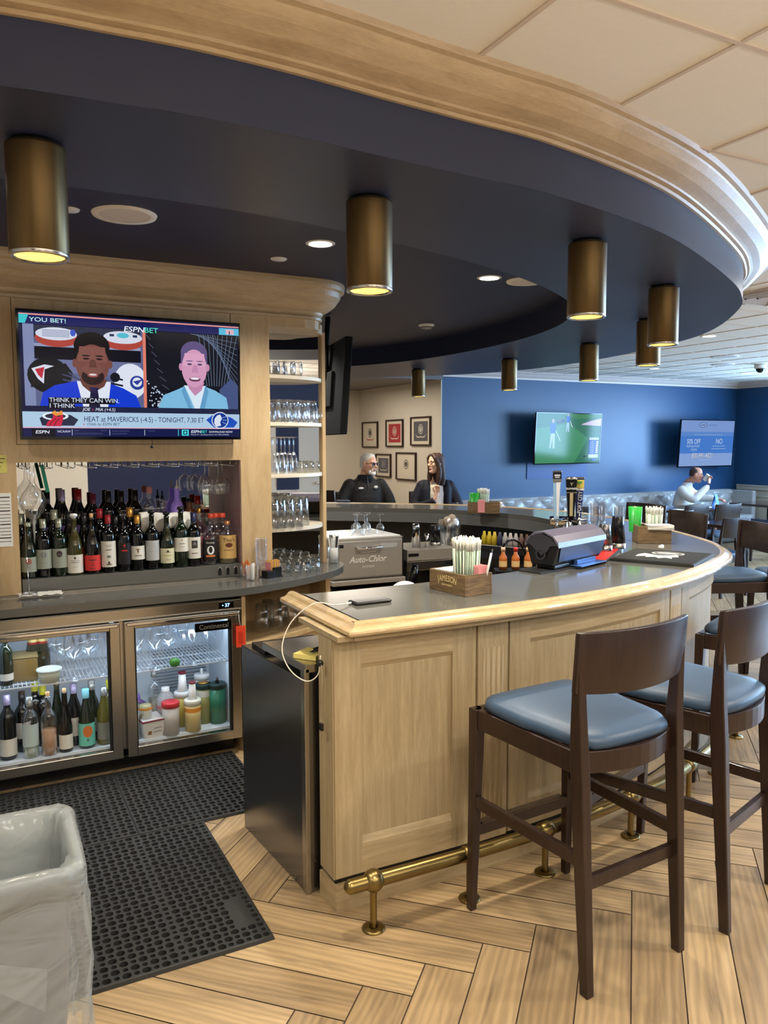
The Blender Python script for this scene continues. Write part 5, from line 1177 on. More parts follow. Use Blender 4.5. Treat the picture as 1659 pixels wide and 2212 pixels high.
for (px, kind, gm, cap, cs, s_, label, lm) in row2:
    l2 = (labw, 0.175, 0.195, 0.033) if px == 150 else None
    bottle(kind, (bx_(px, 4.525), 4.525, ZL), gm, cap, (lm, 0.04, 0.13), label, [], None, group=G1, sc_=s_, capstyle=cs, lab2=l2)
pinkl = translucent('pink_liqueur', (206, 120, 130), 0.5, 0.1)
bottle('round', (bx_(431, 4.53), 4.53, ZL), glass, goldf, None, 'clear bottle of pale pink spirit with a gold cork behind the horse label', name='liqueur_bottle', group=G1, liquid=(pinkl, 0.13), capstyle='cork', sc_=1.2)
for i, px in enumerate((455, 466, 479)):
    bottle('spirit', (bx_(px, 4.56-0.0*i), 4.545+0.012*(i % 2), ZL), glass, mat('orange_red_cap', (196, 66, 40), 0.4), None, ['clear spirit bottle with orange-red cap behind the rum bottle', 'middle clear bottle of the three orange-red capped ones', 'clear spirit bottle with orange-red cap behind the round vodka bottle'][i], name='spirit_bottle', group=G1, capstyle='screw', sc_=1.14)
# upper tier
ZU = 1.1005
up_ = [(101, 'bordeaux', blackf, 'tall black-capped wine bottle under the green handle on the upper step', 1.06), (133, 'burgundy', lilac, 'wine bottle with lilac-grey foil on the upper step', 1.1), (169, 'burgundy', redf, 'wine bottle with dark red foil on the upper step', 1.1), (201, 'bordeaux', mat('magenta_foil', (104, 24, 56), 0.35), 'wine bottle with magenta foil and purple-tinted label on the upper step', 1.0),
 (234, 'bordeaux', blackf, 'black wine bottle in the dark middle of the upper step, left one', 1.04), (262, 'bordeaux', blackf, 'black wine bottle in the dark middle of the upper step, centre one', 1.04), (292, 'bordeaux', blackf, 'black wine bottle in the dark middle of the upper step, right one', 1.05)]
for (px, kind, cap, label, s_) in up_:
    bottle(kind, (bx_(px, 4.65, 1080), 4.65, ZU), darkg, cap, (labk if px > 210 else mat('label_painted_purple_glow', (92, 70, 120), 0.5), 0.03, 0.12), label, [], None, group='bottles on the upper step', sc_=s_, cap_h=0.055)  # purple glow is painted into the label colour of the left bottles
bottle('tall', (bx_(322, 4.655, 1060), 4.655, ZU), glass, mat('pink_cap', (200, 130, 140), 0.5), None, 'tall clear carafe bottle with pink cap above the white cloth', name='clear_bottle', group='bottles on the upper step', sc_=1.04, cap_h=0.035)
bottle('spirit', (bx_(350, 4.655, 1060), 4.655, ZU), glass, blackf, None, 'small clear bottle with black pourer above the white cloth', name='clear_bottle', group='bottles on the upper step', sc_=1.04, capstyle='pourer')
bottle('tall', (bx_(382, 4.65, 1060), 4.65, ZU), mat('frosted_violet_added_glow', (150, 126, 190), 0.35, emit=(104, 80, 170), es=0.25), whitepl, None, 'frosted violet bottle with an added glow above the white cloth', name='violet_bottle', group='bottles on the upper step', sc_=1.0, capstyle='pourer')  # faint emission put into the bottle colour, it is no lamp
bottle('spirit', (bx_(408, 4.655, 1060), 4.655, ZU), mat('amber_bottle', (110, 60, 24), 0.1), blackf, (inko, 0.05, 0.12), 'amber bottle with orange label right of the violet bottle', name='amber_bottle', group='bottles on the upper step', sc_=1.04, capstyle='screw')
bottle('spirit', (bx_(426, 4.655, 1060), 4.655, ZU), glass, redf, None, 'clear bottle with red cap right of the amber bottle', name='clear_bottle', group='bottles on the upper step', sc_=1.1, liquid=(rum, 0.1), capstyle='foil')
# white cloth draped over second-row bottles
cl = MB().use(mat('white_bar_cloth', (218, 216, 208), 0.85)); vs = []; fs = []; rr = random.Random(5)
x0c, x1c = bx_(303, 4.50), bx_(414, 4.50); NXc = 30; prof = [(4.475, 1.20), (4.478, 1.235), (4.483, 1.268), (4.495, 1.290), (4.53, 1.2955), (4.565, 1.290), (4.575, 1.24)]
for j, (y, z) in enumerate(prof):
    for i in range(NXc+1):
        u = i/NXc; x = x0c+(x1c-x0c)*u; wv_ = 0.006*math.sin(u*17)+0.004*math.sin(u*41+1)
        zz = z+(0.012*math.sin(u*9+2) if j < 2 else 0.004*math.sin(u*9)) + (0.02*(1-u)*(-1) if j == 0 and u < 0.3 else 0); vs.append((x, y-wv_*(1 if j < 4 else 0), zz-0.01*u))
for j in range(len(prof)-1):
    for i in range(NXc): a = j*(NXc+1)+i; fs.append((a, a+1, a+NXc+2, a+NXc+1))
o = cl.add(vs, fs, True).build('bar_cloth', recalc=False); q = o.modifiers.new('s', 'SOLIDIFY'); q.thickness = 0.003
tag(o, 'crumpled white cloth lying over the bottle necks in the recess', 'cloth')
# decanter on its wire drying stand, paper towel, hanging glass rack
ds = thing('decanter_stand', 'chrome wire decanter stand with small feet at the left end of the worktop', 'decanter stand', (bx_(64, 4.27, 1290), 4.27, CH+0.004))
b = MB().use(chrome).tube([(0, 0, 0.012), (0, 0.09, 0.15), (0, 0.165, 0.38)], 0.0022, 6)
for a in range(3): q = R(90+120*a); b.tube([(0, 0, 0.014), (math.cos(q)*0.03, math.sin(q)*0.03, 0.022), (math.cos(q)*0.05, math.sin(q)*0.05, 0.003)], 0.0032, 8)
b.tube([(0.035*math.cos(2*PI*i/20), 0.035*math.sin(2*PI*i/20), 0.018) for i in range(20)], 0.003, 6, closed=True); b.build('wire_frame', ds)
dp = ony(60, 1050, 4.44)
dcn = thing('wine_decanter', 'clear glass wine decanter with flared body at the left of the recess', 'decanter', (dp.x+0.022, 4.445, 1.288)); dcn.scale = (0.7, 0.7, 1)
MB().use(wineglass).lathe([(0.02, 0.0), (0.045, 0.012), (0.078, 0.055), (0.092, 0.10), (0.075, 0.135), (0.04, 0.165), (0.018, 0.19), (0.015, 0.25), (0.02, 0.275), (0.024, 0.28)], 36, capb=False, capt=False).build('body', dcn, recalc=False)
MB().use(mat('decanter_stopper_grey', (150, 150, 150), 0.3)).lathe([(0.0, 0.005), (0.012, 0.006), (0.006, -0.10), (0.004, -0.16), (0.0, -0.285)], 16).build('drying_cone', dcn)
tw = MB().use(papr); vs = []; fs = []; n = 14
for j in range(7):
    for i in range(n+1): vs.append((-0.10+0.2*i/n+0.01*math.sin(j*1.7), -0.045+0.09*j/6, 0.003+0.006*abs(math.sin(i*0.9+j*0.7))+0.004*abs(math.sin(j*2.2))))
for j in range(6):
    for i in range(n): a = j*(n+1)+i; fs.append((a, a+1, a+n+2, a+n+1))
o = tw.add(vs, fs, True).build('paper_towel', recalc=False); o.location = (bx_(85, 4.3, 1280), 4.285, CH+0.0045); tag(o, 'crumpled white paper towel under the decanter stand', 'paper towel')
rk = thing('hanging_glass_rack', 'chrome wire stemware rack fixed under the top of the bottle recess', 'glass rack', (0.76, 4.5, 1.584))
M = T(-0.76, -4.5, -1.584); b = MB().at(M).use(chrome)
for i in range(11):
    x = 0.21+i*0.108; b.tube([(x, 4.39, 1.583), (x, 4.39, 1.553), (x, 4.70, 1.553), (x, 4.70, 1.583)], 0.0023, 6); b.tube([(x+0.035, 4.39, 1.583), (x+0.035, 4.39, 1.553), (x+0.035, 4.70, 1.553), (x+0.035, 4.70, 1.583)], 0.0023, 6); b.tube([(x, 4.39, 1.553), (x+0.035, 4.39, 1.553)], 0.0023, 6)
b.build('wire', rk)
gh = MB().use(mat('teal_plastic_handle', (30, 150, 124), 0.4)).bar((bx_(90, 4.5, 1000), 4.5, 1.57), (bx_(103, 4.5, 1040), 4.52, 1.425), 0.018, 0.006, (0, 1, 0)).build('hanging_brush_handle'); tag(gh, 'teal green plastic handle hanging from the glass rack', 'brush')
GP = {
 'wine': ([(0.034, 0.0), (0.030, 0.003), (0.006, 0.007), (0.0035, 0.02), (0.0035, 0.085), (0.008, 0.093), (0.030, 0.108), (0.041, 0.135), (0.040, 0.165), (0.034, 0.195)], 0.195),
 'martini': ([(0.036, 0.0), (0.032, 0.003), (0.006, 0.007), (0.0035, 0.02), (0.0035, 0.10), (0.006, 0.106), (0.055, 0.165)], 0.165),
 'flute': ([(0.030, 0.0), (0.027, 0.003), (0.005, 0.007), (0.0032, 0.02), (0.0032, 0.085), (0.012, 0.10), (0.022, 0.13), (0.024, 0.17), (0.021, 0.215)], 0.215),
 'pint': ([(0.0, 0.006), (0.029, 0.006), (0.030, 0.0), (0.034, 0.05), (0.0435, 0.146), (0.042, 0.146), (0.032, 0.05), (0.0285, 0.008)], 0.146),
 'highball': ([(0.0, 0.010), (0.028, 0.010), (0.030, 0.0), (0.031, 0.05), (0.035, 0.16), (0.0335, 0.16), (0.029, 0.05), (0.027, 0.012)], 0.16),
 'tumbler': ([(0.0, 0.012), (0.030, 0.012), (0.033, 0.0), (0.038, 0.03), (0.036, 0.075), (0.0325, 0.088), (0.031, 0.088), (0.0345, 0.074), (0.036, 0.03), (0.030, 0.014)], 0.088),
 'rocks': ([(0.0, 0.012), (0.034, 0.012), (0.036, 0.0), (0.040, 0.08), (0.0385, 0.08), (0.034, 0.014)], 0.08),
}
GL = {}
def glassw(kind, loc, label, group, inv=False, cat='drinking glass', name=None, s_=1.0):
    key = (kind, inv)
    if key not in GL:
        P, h_ = GP[kind]; P2 = [(r, (h_-z if inv else z)) for r, z in P]
        b = MB().use(wineglass); b.lathe(P2, 20, capb=False, capt=False)
        nm = name or {'wine': 'wine_glass', 'martini': 'martini_glass', 'flute': 'champagne_flute', 'pint': 'pint_glass', 'highball': 'highball_glass', 'tumbler': 'tumbler', 'rocks': 'rocks_glass'}[kind]
        o = b.build(nm, recalc=False); GL[key] = o
    else: o = GL[key].copy(); C.objects.link(o)
    o.location = loc; o.scale = (s_, s_, s_); tag(o, label, cat, group); return o
for i, px in enumerate((441, 455, 470, 484)):
    glassw('wine', (bx_(px, 4.50, 1050), 4.48+0.05*(i % 2), 1.385), 'wine glass hanging upside down at the right of the recess rack', 'stemmed glasses hanging from the rack', inv=True, s_=1.0)
# notes and till at the left
nt = MB().use(mat('yellow_note', (216, 206, 112), 0.7)).box(-0.06, 0.142, YW-0.002, YW-0.001, 1.535, 1.625).use(ink)
for i in range(3): nt.box(0.07, 0.135-0.01*i, YW-0.0024, YW-0.002, 1.605-0.02*i, 1.609-0.02*i)
tag(nt.build('sticky_note'), 'yellow handwritten note stuck on the oak panel at the left edge', 'note')
nt = MB().use(papr).box(-0.12, 0.155, YW-0.002, YW-0.001, 1.165, 1.435).use(ink)
for i in range(14): nt.box(0.08+0.01*((i*7) % 3), 0.148, YW-0.0024, YW-0.002, 1.41-0.017*i, 1.413-0.017*i+0.003*(i % 4 == 0))
tag(nt.build('paper_sheet'), 'white printed paper sheet taped on the oak panel at the left edge', 'paper')
pr = thing('receipt_printer', 'grey and black receipt printer cut by the left edge of the picture', 'printer', (-0.02, 4.22, CH+0.001))
MB().use(mat('printer_dark_grey', (38, 38, 40), 0.4)).box(-0.1, 0.09, -0.1, 0.11, 0, 0.085).build('base', pr, bev=0.006)
MB().use(mat('printer_light_grey', (130, 130, 128), 0.4)).box(-0.1, 0.09, -0.09, 0.11, 0.085, 0.145).build('paper_cover', pr, bev=0.008)
MB().use(whitepl).box(0.055, 0.075, -0.102, -0.1, 0.045, 0.06).build('button', pr)

# ------------------------------------------------------------------ inside the cooler
ZC = zb+0.0565; ZS = 0.5055
def cb(px, y, py=1560): return ony(px, py, y).x
G2 = 'bottles on the cooler floor'
teal_lab = mat('aqua_label', (110, 200, 180), 0.5)
cool = [
 (16, 4.17, 'bordeaux', darkg, lilac, (labw, 0.02, 0.10), 'dark wine bottle with white label and lilac foil at the cooler left edge', [], 'foil', 1.05, None),
 (49, 4.25, 'bordeaux', darkg, blackf, (labw, 0.07, 0.15), 'black wine bottle behind the empty clear bottle in the cooler', [], 'foil', 1.0, None),
 (65, 4.14, 'bordeaux', glass, silvg, (mat('pale_blue_label', (180, 196, 196), 0.6), 0.06, 0.17), 'nearly empty clear wine bottle with pale label and grey cap in the cooler', [], 'foil', 1.0, (translucent('pale_white_wine', (206, 214, 180), 0.4), 0.05)),
 (78, 4.30, 'bordeaux', darkg, yelf, None, 'dark wine bottle with yellow foil, left of two in the cooler', [], 'foil', 1.1, None),
 (95, 4.28, 'bordeaux', darkg, yelf, None, 'dark wine bottle with yellow foil, right of two in the cooler', [], 'foil', 1.03, None),
 (105, 4.13, 'bordeaux', glass, corkm, None, 'clear rosé bottle with cork at the front of the cooler'.replace('é', 'e'), [], 'cork', 0.98, (translucent('rose_wine', (196, 150, 110), 0.75), 0.13)),
 (125, 4.24, 'flute', greeng, corkm, None, 'slender dark green bottle with cork in the cooler', [], 'cork', 0.95, None),
 (141, 4.14, 'flute', darkg, corkm, (labw, 0.02, 0.10), 'slender black bottle with cork and low white label at the front of the cooler', [], 'cork', 0.90, None),
 (161, 4.22, 'burgundy', darkg, lilac, (labw, 0.05, 0.14), 'green bottle with lilac neck foil and cork in the cooler', [], 'foil', 1.05, None),
 (187, 4.15, 'burgundy', greeng, aqua, (teal_lab, 0.015, 0.13), 'green bottle with aqua cap and aqua label with orange circle in the cooler', [(inko, 0.09, 0.05, 0.06, 'disc'), (ink, 0.045, 0.01, 0.008, 'disc')], 'foil', 1.0, None),
 (200, 4.24, 'burgundy', greeng, silvg, (labw, 0.05, 0.12), 'green bottle with silver cap behind the aqua label bottle', [(ink, 0.09, 0.02, 0.02, 'disc')], 'foil', 1.05, None),
 (226, 4.16, 'burgundy', yellowg, silvg, (mat('dull_grey_label', (130, 132, 122), 0.6), 0.03, 0.12), 'yellow-green bottle with grey cap and grey label at the right of the left door', [], 'foil', 0.98, None),
 (238, 4.27, 'bordeaux', yellowg, yelf, (labw, 0.05, 0.12), 'bottle with yellow cap hidden at the right post of the left door', [], 'foil', 0.98, None)]
for (px, y, kind, gm, cap, lab, label, marks, cs, s_, lq) in cool:
    bottle(kind, (cb(px, y), y, ZC), gm, cap, lab, label, marks, None, group=G2, sc_=s_, capstyle=cs, liquid=lq)
for px, lab in ((72, 'left of two champagne bottles with gold foil on the cooler shelf'), (93, 'right of two champagne bottles with gold foil on the cooler shelf')):
    t = thing('champagne_bottle', lab, 'bottle', (cb(px, 4.33, 1420), 4.33, ZS), group='champagne bottles'); sc1 = 0.82
    MB().use(greeng).lathe([(0, 0), (0.04*sc1, 0), (0.043*sc1, 0.006), (0.043*sc1, 0.12), (0.036*sc1, 0.15), (0.022*sc1, 0.19), (0.016, 0.235), (0.017, 0.262), (0, 0.264)], 24).build('glass_body', t)
    MB().use(mat('champagne_gold_foil', (212, 188, 120), 0.35, 0.6)).lathe([(0.026, 0.165), (0.020, 0.20), (0.0175, 0.235), (0.0185, 0.266), (0, 0.268)], 22, capb=False).use(redf).lathe([(0.0275, 0.158), (0.026, 0.17)], 22, capb=False, capt=False).build('foil', t, recalc=False)
t = thing('plastic_box', 'translucent amber storage box on the left cooler shelf', 'box', (cb(52, 4.27, 1440), 4.27, ZS)); MB().use(translucent('amber_plastic', (140, 112, 54), 0.65, 0.3)).box(-0.055, 0.06, -0.06, 0.08, 0, 0.115).build('box', t, bev=0.006)
MB().use(mat('amber_lid', (120, 100, 60), 0.4)).box(-0.058, 0.063, -0.063, 0.083, 0.115, 0.125).build('lid', t, bev=0.003)
t = thing('food_tub', 'round translucent tub with pale rimmed lid on the left cooler shelf', 'tub', (cb(107, 4.17, 1470), 4.17, ZS)); MB().use(mat('frosted_tub', (176, 182, 160), 0.4)).lathe([(0, 0), (0.046, 0), (0.054, 0.058), (0, 0.058)], 30).build('tub', t); MB().use(mat('tub_lid', (200, 212, 206), 0.4)).lathe([(0.056, 0.052), (0.06, 0.056), (0.06, 0.062), (0.054, 0.064), (0.052, 0.060), (0, 0.060)], 30, capb=False).build('lid', t, recalc=False)
bottle('bordeaux', (cb(13, 4.2, 1440), 4.20, ZS), greeng, None, (labw, 0.03, 0.07), 'green bottle with white label at the left edge of the cooler shelf', [], group=G2, sc_=0.85)
for i, (px, y, kd) in enumerate(((125, 4.28, 'wine'), (143, 4.20, 'wine'), (160, 4.14, 'wine'), (178, 4.27, 'wine'), (193, 4.18, 'wine'), (208, 4.30, 'wine'), (223, 4.15, 'flute'), (236, 4.25, 'flute'))):
    glassw(kd, (cb(px, y, 1440), y, ZS), 'clear stemmed glass standing on the left cooler shelf', 'stemmed glasses on the left cooler shelf', s_=1.15 if kd == 'wine' else 1.1)
for i, (px, y, kd) in enumerate(((296, 4.15, 'wine'), (306, 4.28, 'flute'), (322, 4.2, 'flute'), (336, 4.14, 'wine'), (350, 4.28, 'wine'), (366, 4.17, 'wine'), (394, 4.30, 'wine'), (400, 4.2, 'martini'), (418, 4.14, 'martini'), (436, 4.28, 'wine'), (448, 4.18, 'martini'), (466, 4.25, 'wine'))):
    glassw(kd, (cb(px, y, 1420), y, ZS), {'wine': 'clear wine glass standing on the right cooler shelf', 'martini': 'clear martini glass on the right cooler shelf', 'flute': 'clear flute glass on the right cooler shelf'}[kd], {'wine': 'wine glasses on the right cooler shelf', 'martini': 'martini glasses on the cooler shelf', 'flute': 'flutes on the right cooler shelf'}[kd], s_=1.12)
lm = MB().use(mat('lime_green_skin', (66, 130, 44), 0.4, noise=0.12, nscale=40)).sphere((0, 0, 0), 0.026, 20, 14, (1.1, 1, 0.95)).build('lime'); lm.location = (cb(377, 4.12, 1415), 4.12, ZS+0.025); tag(lm, 'single green lime on the right cooler shelf', 'lime')
def jar(px, y, r, h_, m_, lidm, label, name='plastic_container', z=ZC, lid_h=0.02, band=None, cat='container', taper=1.0, py=1560):
    t = thing(name, label, cat, (cb(px, y, py), y, z)); MB().use(m_).lathe([(0, 0), (r*taper, 0), (r, h_), (0, h_)], 28).build('body', t)
    if lidm: MB().use(lidm).lathe([(r*1.06, h_-0.008), (r*1.08, h_+lid_h-0.004), (r*1.0, h_+lid_h), (0, h_+lid_h)], 28).build('lid', t)
    if band: MB().use(band[0]).lathe([(r*1.01, band[1]), (r*1.01, band[2])], 28, capb=False, capt=False).build('label_band', t, recalc=False)
    return t
jar(369, 4.13, 0.044, 0.155, mat('frosted_grey_plastic', (176, 170, 162), 0.4), mat('red_lid', (196, 44, 52), 0.4), 'cloudy grey container with bright red lid in the right cooler compartment')
t = jar(417, 4.13, 0.042, 0.150, mat('juice_cream', (206, 184, 126), 0.4), mat('cream_white_lid', (222, 220, 204), 0.4), 'juice container with cream lid, orange band and white pouring neck', band=(mat('orange_band', (222, 140, 40), 0.5), 0.105, 0.128))
MB().use(whitepl).lathe([(0.026, 0.165), (0.019, 0.20), (0.017, 0.255), (0, 0.256)], 20).use(mat('maroon_tip', (110, 20, 36), 0.4)).lathe([(0.019, 0.256), (0.019, 0.264), (0, 0.265)], 20).build('pouring_neck', t)
t = jar(396, 4.23, 0.042, 0.17, mat('juice_yellow', (190, 168, 80), 0.4), whitepl, 'juice container behind, with tall white neck and maroon tip')
MB().use(whitepl).lathe([(0.03, 0.188), (0.022, 0.23), (0.019, 0.285), (0, 0.286)], 20).use(mat('maroon_tip', None)).lathe([(0.021, 0.286), (0.021, 0.297), (0, 0.298)], 20).build('pouring_neck', t)
t = jar(441, 4.22, 0.040, 0.20, mat('pale_olive_syrup', (150, 146, 88), 0.4), mat('dark_green_lid', (20, 50, 48), 0.4), 'olive juice bottle with dark lid left of the green container', band=(mat('pale_label_band', (214, 210, 196), 0.5), 0.15, 0.185))
MB().use(goldf).lathe([(0.03, 0.2205), (0.028, 0.226), (0, 0.227)], 20).build('gold_disc', t)
t = jar(471, 4.19, 0.044, 0.20, mat('green_plastic_container', (40, 120, 92), 0.35), mat('black_green_lid', (16, 46, 44), 0.4), 'tall green container at the right side of the cooler'); MB().use(blackf).lathe([(0.012, 0.22), (0.004, 0.25), (0, 0.25)], 12).build('spout', t)
t = jar(359, 4.24, 0.046, 0.16, translucent('clear_jug_plastic', (206, 200, 200), 0.5), None, 'clear plastic jug with white cap and pink label', cat='jug'); MB().use(translucent('clear_jug_plastic', None) if False else MATS['clear_jug_plastic']).lathe([(0.046, 0.16), (0.03, 0.19), (0.018, 0.20)], 24, capb=False, capt=False).use(whitepl).lathe([(0.022, 0.20), (0.022, 0.222), (0, 0.224)], 20).use(mat('pink_label', (206, 120, 120), 0.6)).lathe([(0.0465, 0.11), (0.0465, 0.13)], 24, capb=False, capt=False).build('neck_and_cap', t, recalc=False)
bottle('tall', (cb(335, 4.3), 4.30, ZC), glass, silvg, (mat('faded_label', (160, 158, 148), 0.5), 0.04, 0.13), 'tall clear glass bottle at the back of the right cooler compartment', [], name='clear_bottle', sc_=1.0, liquid=(translucent('faded_liquid', (170, 166, 130), 0.5), 0.15))
t = thing('cream_carton', 'white tapered food carton with maroon lid on the cooler floor', 'carton', (cb(327, 4.13, 1590), 4.16, ZC), R(8))
MB().use(mat('carton_white', (206, 204, 200), 0.6)).add([(-0.045, -0.05, 0), (0.05, -0.05, 0), (0.05, 0.06, 0), (-0.045, 0.06, 0), (-0.058, -0.06, 0.088), (0.062, -0.06, 0.088), (0.062, 0.07, 0.088), (-0.058, 0.07, 0.088)], [(0,3,2,1),(4,5,6,7),(0,1,5,4),(1,2,6,5),(2,3,7,6),(3,0,4,7)]).use(mat('carton_print_brown', (140, 100, 60), 0.6)).quad((-0.03, -0.0525, 0.02), (-0.01, -0.0525, 0.02), (-0.008, -0.0555, 0.04), (-0.028, -0.0555, 0.04)).use(inkl).quad((0.0, -0.0545, 0.03), (0.045, -0.0545, 0.03), (0.045, -0.055, 0.034), (0.0, -0.055, 0.034)).quad((0.0, -0.0565, 0.05), (0.045, -0.0565, 0.05), (0.045, -0.057, 0.054), (0.0, -0.057, 0.054)).build('carton_body', t, recalc=False)
MB().use(mat('maroon_lid', (110, 30, 54), 0.5)).box(-0.06, 0.064, -0.062, 0.072, 0.088, 0.096).use(mat('carton_white', None)).box(-0.056, 0.06, -0.058, 0.068, 0.096, 0.098).build('lid', t)
t = thing('garnish_jar', 'clear jar of pale garnish with an orange band standing on the carton', 'jar', (cb(314, 4.15, 1540), 4.15, ZC+0.0985)); MB().use(mat('pale_garnish', (180, 176, 130), 0.7, noise=0.3, nscale=90)).lathe([(0, 0.004), (0.03, 0.004), (0.034, 0.07), (0, 0.07)], 20).build('contents', t); MB().use(glass).lathe([(0, 0), (0.032, 0), (0.038, 0.09)], 24, capb=False, capt=False).use(mat('orange_band', None)).lathe([(0.0375, 0.05), (0.038, 0.062)], 24, capb=False, capt=False).build('glass_wall', t, recalc=False)
t = jar(302, 4.26, 0.036, 0.13, mat('lilac_white_plastic', (190, 186, 206), 0.4), mat('purple_lid', (96, 66, 150), 0.4), 'container with purple conical lid at the left of the right compartment'); MB().use(mat('purple_lid', None)).lathe([(0.034, 0.15), (0.008, 0.17), (0.003, 0.20), (0, 0.2)], 18).build('spout', t)
t = jar(438, 4.33, 0.04, 0.22, mat('white_squeeze_bottle', (206, 208, 210), 0.4), whitepl, 'white squeeze bottle at the back between the pouring necks', cat='bottle', name='squeeze_bottle'); MB().use(whitepl).lathe([(0.012, 0.24), (0.006, 0.27), (0, 0.272)], 14).build('nozzle', t)
jar(291, 4.15, 0.022, 0.105, mat('white_squeeze_bottle', None), whitepl, 'small white bottle at the left edge of the right compartment', cat='bottle', name='squeeze_bottle')
area('cooler_lamp', (0.3, 4.13, 0.77), (R(18), 0, 0), 0.5, 0.03, 1.5, (0.66, 0.82, 1.0)); area('cooler_lamp', (0.92, 4.13, 0.77), (R(18), 0, 0), 0.5, 0.03, 1.5, (0.66, 0.82, 1.0))
area('cooler_lamp', (0.62, 4.13, 0.49), (R(15), 0, 0), 1.1, 0.03, 0.9, (0.66, 0.82, 1.0))

# ------------------------------------------------------------------ glassware in the shelf bay
def by(px, y, py): return ony(px, py, y).x
for i, px in enumerate((588, 603, 622, 641)): glassw('tumbler', (by(px, 4.52, 770), 4.50+0.03*(i % 2), 2.078), 'small curved tumbler on the top shelf of the bay', 'tumblers on the top shelf', s_=1.02)
mug = MB().use(wineglass).lathe([(0.032, 0.0), (0.036, 0.01), (0.036, 0.085), (0.028, 0.105), (0.028, 0.125), (0.034, 0.13), (0.036, 0.132)], 18, capb=False, capt=False).tube([(0.034, 0, 0.02), (0.056, 0, 0.024), (0.062, 0, 0.05), (0.055, 0, 0.075), (0.034, 0, 0.08)], 0.005, 8)
mg = None
for i, (px, y) in enumerate(((593, 4.45), (606, 4.56), (612, 4.42), (628, 4.53), (636, 4.43), (650, 4.54), (657, 4.46), (668, 4.57), (674, 4.50))):
    if mg is None: o = mg = mug.build('glass_mug', recalc=False)
    else: o = mg.copy(); C.objects.link(o)
    o.location = (by(px, y, 870), y, 1.803); tag(o, 'glass jar mug upside down with a round handle on the second shelf', 'glass mug', 'glass mugs on the second shelf')
for i, (px, y) in enumerate(((590, 4.42), (598, 4.52), (607, 4.44), (615, 4.54), (625, 4.46), (634, 4.55))): glassw('flute', (by(px, y, 970), y, 1.498), 'champagne flute upside down on the third shelf', 'flutes on the third shelf', inv=True, s_=1.02)
for i, (px, y) in enumerate(((652, 4.50), (667, 4.55), (680, 4.60))): glassw('rocks', (by(px, y, 985), y, 1.498), 'short thick rocks glass at the right of the third shelf', 'rocks glasses on the third shelf', s_=0.85)
for i, (px, y) in enumerate(((590, 4.41), (600, 4.53), (606, 4.42), (618, 4.54), (623, 4.43), (636, 4.54), (641, 4.44), (654, 4.50))): glassw('highball', (by(px, y, 1080), y, 1.178), 'tall highball glass upside down on the lowest shelf', 'highball glasses on the lowest shelf', inv=True, s_=1.12)
k = 0
for r_ in range(4):
    for c_ in range(7):
        x = 1.60+0.064*c_+0.02*(r_ % 2)-0.0*r_; y = 4.36+0.075*r_
        if x > 1.93-0.03*(3-r_) or (r_ == 0 and c_ > 4): continue
        glassw('rocks', (x, y, CH+0.001), 'short rocks glass upside down on the worktop below the shelves', 'rocks glasses on the worktop', inv=True, s_=0.78)
for i, (px, y) in enumerate(((565, 4.33), (578, 4.42), (596, 4.35), (610, 4.44), (628, 4.40))): glassw('pint', (by(px, y, 1330), y, 0.591), 'pint glass upside down in the open base cabinet', 'pint glasses in the base cabinet', inv=True, s_=1.1)
# cup stack, jar of packets, sugar caddy, cutlery
t = thing('plastic_cup_stack', 'tall stack of clear plastic cups on the worktop beside the oak panel', 'cups', (by(566, 4.31, 1235), 4.31, CH+0.001), rot=(0, R(-1), 0)); b = MB().use(thinglass('clear_plastic_cup', tint=(0.93, 0.93, 0.97, 1), base=0.16, refl=0.8))
for i in range(17): z = 0.072+i*0.0092; b.lathe([(0.030, z-0.01), (0.0335, z), (0.034, z+0.003), (0.031, z+0.0045)], 20, capb=False, capt=False)
b.lathe([(0.024, 0), (0.033, 0.075)], 20, capt=False); b.build('cups', t, recalc=False)
t = thing('packet_jar', 'glass jar of white straws and sweetener packets on the worktop', 'jar', (by(545, 4.22, 1250), 4.22, CH+0.001)); MB().use(glass).lathe([(0, 0.002), (0.04, 0.002), (0.045, 0.085)], 24, capb=False, capt=False).build('glass_jar', t, recalc=False)
b = MB(); rr = random.Random(9)
for i in range(26): a = rr.uniform(0, 2*PI); r_ = rr.uniform(0, 0.03); b.use(papr).bar((r_*math.cos(a), r_*math.sin(a), 0.006), (r_*1.15*math.cos(a), r_*1.15*math.sin(a), 0.085+rr.uniform(-0.005, 0.012)), 0.009, 0.0025, (math.cos(a), math.sin(a), 0))
b.build('white_packet', t)['kind'] = 'stuff'
t = thing('garnish_glass', 'small glass of orange-capped picks behind the packet jar', 'glass', (by(533, 4.30, 1240), 4.30, CH+0.001)); MB().use(glass).lathe([(0, 0.002), (0.034, 0.002), (0.038, 0.075)], 24, capb=False, capt=False).build('glass_wall', t, recalc=False)
b = MB().use(mat('orange_pick', (216, 110, 40), 0.5))
for i in range(20): a = rr.uniform(0, 2*PI); r_ = rr.uniform(0, 0.026); b.bar((r_*0.5*math.cos(a), r_*0.5*math.sin(a), 0.008), (r_*1.2*math.cos(a), r_*1.2*math.sin(a), 0.095+rr.uniform(-0.01, 0.01)), 0.003, 0.003, (math.cos(a), math.sin(a), 0))
b.build('picks', t)['kind'] = 'stuff'
t = thing('sweetener_caddy', 'black two-tier caddy of pink and yellow sweetener packets', 'caddy', (by(584, 4.28, 1245), 4.28, CH+0.001), R(18))
MB().use(black).box(-0.055, 0.0, -0.045, 0.01, 0, 0.04).box(0.0, 0.06, -0.03, 0.03, 0, 0.055).box(-0.055, 0.06, -0.045, 0.03, 0, 0.004).build('tray', t, bev=0.003)
b = MB()
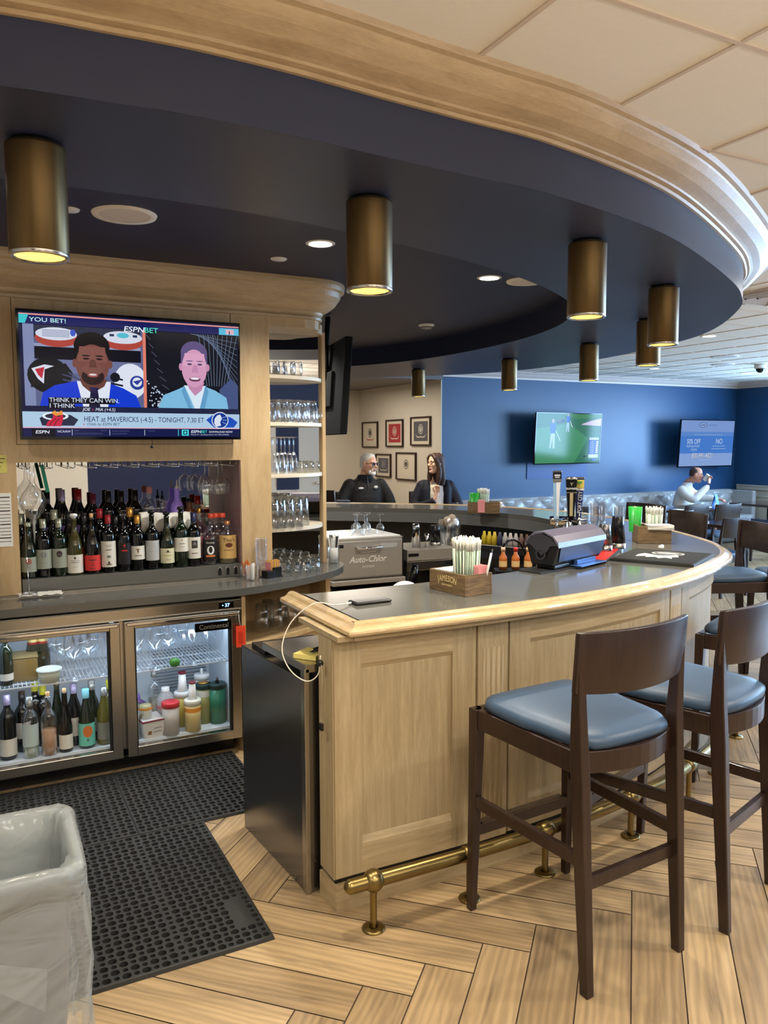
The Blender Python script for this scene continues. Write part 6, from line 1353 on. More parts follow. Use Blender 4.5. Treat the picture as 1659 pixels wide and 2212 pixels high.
for i in range(9): b.use(mat(['pink_packet', 'yellow_packet', 'peach_packet'][i % 3], [(224, 140, 140), (222, 206, 60), (226, 170, 120)][i % 3], 0.6)).bar((-0.01+i*0.007, 0, 0.02), (-0.018+i*0.008, -0.004+0.002*(i % 4), 0.088+0.004*(i % 3)), 0.04, 0.002, (1, 0.2, 0))
b.build('packets', t)['kind'] = 'stuff'
t = thing('cutlery_jar', 'glass jar of white-handled cutlery rolls at the rounded end of the worktop', 'cutlery', (by(721, 4.58, 1215), 4.58, CH+0.001)); MB().use(glass).lathe([(0, 0.002), (0.036, 0.002), (0.038, 0.12)], 24, capb=False, capt=False).build('glass_jar', t, recalc=False)
b = MB()
for i in range(12): a = 2*PI*i/12+0.3; r_ = 0.022*(0.5+0.5*(i % 2)); b.use(papr if i % 3 else steel).bar((r_*0.5*math.cos(a), r_*0.5*math.sin(a), 0.006), (r_*1.5*math.cos(a), r_*1.5*math.sin(a), 0.17+0.012*math.sin(i*2.4)), 0.014, 0.006, (math.cos(a), math.sin(a), 0), 0.017, 0.007)
b.use(papr).lathe([(0, 0.004), (0.026, 0.004), (0.029, 0.10), (0, 0.10)], 14)
b.build('cutlery', t)
# ------------------------------------------------------------------ things on the bar top
ZB = BT+0.0006
boxw = wood('weathered_box_wood', (88, 70, 46), (138, 112, 78), (3, 3, 24), 0.6, 3)
strawm = mat('wrapped_straw_green', (176, 196, 178), 0.6); strawk = mat('straw_wrapper_white', (226, 226, 218), 0.7); pinkp = mat('pink_packet_paper', (226, 150, 156), 0.7)
def caddy(loc, rz, w_, d_, h_, label, jameson=False):
    t = thing('wooden_bar_caddy', label, 'box', loc, rz, 'wooden bar caddies')
    b = MB().use(boxw).box(-w_/2, w_/2, -d_/2, -d_/2+0.01, 0, h_).box(-w_/2, w_/2, d_/2-0.01, d_/2, 0, h_).box(-w_/2, -w_/2+0.01, -d_/2+0.01, d_/2-0.01, 0, h_).box(w_/2-0.01, w_/2, -d_/2+0.01, d_/2-0.01, 0, h_).box(-w_/2+0.01, w_/2-0.01, -d_/2+0.01, d_/2-0.01, 0, 0.008).box(-0.005, 0.005, -d_/2+0.01, d_/2-0.01, 0, h_*0.85)
    b.build('box', t, bev=0.0015)
    if jameson:
        g = mat('cream_lettering', (224, 204, 140), 0.5); b = MB().use(g); W = 'JAMESON'; n = len(W)
        adv = [0.52, 0.86, 1.0, 0.72, 0.72, 0.96, 0.9]; tot = sum(adv); acc_ = 0
        for i, c in enumerate(W):
            u = (acc_+adv[i]/2-tot/2)*0.021; acc_ += adv[i]
            b.text(c, 0.036, T(u, -d_/2-0.0006, h_*0.55-2.2*u*u) @ FRONT @ RZ(-4.0*u), 'CENTER', 0.0002, 0.78)
        b.text('IRISH WHISKEY', 0.011, T(0, -d_/2-0.0006, h_*0.33) @ FRONT, 'CENTER', 0.0002, 0.9).build('lettering', t, recalc=False)
    return t
def straws(loc, n, r, h_, label, spread=1.25, seed=1, greens=0.75):
    t = thing('straw_bundle', label, 'straws', loc); rr = random.Random(seed)
    b = MB()
    for i in range(n):
        a = i*2.39996; q = r*math.sqrt((i+0.5)/n); x, y = q*math.cos(a), q*math.sin(a); hh = h_+rr.uniform(-0.008, 0.008)
        b.use(strawm if rr.random() < greens else strawk).tube([(x, y, 0.002), (x*(1+(spread-1)*0.8), y*(1+(spread-1)*0.8), hh*0.8)], 0.0035, 6)
        b.use(strawk).tube([(x*(1+(spread-1)*0.8), y*(1+(spread-1)*0.8), hh*0.8), (x*spread, y*spread, hh-0.008), (x*spread+rr.uniform(-0.004, 0.004), y*spread+rr.uniform(-0.004, 0.004), hh)], [0.0036, 0.0042, 0.002], 6)
    o = b.build('wrapped_straws', t); o['kind'] = 'stuff'; return t
def napkins(loc, rz, label, w_=0.12, d_=0.12, n=9, seed=3):
    t = thing('napkin_stack', label, 'napkins', loc, rz); rr = random.Random(seed); b = MB().use(papr)
    for i in range(n): a = rr.uniform(-0.15, 0.15); dx, dy = rr.uniform(-0.006, 0.006), rr.uniform(-0.006, 0.006); b.at(T(dx, dy, i*0.006) @ RZ(a)).box(-w_/2, w_/2, -d_/2, d_/2, 0, 0.0045)
    b.build('napkins', t); return t
# nearest caddy
c1 = Vector((1.73, 2.63)); cl_ = Vector((1.615, 2.80)); cr_ = Vector((1.89, 2.72))
p1 = onz(1005, 1290, BT); pl_ = onz(907, 1266, BT); pr_ = onz(1069, 1278, BT)
ang = math.atan2(p1.y-pl_.y, p1.x-pl_.x); wl = 0.235; dl_ = 0.145
ctr = p1+Vector((-math.cos(ang)*wl/2-math.sin(ang)*dl_/2, -math.sin(ang)*wl/2+math.cos(ang)*dl_/2, 0))
J = caddy((ctr.x, ctr.y, ZB), ang, wl, dl_, 0.086, 'weathered wooden caddy lettered JAMESON at the near end of the bar', True)
def inj(u, v, z=0.009): return (ctr.x+math.cos(ang)*u-math.sin(ang)*v, ctr.y+math.sin(ang)*u+math.cos(ang)*v, ZB+z)
straws(inj(0.035, 0.0), 74, 0.050, 0.215, 'dense bundle of wrapped straws standing in the JAMESON caddy', 1.2)
napkins(inj(-0.055, 0.01), ang, 'white napkins in the left half of the JAMESON caddy', 0.10, 0.11, 13)
t = thing('packet_row', 'pink sweetener packets standing at the right end of the JAMESON caddy', 'packets', inj(0.093, 0.03), ang+R(90)); b = MB().use(pinkp)
for i in range(10): b.box(-0.03+i*0.0055, -0.0265+i*0.0055, -0.022, 0.022, 0, 0.105+0.002*(i % 3))
b.build('packets', t)
bk = MB().use(black).tube([inj(0.10, 0.05, 0.01), inj(0.125, 0.065, 0.185)], 0.003, 6).use(strawk).tube([inj(0.098, 0.04, 0.01), inj(0.135, 0.05, 0.17)], 0.0045, 6); o = bk.build('loose_straw'); tag(o, 'loose straw leaning out right of the dense straw bundle', 'straw')
# caddy at the far side
p2 = onz(1004, 1107, BT); a2 = R(-32)
C2 = caddy((3.98, 5.76, ZB), R(-35), 0.28, 0.16, 0.10, 'wooden caddy with green cup standing on the far side of the bar')
greenc = mat('bright_green_plastic', (44, 170, 62), 0.35)
def gcup(loc, label, s_=1.0):
    o = MB().use(greenc).lathe([(0.030*s_, 0), (0.036*s_, 0.13*s_), (0.034*s_, 0.13*s_), (0.0285*s_, 0.004)], 24, capt=False).build('green_cup', recalc=False); o.location = loc; tag(o, label, 'cup')
gcup((3.92, 5.82, ZB+0.01), 'bright green plastic cup in the caddy on the far side of the bar', 1.25)
straws((4.0, 5.80, ZB+0.009), 40, 0.045, 0.20, 'bundle of wrapped straws in the far caddy beside the green cup', 1.2, 2)
napkins((4.07, 5.70, ZB+0.05), R(-35), 'white napkins heaped at the right of the far caddy', 0.10, 0.12, 7)
pk = MB().use(pinkp).box(-0.03, 0.03, -0.02, 0.02, 0, 0.11).build('pink_packets'); pk.location = (3.905, 5.69, ZB+0.012); pk.rotation_euler = (0, 0, R(-35)); tag(pk, 'pink packets in front of the far green cup', 'packets')
# caddy at the bend
C3 = caddy((3.72, 3.56, ZB), R(-33), 0.20, 0.17, 0.105, 'wooden caddy at the right bend of the bar under green cup and napkins')
gcup((3.70, 3.68, ZB+0.055), 'bright green plastic cup in the caddy at the right bend', 1.2)
straws((3.78, 3.60, ZB+0.009), 42, 0.045, 0.20, 'bundle of wrapped straws beside the green cup at the right bend', 1.2, 4, 0.4)
napkins((3.72, 3.50, ZB+0.085), R(-33), 'white napkins piled on the caddy at the right bend', 0.15, 0.10, 5)
# telephone and cable
ph = thing('smartphone', 'black smartphone charging near the corner of the bar', 'phone', (1.345, 2.715, ZB), R(2))
MB().use(mat('phone_black_case', (22, 22, 24), 0.35)).box(-0.078, 0.078, -0.037, 0.037, 0, 0.011).build('case', ph, bev=0.006, bseg=3)
MB().use(blackgl).box(-0.07, 0.07, -0.031, 0.031, 0.0112, 0.0117).build('screen', ph)
cb_ = MB().use(mat('white_cable', (216, 210, 198), 0.5))
pts = [(1.262, 2.713, 1.067), (1.235, 2.70, 1.068), (1.17, 2.675, 1.075), (1.10, 2.69, 1.084), (1.02, 2.715, 1.02), (0.975, 2.70, 0.93), (0.985, 2.65, 0.86), (1.02, 2.58, 0.83), (1.05, 2.54, 0.86), (1.057, 2.53, 0.93)]
sp = spline(pts, 6); cb_.tube(sp, 0.0022, 8).use(strawk).tube([(1.235, 2.70, 1.068), (1.262, 2.713, 1.067)], 0.004, 8); tag(cb_.build('charging_cable'), 'white charging cable looping from the phone over the end of the bar', 'cable')
k2 = MB().use(mat('grey_thin_wire', (150, 140, 120), 0.6)).tube(spline([(1.054, 2.52, 0.915), (1.05, 2.50, 0.84), (1.052, 2.52, 0.72), (1.052, 2.515, 0.69)], 6), 0.0013, 6).use(black).box(1.046, 1.056, 2.505, 2.523, 0.665, 0.69).sphere((1.053, 2.525, 0.905), 0.012, 12, 8); tag(k2.build('hanging_lead'), 'thin lead with a black plug hanging down the oak end board', 'cable')
np_ = thing('notepad', 'pad of yellow notes on the steel cabinet', 'notepad', (1.10, 2.72, 0.876), R(35)); MB().use(mat('pad_yellow', (214, 200, 120), 0.7)).box(-0.05, 0.05, -0.05, 0.05, 0, 0.018).build('pad', np_, bev=0.001)
t = thing('bottle_opener', 'chrome and black bar tool lying on the yellow notes', 'bar tool', (1.13, 2.72, 0.8945), R(30)); MB().use(chrome).box(-0.05, 0.03, -0.012, 0.012, 0, 0.006).build('blade', t, bev=0.002); MB().use(black).box(-0.02, 0.06, -0.014, 0.014, 0.006, 0.012).build('grip', t, bev=0.002)
# paper dispenser on its rubber mat
m1 = MB().use(rubber).box(-0.20, 0.20, -0.065, 0.065, 0, 0.008)
for i in range(18): m1.box(-0.195+i*0.0225, -0.185+i*0.0225, -0.055, 0.055, 0.008, 0.0105)
o = m1.build('rubber_bar_mat'); o.location = (2.52, 3.03, ZB); o.rotation_euler = (0, 0, R(14)); tag(o, 'thin black rubber mat under the condiment dispenser', 'bar mat', 'rubber bar mats')
dp_ = thing('condiment_dispenser', 'black condiment dispenser with lavender-grey roll top and steel front', 'dispenser', (2.62, 3.06, ZB+0.011), R(20))
L0, L1 = -0.235, 0.235
def sect(pts, x0, x1): return [(x0, y, z) for y, z in pts]+[(x1, y, z) for y, z in pts]
bodyp = [(-0.055, 0.02), (0.06, 0.02), (0.092, 0.12), (0.05, 0.155), (-0.075, 0.125), (-0.085, 0.11)]
n = len(bodyp); side = [tuple(range(n))[::-1], tuple(range(n, 2*n))]+[(i, (i+1) % n, n+(i+1) % n, n+i) for i in range(n)]
MB().use(black).add(sect(bodyp, L0, L1), side).box(L0+0.03, L1-0.03, -0.05, 0.05, 0, 0.02).build('body', dp_, bev=0.006, bseg=3)
MB().use(mat('steel_painted_window_reflection', (110, 132, 176), 0.3, 0.55)).add([(L0+0.045, -0.0635, 0.035), (L1-0.004, -0.0635, 0.035), (L1-0.004, -0.0905, 0.112), (L0+0.02, -0.0905, 0.112)], [(0, 1, 2, 3)]).build('steel_front', dp_)  # bright window reflection is painted into the steel's blue colour
lid = [(-0.092, 0.108), (-0.088, 0.135), (-0.06, 0.165), (-0.01, 0.185), (0.045, 0.178), (0.085, 0.145), (0.098, 0.115), (0.09, 0.108), (0.04, 0.165), (-0.01, 0.176), (-0.058, 0.155), (-0.083, 0.12)]
n = len(lid); MB().use(mat('lavender_grey_plastic', (92, 88, 104), 0.28)).add(sect(lid, L0-0.006, L1+0.006), [(i, (i+1) % n, n+(i+1) % n, n+i) for i in range(n)]+[tuple(range(n))[::-1], tuple(range(n, 2*n))]).build('roll_top', dp_, bev=0.002)
cpp = [(-0.08, 0.12), (-0.05, 0.155), (0.0, 0.172), (0.06, 0.16), (0.088, 0.125), (0.06, 0.115), (0.03, 0.09), (0.0, 0.07), (-0.03, 0.09), (-0.045, 0.115)]
n = len(cpp); MB().use(mat('charcoal_end_cap', (52, 52, 58), 0.3)).add(sect(cpp, L0-0.007, L0-0.001), [(i, (i+1) % n, n+(i+1) % n, n+i) for i in range(n)]+[tuple(range(n))[::-1], tuple(range(n, 2*n))]).build('end_cap', dp_)
MB().use(mat('charcoal_end_cap', None)).add([(L0-0.010, 0.004+0.028*math.cos(2*PI*i/20), 0.075+0.028*math.sin(2*PI*i/20)) for i in range(20)]+[(L0-0.010, 0.004+0.021*math.cos(2*PI*i/20), 0.075+0.021*math.sin(2*PI*i/20)) for i in range(20)], [(i, (i+1) % 20, 20+(i+1) % 20, 20+i) for i in range(20)]).build('end_ring', dp_, recalc=False)
for v in (): pass
MB().use(mat('blue_tray_metal', (70, 104, 160), 0.3, 0.5)).box(-0.06, 0.20, -0.115, -0.05, 0.0, 0.006).box(-0.03, 0.16, -0.075, -0.055, 0.006, 0.028).build('front_tray', dp_, bev=0.002)
# red and black rail mats, logo mat
m1 = MB().use(rubber).box(-0.25, 0.25, -0.045, 0.045, 0, 0.009).use(mat('red_rubber', (206, 44, 40), 0.5))
for i in range(24): m1.box(-0.24+i*0.0202, -0.228+i*0.0202, -0.038, 0.038, 0.009, 0.0125)
m1.box(-0.245, 0.245, -0.012, 0.012, 0.0092, 0.0105)
o = m1.build('rubber_bar_mat'); o.location = (3.02, 3.22, ZB); o.rotation_euler = (0, 0, R(38)); tag(o, 'narrow red and black rubber bar mat under the cocktail shakers', 'bar mat', 'rubber bar mats')
m2 = thing('logo_bar_mat', 'large black ribbed rubber mat with white logo near the bar bend', 'bar mat', (3.236, 3.015, ZB), R(29), 'rubber bar mats')
b = MB().use(rubber).box(-0.235, 0.235, -0.21, 0.21, 0, 0.014)
for i in range(23): b.box(-0.225+i*0.0195, -0.214+i*0.0195, -0.20, 0.20, 0.014, 0.0175)
b.build('mat', m2)
b = MB().use(papr).add([(x, y, 0.0182) for x, y in ((-0.10, 0.115), (-0.02, 0.12), (0.03, 0.10), (0.0, 0.05), (-0.02, 0.02), (0.0, -0.03), (0.03, -0.07), (-0.03, -0.09), (-0.06, -0.06), (-0.11, -0.075), (-0.08, -0.035), (-0.12, -0.01), (-0.08, 0.02), (-0.11, 0.06), (-0.07, 0.07))], [tuple(range(15))])
b.add([(0.075+0.06*math.cos(2*PI*i/24), -0.01+0.085*math.sin(2*PI*i/24), 0.0188) for i in range(24)], [tuple(range(24))]).use(rubber).add([(0.075+0.053*math.cos(2*PI*i/24), -0.01+0.076*math.sin(2*PI*i/24), 0.0190) for i in range(24)], [tuple(range(24))]).use(papr).add([(0.075+0.02*math.cos(2*PI*i/24), -0.01+0.055*math.sin(2*PI*i/24), 0.0192) for i in range(24)], [tuple(range(24))]).build('white_logo', m2)
def shaker(loc, label, r0_, r1, h_, m_, base):
    t = thing('cocktail_shaker', label, 'shaker', loc, group='cocktail shakers upside down'); MB().use(m_).lathe([(r0_, 0.03), (r1, h_-0.004), (r1*0.9, h_)], 30).build('shaker_body', t); MB().use(base).lathe([(r0_+0.002, 0), (r0_+0.003, 0.028), (r0_, 0.031)], 30, capb=False).build('steel_rim', t); return t
shaker((3.255, 3.37, ZB+0.0131), 'black cocktail shaker upside down with a steel rim', 0.045, 0.031, 0.185, mat('shaker_black', (18, 18, 24), 0.2), steel)
shaker((3.12, 3.33, ZB+0.0131), 'shorter brushed steel cocktail shaker left of the black one', 0.042, 0.031, 0.15, steeld, mat('red_reflecting_steel', (190, 180, 178), 0.15, 1.0))
ct = MB().use(papr).sphere((0, 0, 0.012), 0.014, 10, 8, (1.3, 1, 0.9)).sphere((0.014, 0.006, 0.016), 0.010, 8, 6).build('crumpled_tissue'); ct.location = (3.40, 3.18, ZB+0.0195); tag(ct, 'small crumpled white tissue behind the logo mat', 'tissue')
# cup stacks between the taps and the black shaker
clearp = thinglass('stacked_plastic_cups', tint=(0.86, 0.88, 0.92, 1), base=0.3, refl=0.9)
for x, y, h_, lab in ((3.66, 3.98, 0.22, 'wide stack of clear plastic cups behind the dispenser'), (3.80, 3.93, 0.19, 'narrow stack of clear plastic cups right of the wide stack')):
    t = thing('plastic_cup_stack', lab, 'cups', (x, y, ZB), group='cup stacks near the taps'); b = MB().use(clearp)
    rr_ = 0.055 if h_ > 0.2 else 0.035; b.lathe([(rr_*0.85, 0), (rr_, 0.10)], 24, capt=False)
    for i in range(12): z = 0.1+(h_-0.1)*i/11; b.lathe([(rr_*0.93, z-0.012), (rr_, z), (rr_*1.04, z+0.003)], 24, capb=False, capt=False)
    b.build('cups', t, recalc=False)
t = thing('acrylic_shield', 'clear leaning acrylic sheet between the beer taps and the cups', 'acrylic sheet', (3.56, 4.12, ZB), R(-30)); MB().use(pane).add([(-0.10, 0, 0), (0.10, 0, 0), (0.08, 0.05, 0.27), (-0.13, 0.05, 0.27), (-0.10, 0.006, 0), (0.10, 0.006, 0), (0.08, 0.056, 0.27), (-0.13, 0.056, 0.27)], [(0,3,2,1),(4,5,6,7),(0,1,5,4),(1,2,6,5),(2,3,7,6),(3,0,4,7)]).build('sheet', t)
# beer tower with three tap handles
tx, ty = 3.487, 4.065
bt = thing('beer_tap_tower', 'chrome draught beer tower behind the condiment dispenser', 'beer tap', (tx, ty, ZB), R(-33))
MB().use(chrome).lathe([(0.05, 0), (0.05, 0.01), (0.032, 0.02), (0.032, 0.10), (0.0, 0.11)], 24).build('column', bt); 
MB().use(chrome).tube([(-0.12, 0, 0.10), (0.12, 0, 0.10)], 0.03, 18).build('cross_pipe', bt)
def faucet(x): 
    MB().use(chrome).tube([(x, -0.03, 0.10), (x, -0.075, 0.10), (x, -0.085, 0.09), (x, -0.085, 0.03)], [0.012, 0.012, 0.01, 0.008], 12).sphere((x, -0.06, 0.115), 0.014, 12, 8).tube([(x, -0.06, 0.12), (x, -0.06, 0.155)], 0.006, 10).build('faucet', bt)
def handle(x, name, label, w0, w1, z0_, z1_, mfun, depth=0.03, yy=-0.06):
    t_ = thing(name, label, 'tap handle', (0, 0, 0)); M = T(tx, ty, ZB) @ RZ(R(-33)) @ T(x, yy, 0); t_.matrix_world = M
    t_.location = M.to_translation(); t_.rotation_euler = (0, 0, R(-33))
    mfun(t_, w0, w1, z0_, z1_, depth); t_['group'] = 'beer tap handles'; return t_
def h_guin(t_, w0, w1, z0_, z1_, d_):
    b = MB().use(mat('guinness_black', (10, 10, 12), 0.15)).add([(-w0/2, -d_/2, z0_), (w0/2, -d_/2, z0_), (w0/2, d_/2, z0_), (-w0/2, d_/2, z0_), (-w1/2, -d_/2, z1_), (w1/2, -d_/2, z1_), (w1/2, d_/2, z1_), (-w1/2, d_/2, z1_)], [(0,3,2,1),(4,5,6,7),(0,1,5,4),(1,2,6,5),(2,3,7,6),(3,0,4,7)]); b.build('grip', t_, bev=0.004)
    g = mat('cream_gold_stripe', (178, 164, 120), 0.35); b = MB().use(g).box(-0.010, 0.010, -d_/2-0.003, -d_/2, z0_+0.03, z1_-0.085).use(steel).box(-w1/2+0.002, w1/2-0.002, -d_/2-0.002, -d_/2, z1_-0.085, z1_-0.080); b.build('stripe', t_)
    MB().use(steel).lathe([(w1/2, z1_), (w1/2+0.003, z1_+0.008), (w1/2-0.006, z1_+0.018), (0, z1_+0.02)], 24).build('crown_cap', t_).scale = (1, 0.7, 1)
    b = MB().use(whitepl).text('GUINNESS', 0.0165, T(0, -d_/2-0.002, z1_-0.062) @ FRONT, 'CENTER', 0.0004, 0.92).use(g).text('Y', 0.026, T(0, -d_/2-0.002, z1_-0.036) @ FRONT, 'CENTER', 0.001); b.build('lettering', t_, recalc=False)
def h_port(t_, w0, w1, z0_, z1_, d_):
    V8 = [(-w0/2, -d_/2, z0_), (w0/2, -d_/2, z0_), (w0/2, d_/2, z0_), (-w0/2, d_/2, z0_), (-w1/2, -d_/2, z1_), (w1/2, -d_/2, z1_), (w1/2, d_/2, z1_), (-w1/2, d_/2, z1_)]
    MB().use(mat('port_city_blue', (26, 44, 110), 0.3)).add(V8, [(0,3,2,1),(4,5,6,7),(0,1,5,4),(1,2,6,5),(2,3,7,6),(3,0,4,7)]).build('paddle', t_, bev=0.004)
    MB().use(mat('tap_label_yellow', (206, 186, 90), 0.4)).box(-w1/2+0.003, w1/2-0.003, -d_/2-0.002, -d_/2, z1_-0.06, z1_-0.005).use(mat('tap_label_green', (80, 150, 60), 0.4)).box(-w1/4, w1/4, -d_/2-0.003, -d_/2-0.002, z1_-0.03, z1_-0.015).use(whitepl).box(-w1/2+0.003, w1/2-0.003, -d_/2-0.002, -d_/2, z1_-0.075, z1_-0.062).build('top_label', t_)
    MB().use(whitepl).text('PORT CITY', 0.036, T(0.012, -d_/2-0.002, z0_+0.045) @ FRONT @ RZ(R(87)), 'LEFT', 0.0006, 0.80).build('lettering', t_, recalc=False)
    MB().use(steel).box(-w1/2-0.002, w1/2+0.002, -d_/2-0.002, d_/2+0.002, z1_, z1_+0.012).build('crown_cap', t_, bev=0.004)
def h_blue(t_, w0, w1, z0_, z1_, d_):
    V8 = [(-w0/2, -d_/2, z0_), (w0/2, -d_/2, z0_), (w0/2, d_/2, z0_), (-w0/2, d_/2, z0_), (-w1/2, -d_/2, z1_), (w1/2, -d_/2, z1_), (w1/2, d_/2, z1_), (-w1/2, d_/2, z1_)]
    MB().use(mat('pale_mountain_blue', (150, 186, 214), 0.25)).add(V8, [(0,3,2,1),(4,5,6,7),(0,1,5,4),(1,2,6,5),(2,3,7,6),(3,0,4,7)]).build('paddle', t_, bev=0.004)
    MB().use(mat('mountain_white', (226, 228, 232), 0.3)).add([(0.0, -d_/2-0.002, z0_+0.02), (0.012, -d_/2-0.002, z0_+0.02), (0.02, -d_/2-0.002, z1_-0.06), (-0.006, -d_/2-0.002, z1_-0.06)], [(0, 1, 2, 3)]).use(steel).box(-w1/2-0.002, w1/2+0.002, -d_/2-0.003, -d_/2, z1_-0.06, z1_-0.04).build('side_panel', t_)
    MB().use(mat('tap_label_black', (16, 20, 34), 0.3)).box(-w1/2-0.001, w1/2+0.001, -d_/2-0.003, d_/2+0.001, z1_-0.038, z1_+0.002).use(whitepl).box(-w1*0.36, w1*0.36, -d_/2-0.004, -d_/2-0.003, z1_-0.020, z1_-0.011).box(-w1*0.28, w1*0.28, -d_/2-0.004, -d_/2-0.003, z1_-0.031, z1_-0.025).build('top_label', t_, recalc=False)
    MB().use(steel).box(-w1/2-0.002, w1/2+0.002, -d_/2-0.002, d_/2+0.002, z1_+0.002, z1_+0.014).build('crown_cap', t_, bev=0.005)
for x in (-0.085, 0.0, 0.06): faucet(x)
handle(-0.085, 'tap_handle', 'pale blue tap handle with black top, tallest and leftmost of the three', 0.032, 0.052, 0.115, 0.42, h_blue, 0.03, -0.06)
handle(0.005, 'tap_handle', 'black tap handle with cream stripe reading GUINNESS', 0.036, 0.072, 0.11, 0.375, h_guin, 0.035, -0.075)
handle(0.06, 'tap_handle', 'blue and yellow tap handle reading PORT CITY', 0.03, 0.066, 0.11, 0.38, h_port, 0.025, -0.045)

# ------------------------------------------------------------------ inside the bar: machines and bottles beyond
dkst = mat('underbar_dark_steel', (64, 64, 66), 0.35, 0.8)
iw = thing('underbar_die_wall', 'dark grey laminate wall on the bartender side of the bar counter', 'partition', (3.9, 5.5, 0)); b = MB().at(T(-3.9, -5.5, 0)).use(mat('dark_grey_laminate', (66, 66, 66), 0.45))
ip = offset(front, -0.26); ip = [p for p in ip[14:]]
b.sweep(ip, [(0, 0.02), (0, 0.925), (-0.02, 0.925), (-0.02, 0.02)]); b.build('panel', iw)
ws = mat('washer_steel', (168, 162, 152), 0.36, 0.5)
dwv = thing('dishwasher', 'stainless undercounter glass washer engraved Auto-Chlor System', 'dishwasher', (2.62, 5.55, 0), R(-3))
MB().use(ws).box(-0.29, 0.29, -0.245, 0.30, 0.66, 0.965).use(steeld).box(0.29, 0.30, -0.25, 0.31, 0.0, 0.965).use(black).box(-0.29, 0.29, -0.24, 0.30, 0.02, 0.60).build('cabinet', dwv, bev=0.004)
MB().use(ws).box(-0.285, 0.285, -0.262, -0.246, 0.672, 0.945).build('door', dwv, bev=0.004)
MB().use(ws).box(-0.30, 0.30, -0.29, 0.30, 0.62, 0.655).build('ledge', dwv, bev=0.004)
MB().use(chrome).tube([(-0.10, -0.262, 0.90), (-0.10, -0.295, 0.895), (0.10, -0.295, 0.895), (0.10, -0.262, 0.90)], 0.009, 10).use(black).box(-0.28, -0.20, -0.2635, -0.262, 0.90, 0.925).use(mat('sticker_grey', (160, 160, 158), 0.4)).box(0.10, 0.24, -0.2635, -0.262, 0.885, 0.92).build('handle', dwv)
b = MB().use(mat('engraved_light', (226, 222, 214), 0.35, 0.2)).text('Auto-Chlor', 0.066, T(-0.005, -0.264, 0.785) @ FRONT, 'CENTER', 0.001, 0.95, 0.3).text('SYSTEM', 0.024, T(0, -0.264, 0.742) @ FRONT, 'CENTER', 0.0006, 1.2).box(-0.06, 0.06, -0.2645, -0.262, 0.858, 0.861); b.build('lettering', dwv, recalc=False)
b = MB().use(blackgl).box(-0.28, 0.28, -0.252, -0.241, 0.50, 0.60).use(mat('green_indicator', (60, 220, 120), 0.4, emit=(80, 240, 150), es=3)).sphere((-0.19, -0.253, 0.56), 0.008, 10, 6).use(chrome).sphere((-0.25, -0.253, 0.56), 0.012, 10, 6).sphere((-0.13, -0.253, 0.56), 0.012, 10, 6).use(mat('panel_lettering', (196, 190, 206), 0.4)).text('SpaceSaver', 0.052, T(-0.045, -0.2535, 0.543) @ FRONT, 'LEFT', 0.0008, 0.95).use(mat('panel_blue', (60, 96, 160), 0.4)).box(-0.10, -0.06, -0.2535, -0.252, 0.54, 0.58); b.build('control_panel', dwv, recalc=False)
o = MB().use(papr).box(-0.28, 0.28, -0.23, 0.28, 0, 0.006).build('white_towel'); o.location = (2.62, 5.55, 0.966); o.rotation_euler = (0, 0, R(-1)); tag(o, 'white towel spread on top of the glass washer', 'towel')
for x, y, k_ in ((2.58, 5.42, 'martini'), (2.62, 5.55, 'wine'), (2.67, 5.62, 'wine'), (2.70, 5.50, 'wine'), (2.75, 5.60, 'wine'), (2.79, 5.45, 'wine'), (2.66, 5.46, 'wine')):
    glassw(k_, (x, y, 0.973), 'clear stemmed glass drying upside down on the white towel' if k_ == 'wine' else 'martini glass drying upside down at the left of the towel', 'stemmed glasses on the towel', inv=True, s_=0.8 if k_ == 'wine' else 1.0)
ic = thing('ice_machine', 'open-fronted steel ice machine with dark cavity right of the glass washer', 'ice machine', (3.26, 5.62, 0), R(-6))
b = MB().use(ws).box(-0.22, 0.22, -0.22, 0.22, 0.74, 0.83).use(dkst).box(-0.22, -0.17, -0.2, 0.22, 0, 0.74).box(0.17, 0.22, -0.2, 0.22, 0, 0.74).box(-0.17, 0.17, 0.1, 0.22, 0, 0.74).use(steel).box(0.165, 0.22, -0.215, -0.2, 0.3, 0.74).box(-0.22, 0.22, -0.215, -0.2, 0.66, 0.735); b.build('cabinet', ic, bev=0.003)
MB().use(black).box(-0.21, -0.12, -0.2215, -0.22, 0.775, 0.80).box(0.12, 0.16, -0.2165, -0.215, 0.70, 0.715).build('maker_badge', ic)
t = thing('cocktail_shaker', 'pair of tall bright steel shakers on the ice machine', 'shaker', (3.17, 5.55, 0.831)); MB().use(chrome).lathe([(0.038, 0), (0.03, 0.17), (0.026, 0.19), (0, 0.195)], 22).build('large_tin', t); 
t = thing('jigger', 'small steel jigger between the bright and black shakers', 'jigger', (3.255, 5.52, 0.831)); MB().use(chrome).lathe([(0.02, 0), (0.008, 0.05), (0.022, 0.11)], 18).build('cup', t)
shaker((3.36, 5.56, 0.831), 'black shaker with a steel rim on the ice machine', 0.045, 0.038, 0.17, mat('shaker_black', None), steel)
t = thing('bagged_cups', 'clear plastic bag of cups with brown tops right of the black shaker', 'bag', (3.58, 5.70, 0.80)); MB().use(thinglass('crumpled_bag_film', base=0.25, refl=0.8, rough=0.15)).lathe([(0.075, 0), (0.10, 0.09), (0.11, 0.17), (0.085, 0.24)], 14, capb=False, capt=False).build('bag_film', t, recalc=False); MB().use(mat('beige_cup_tops', (176, 156, 136), 0.6)).sphere((-0.03, -0.02, 0.22), 0.035, 12, 8).sphere((0.03, 0.0, 0.235), 0.035, 12, 8).sphere((-0.06, 0.02, 0.20), 0.03, 12, 8).build('cup_tops', t)
dr_ = thing('drainboard', 'steel underbar drainboard and sink running along the right inside of the bar', 'sink', (3.55, 4.6, 0))
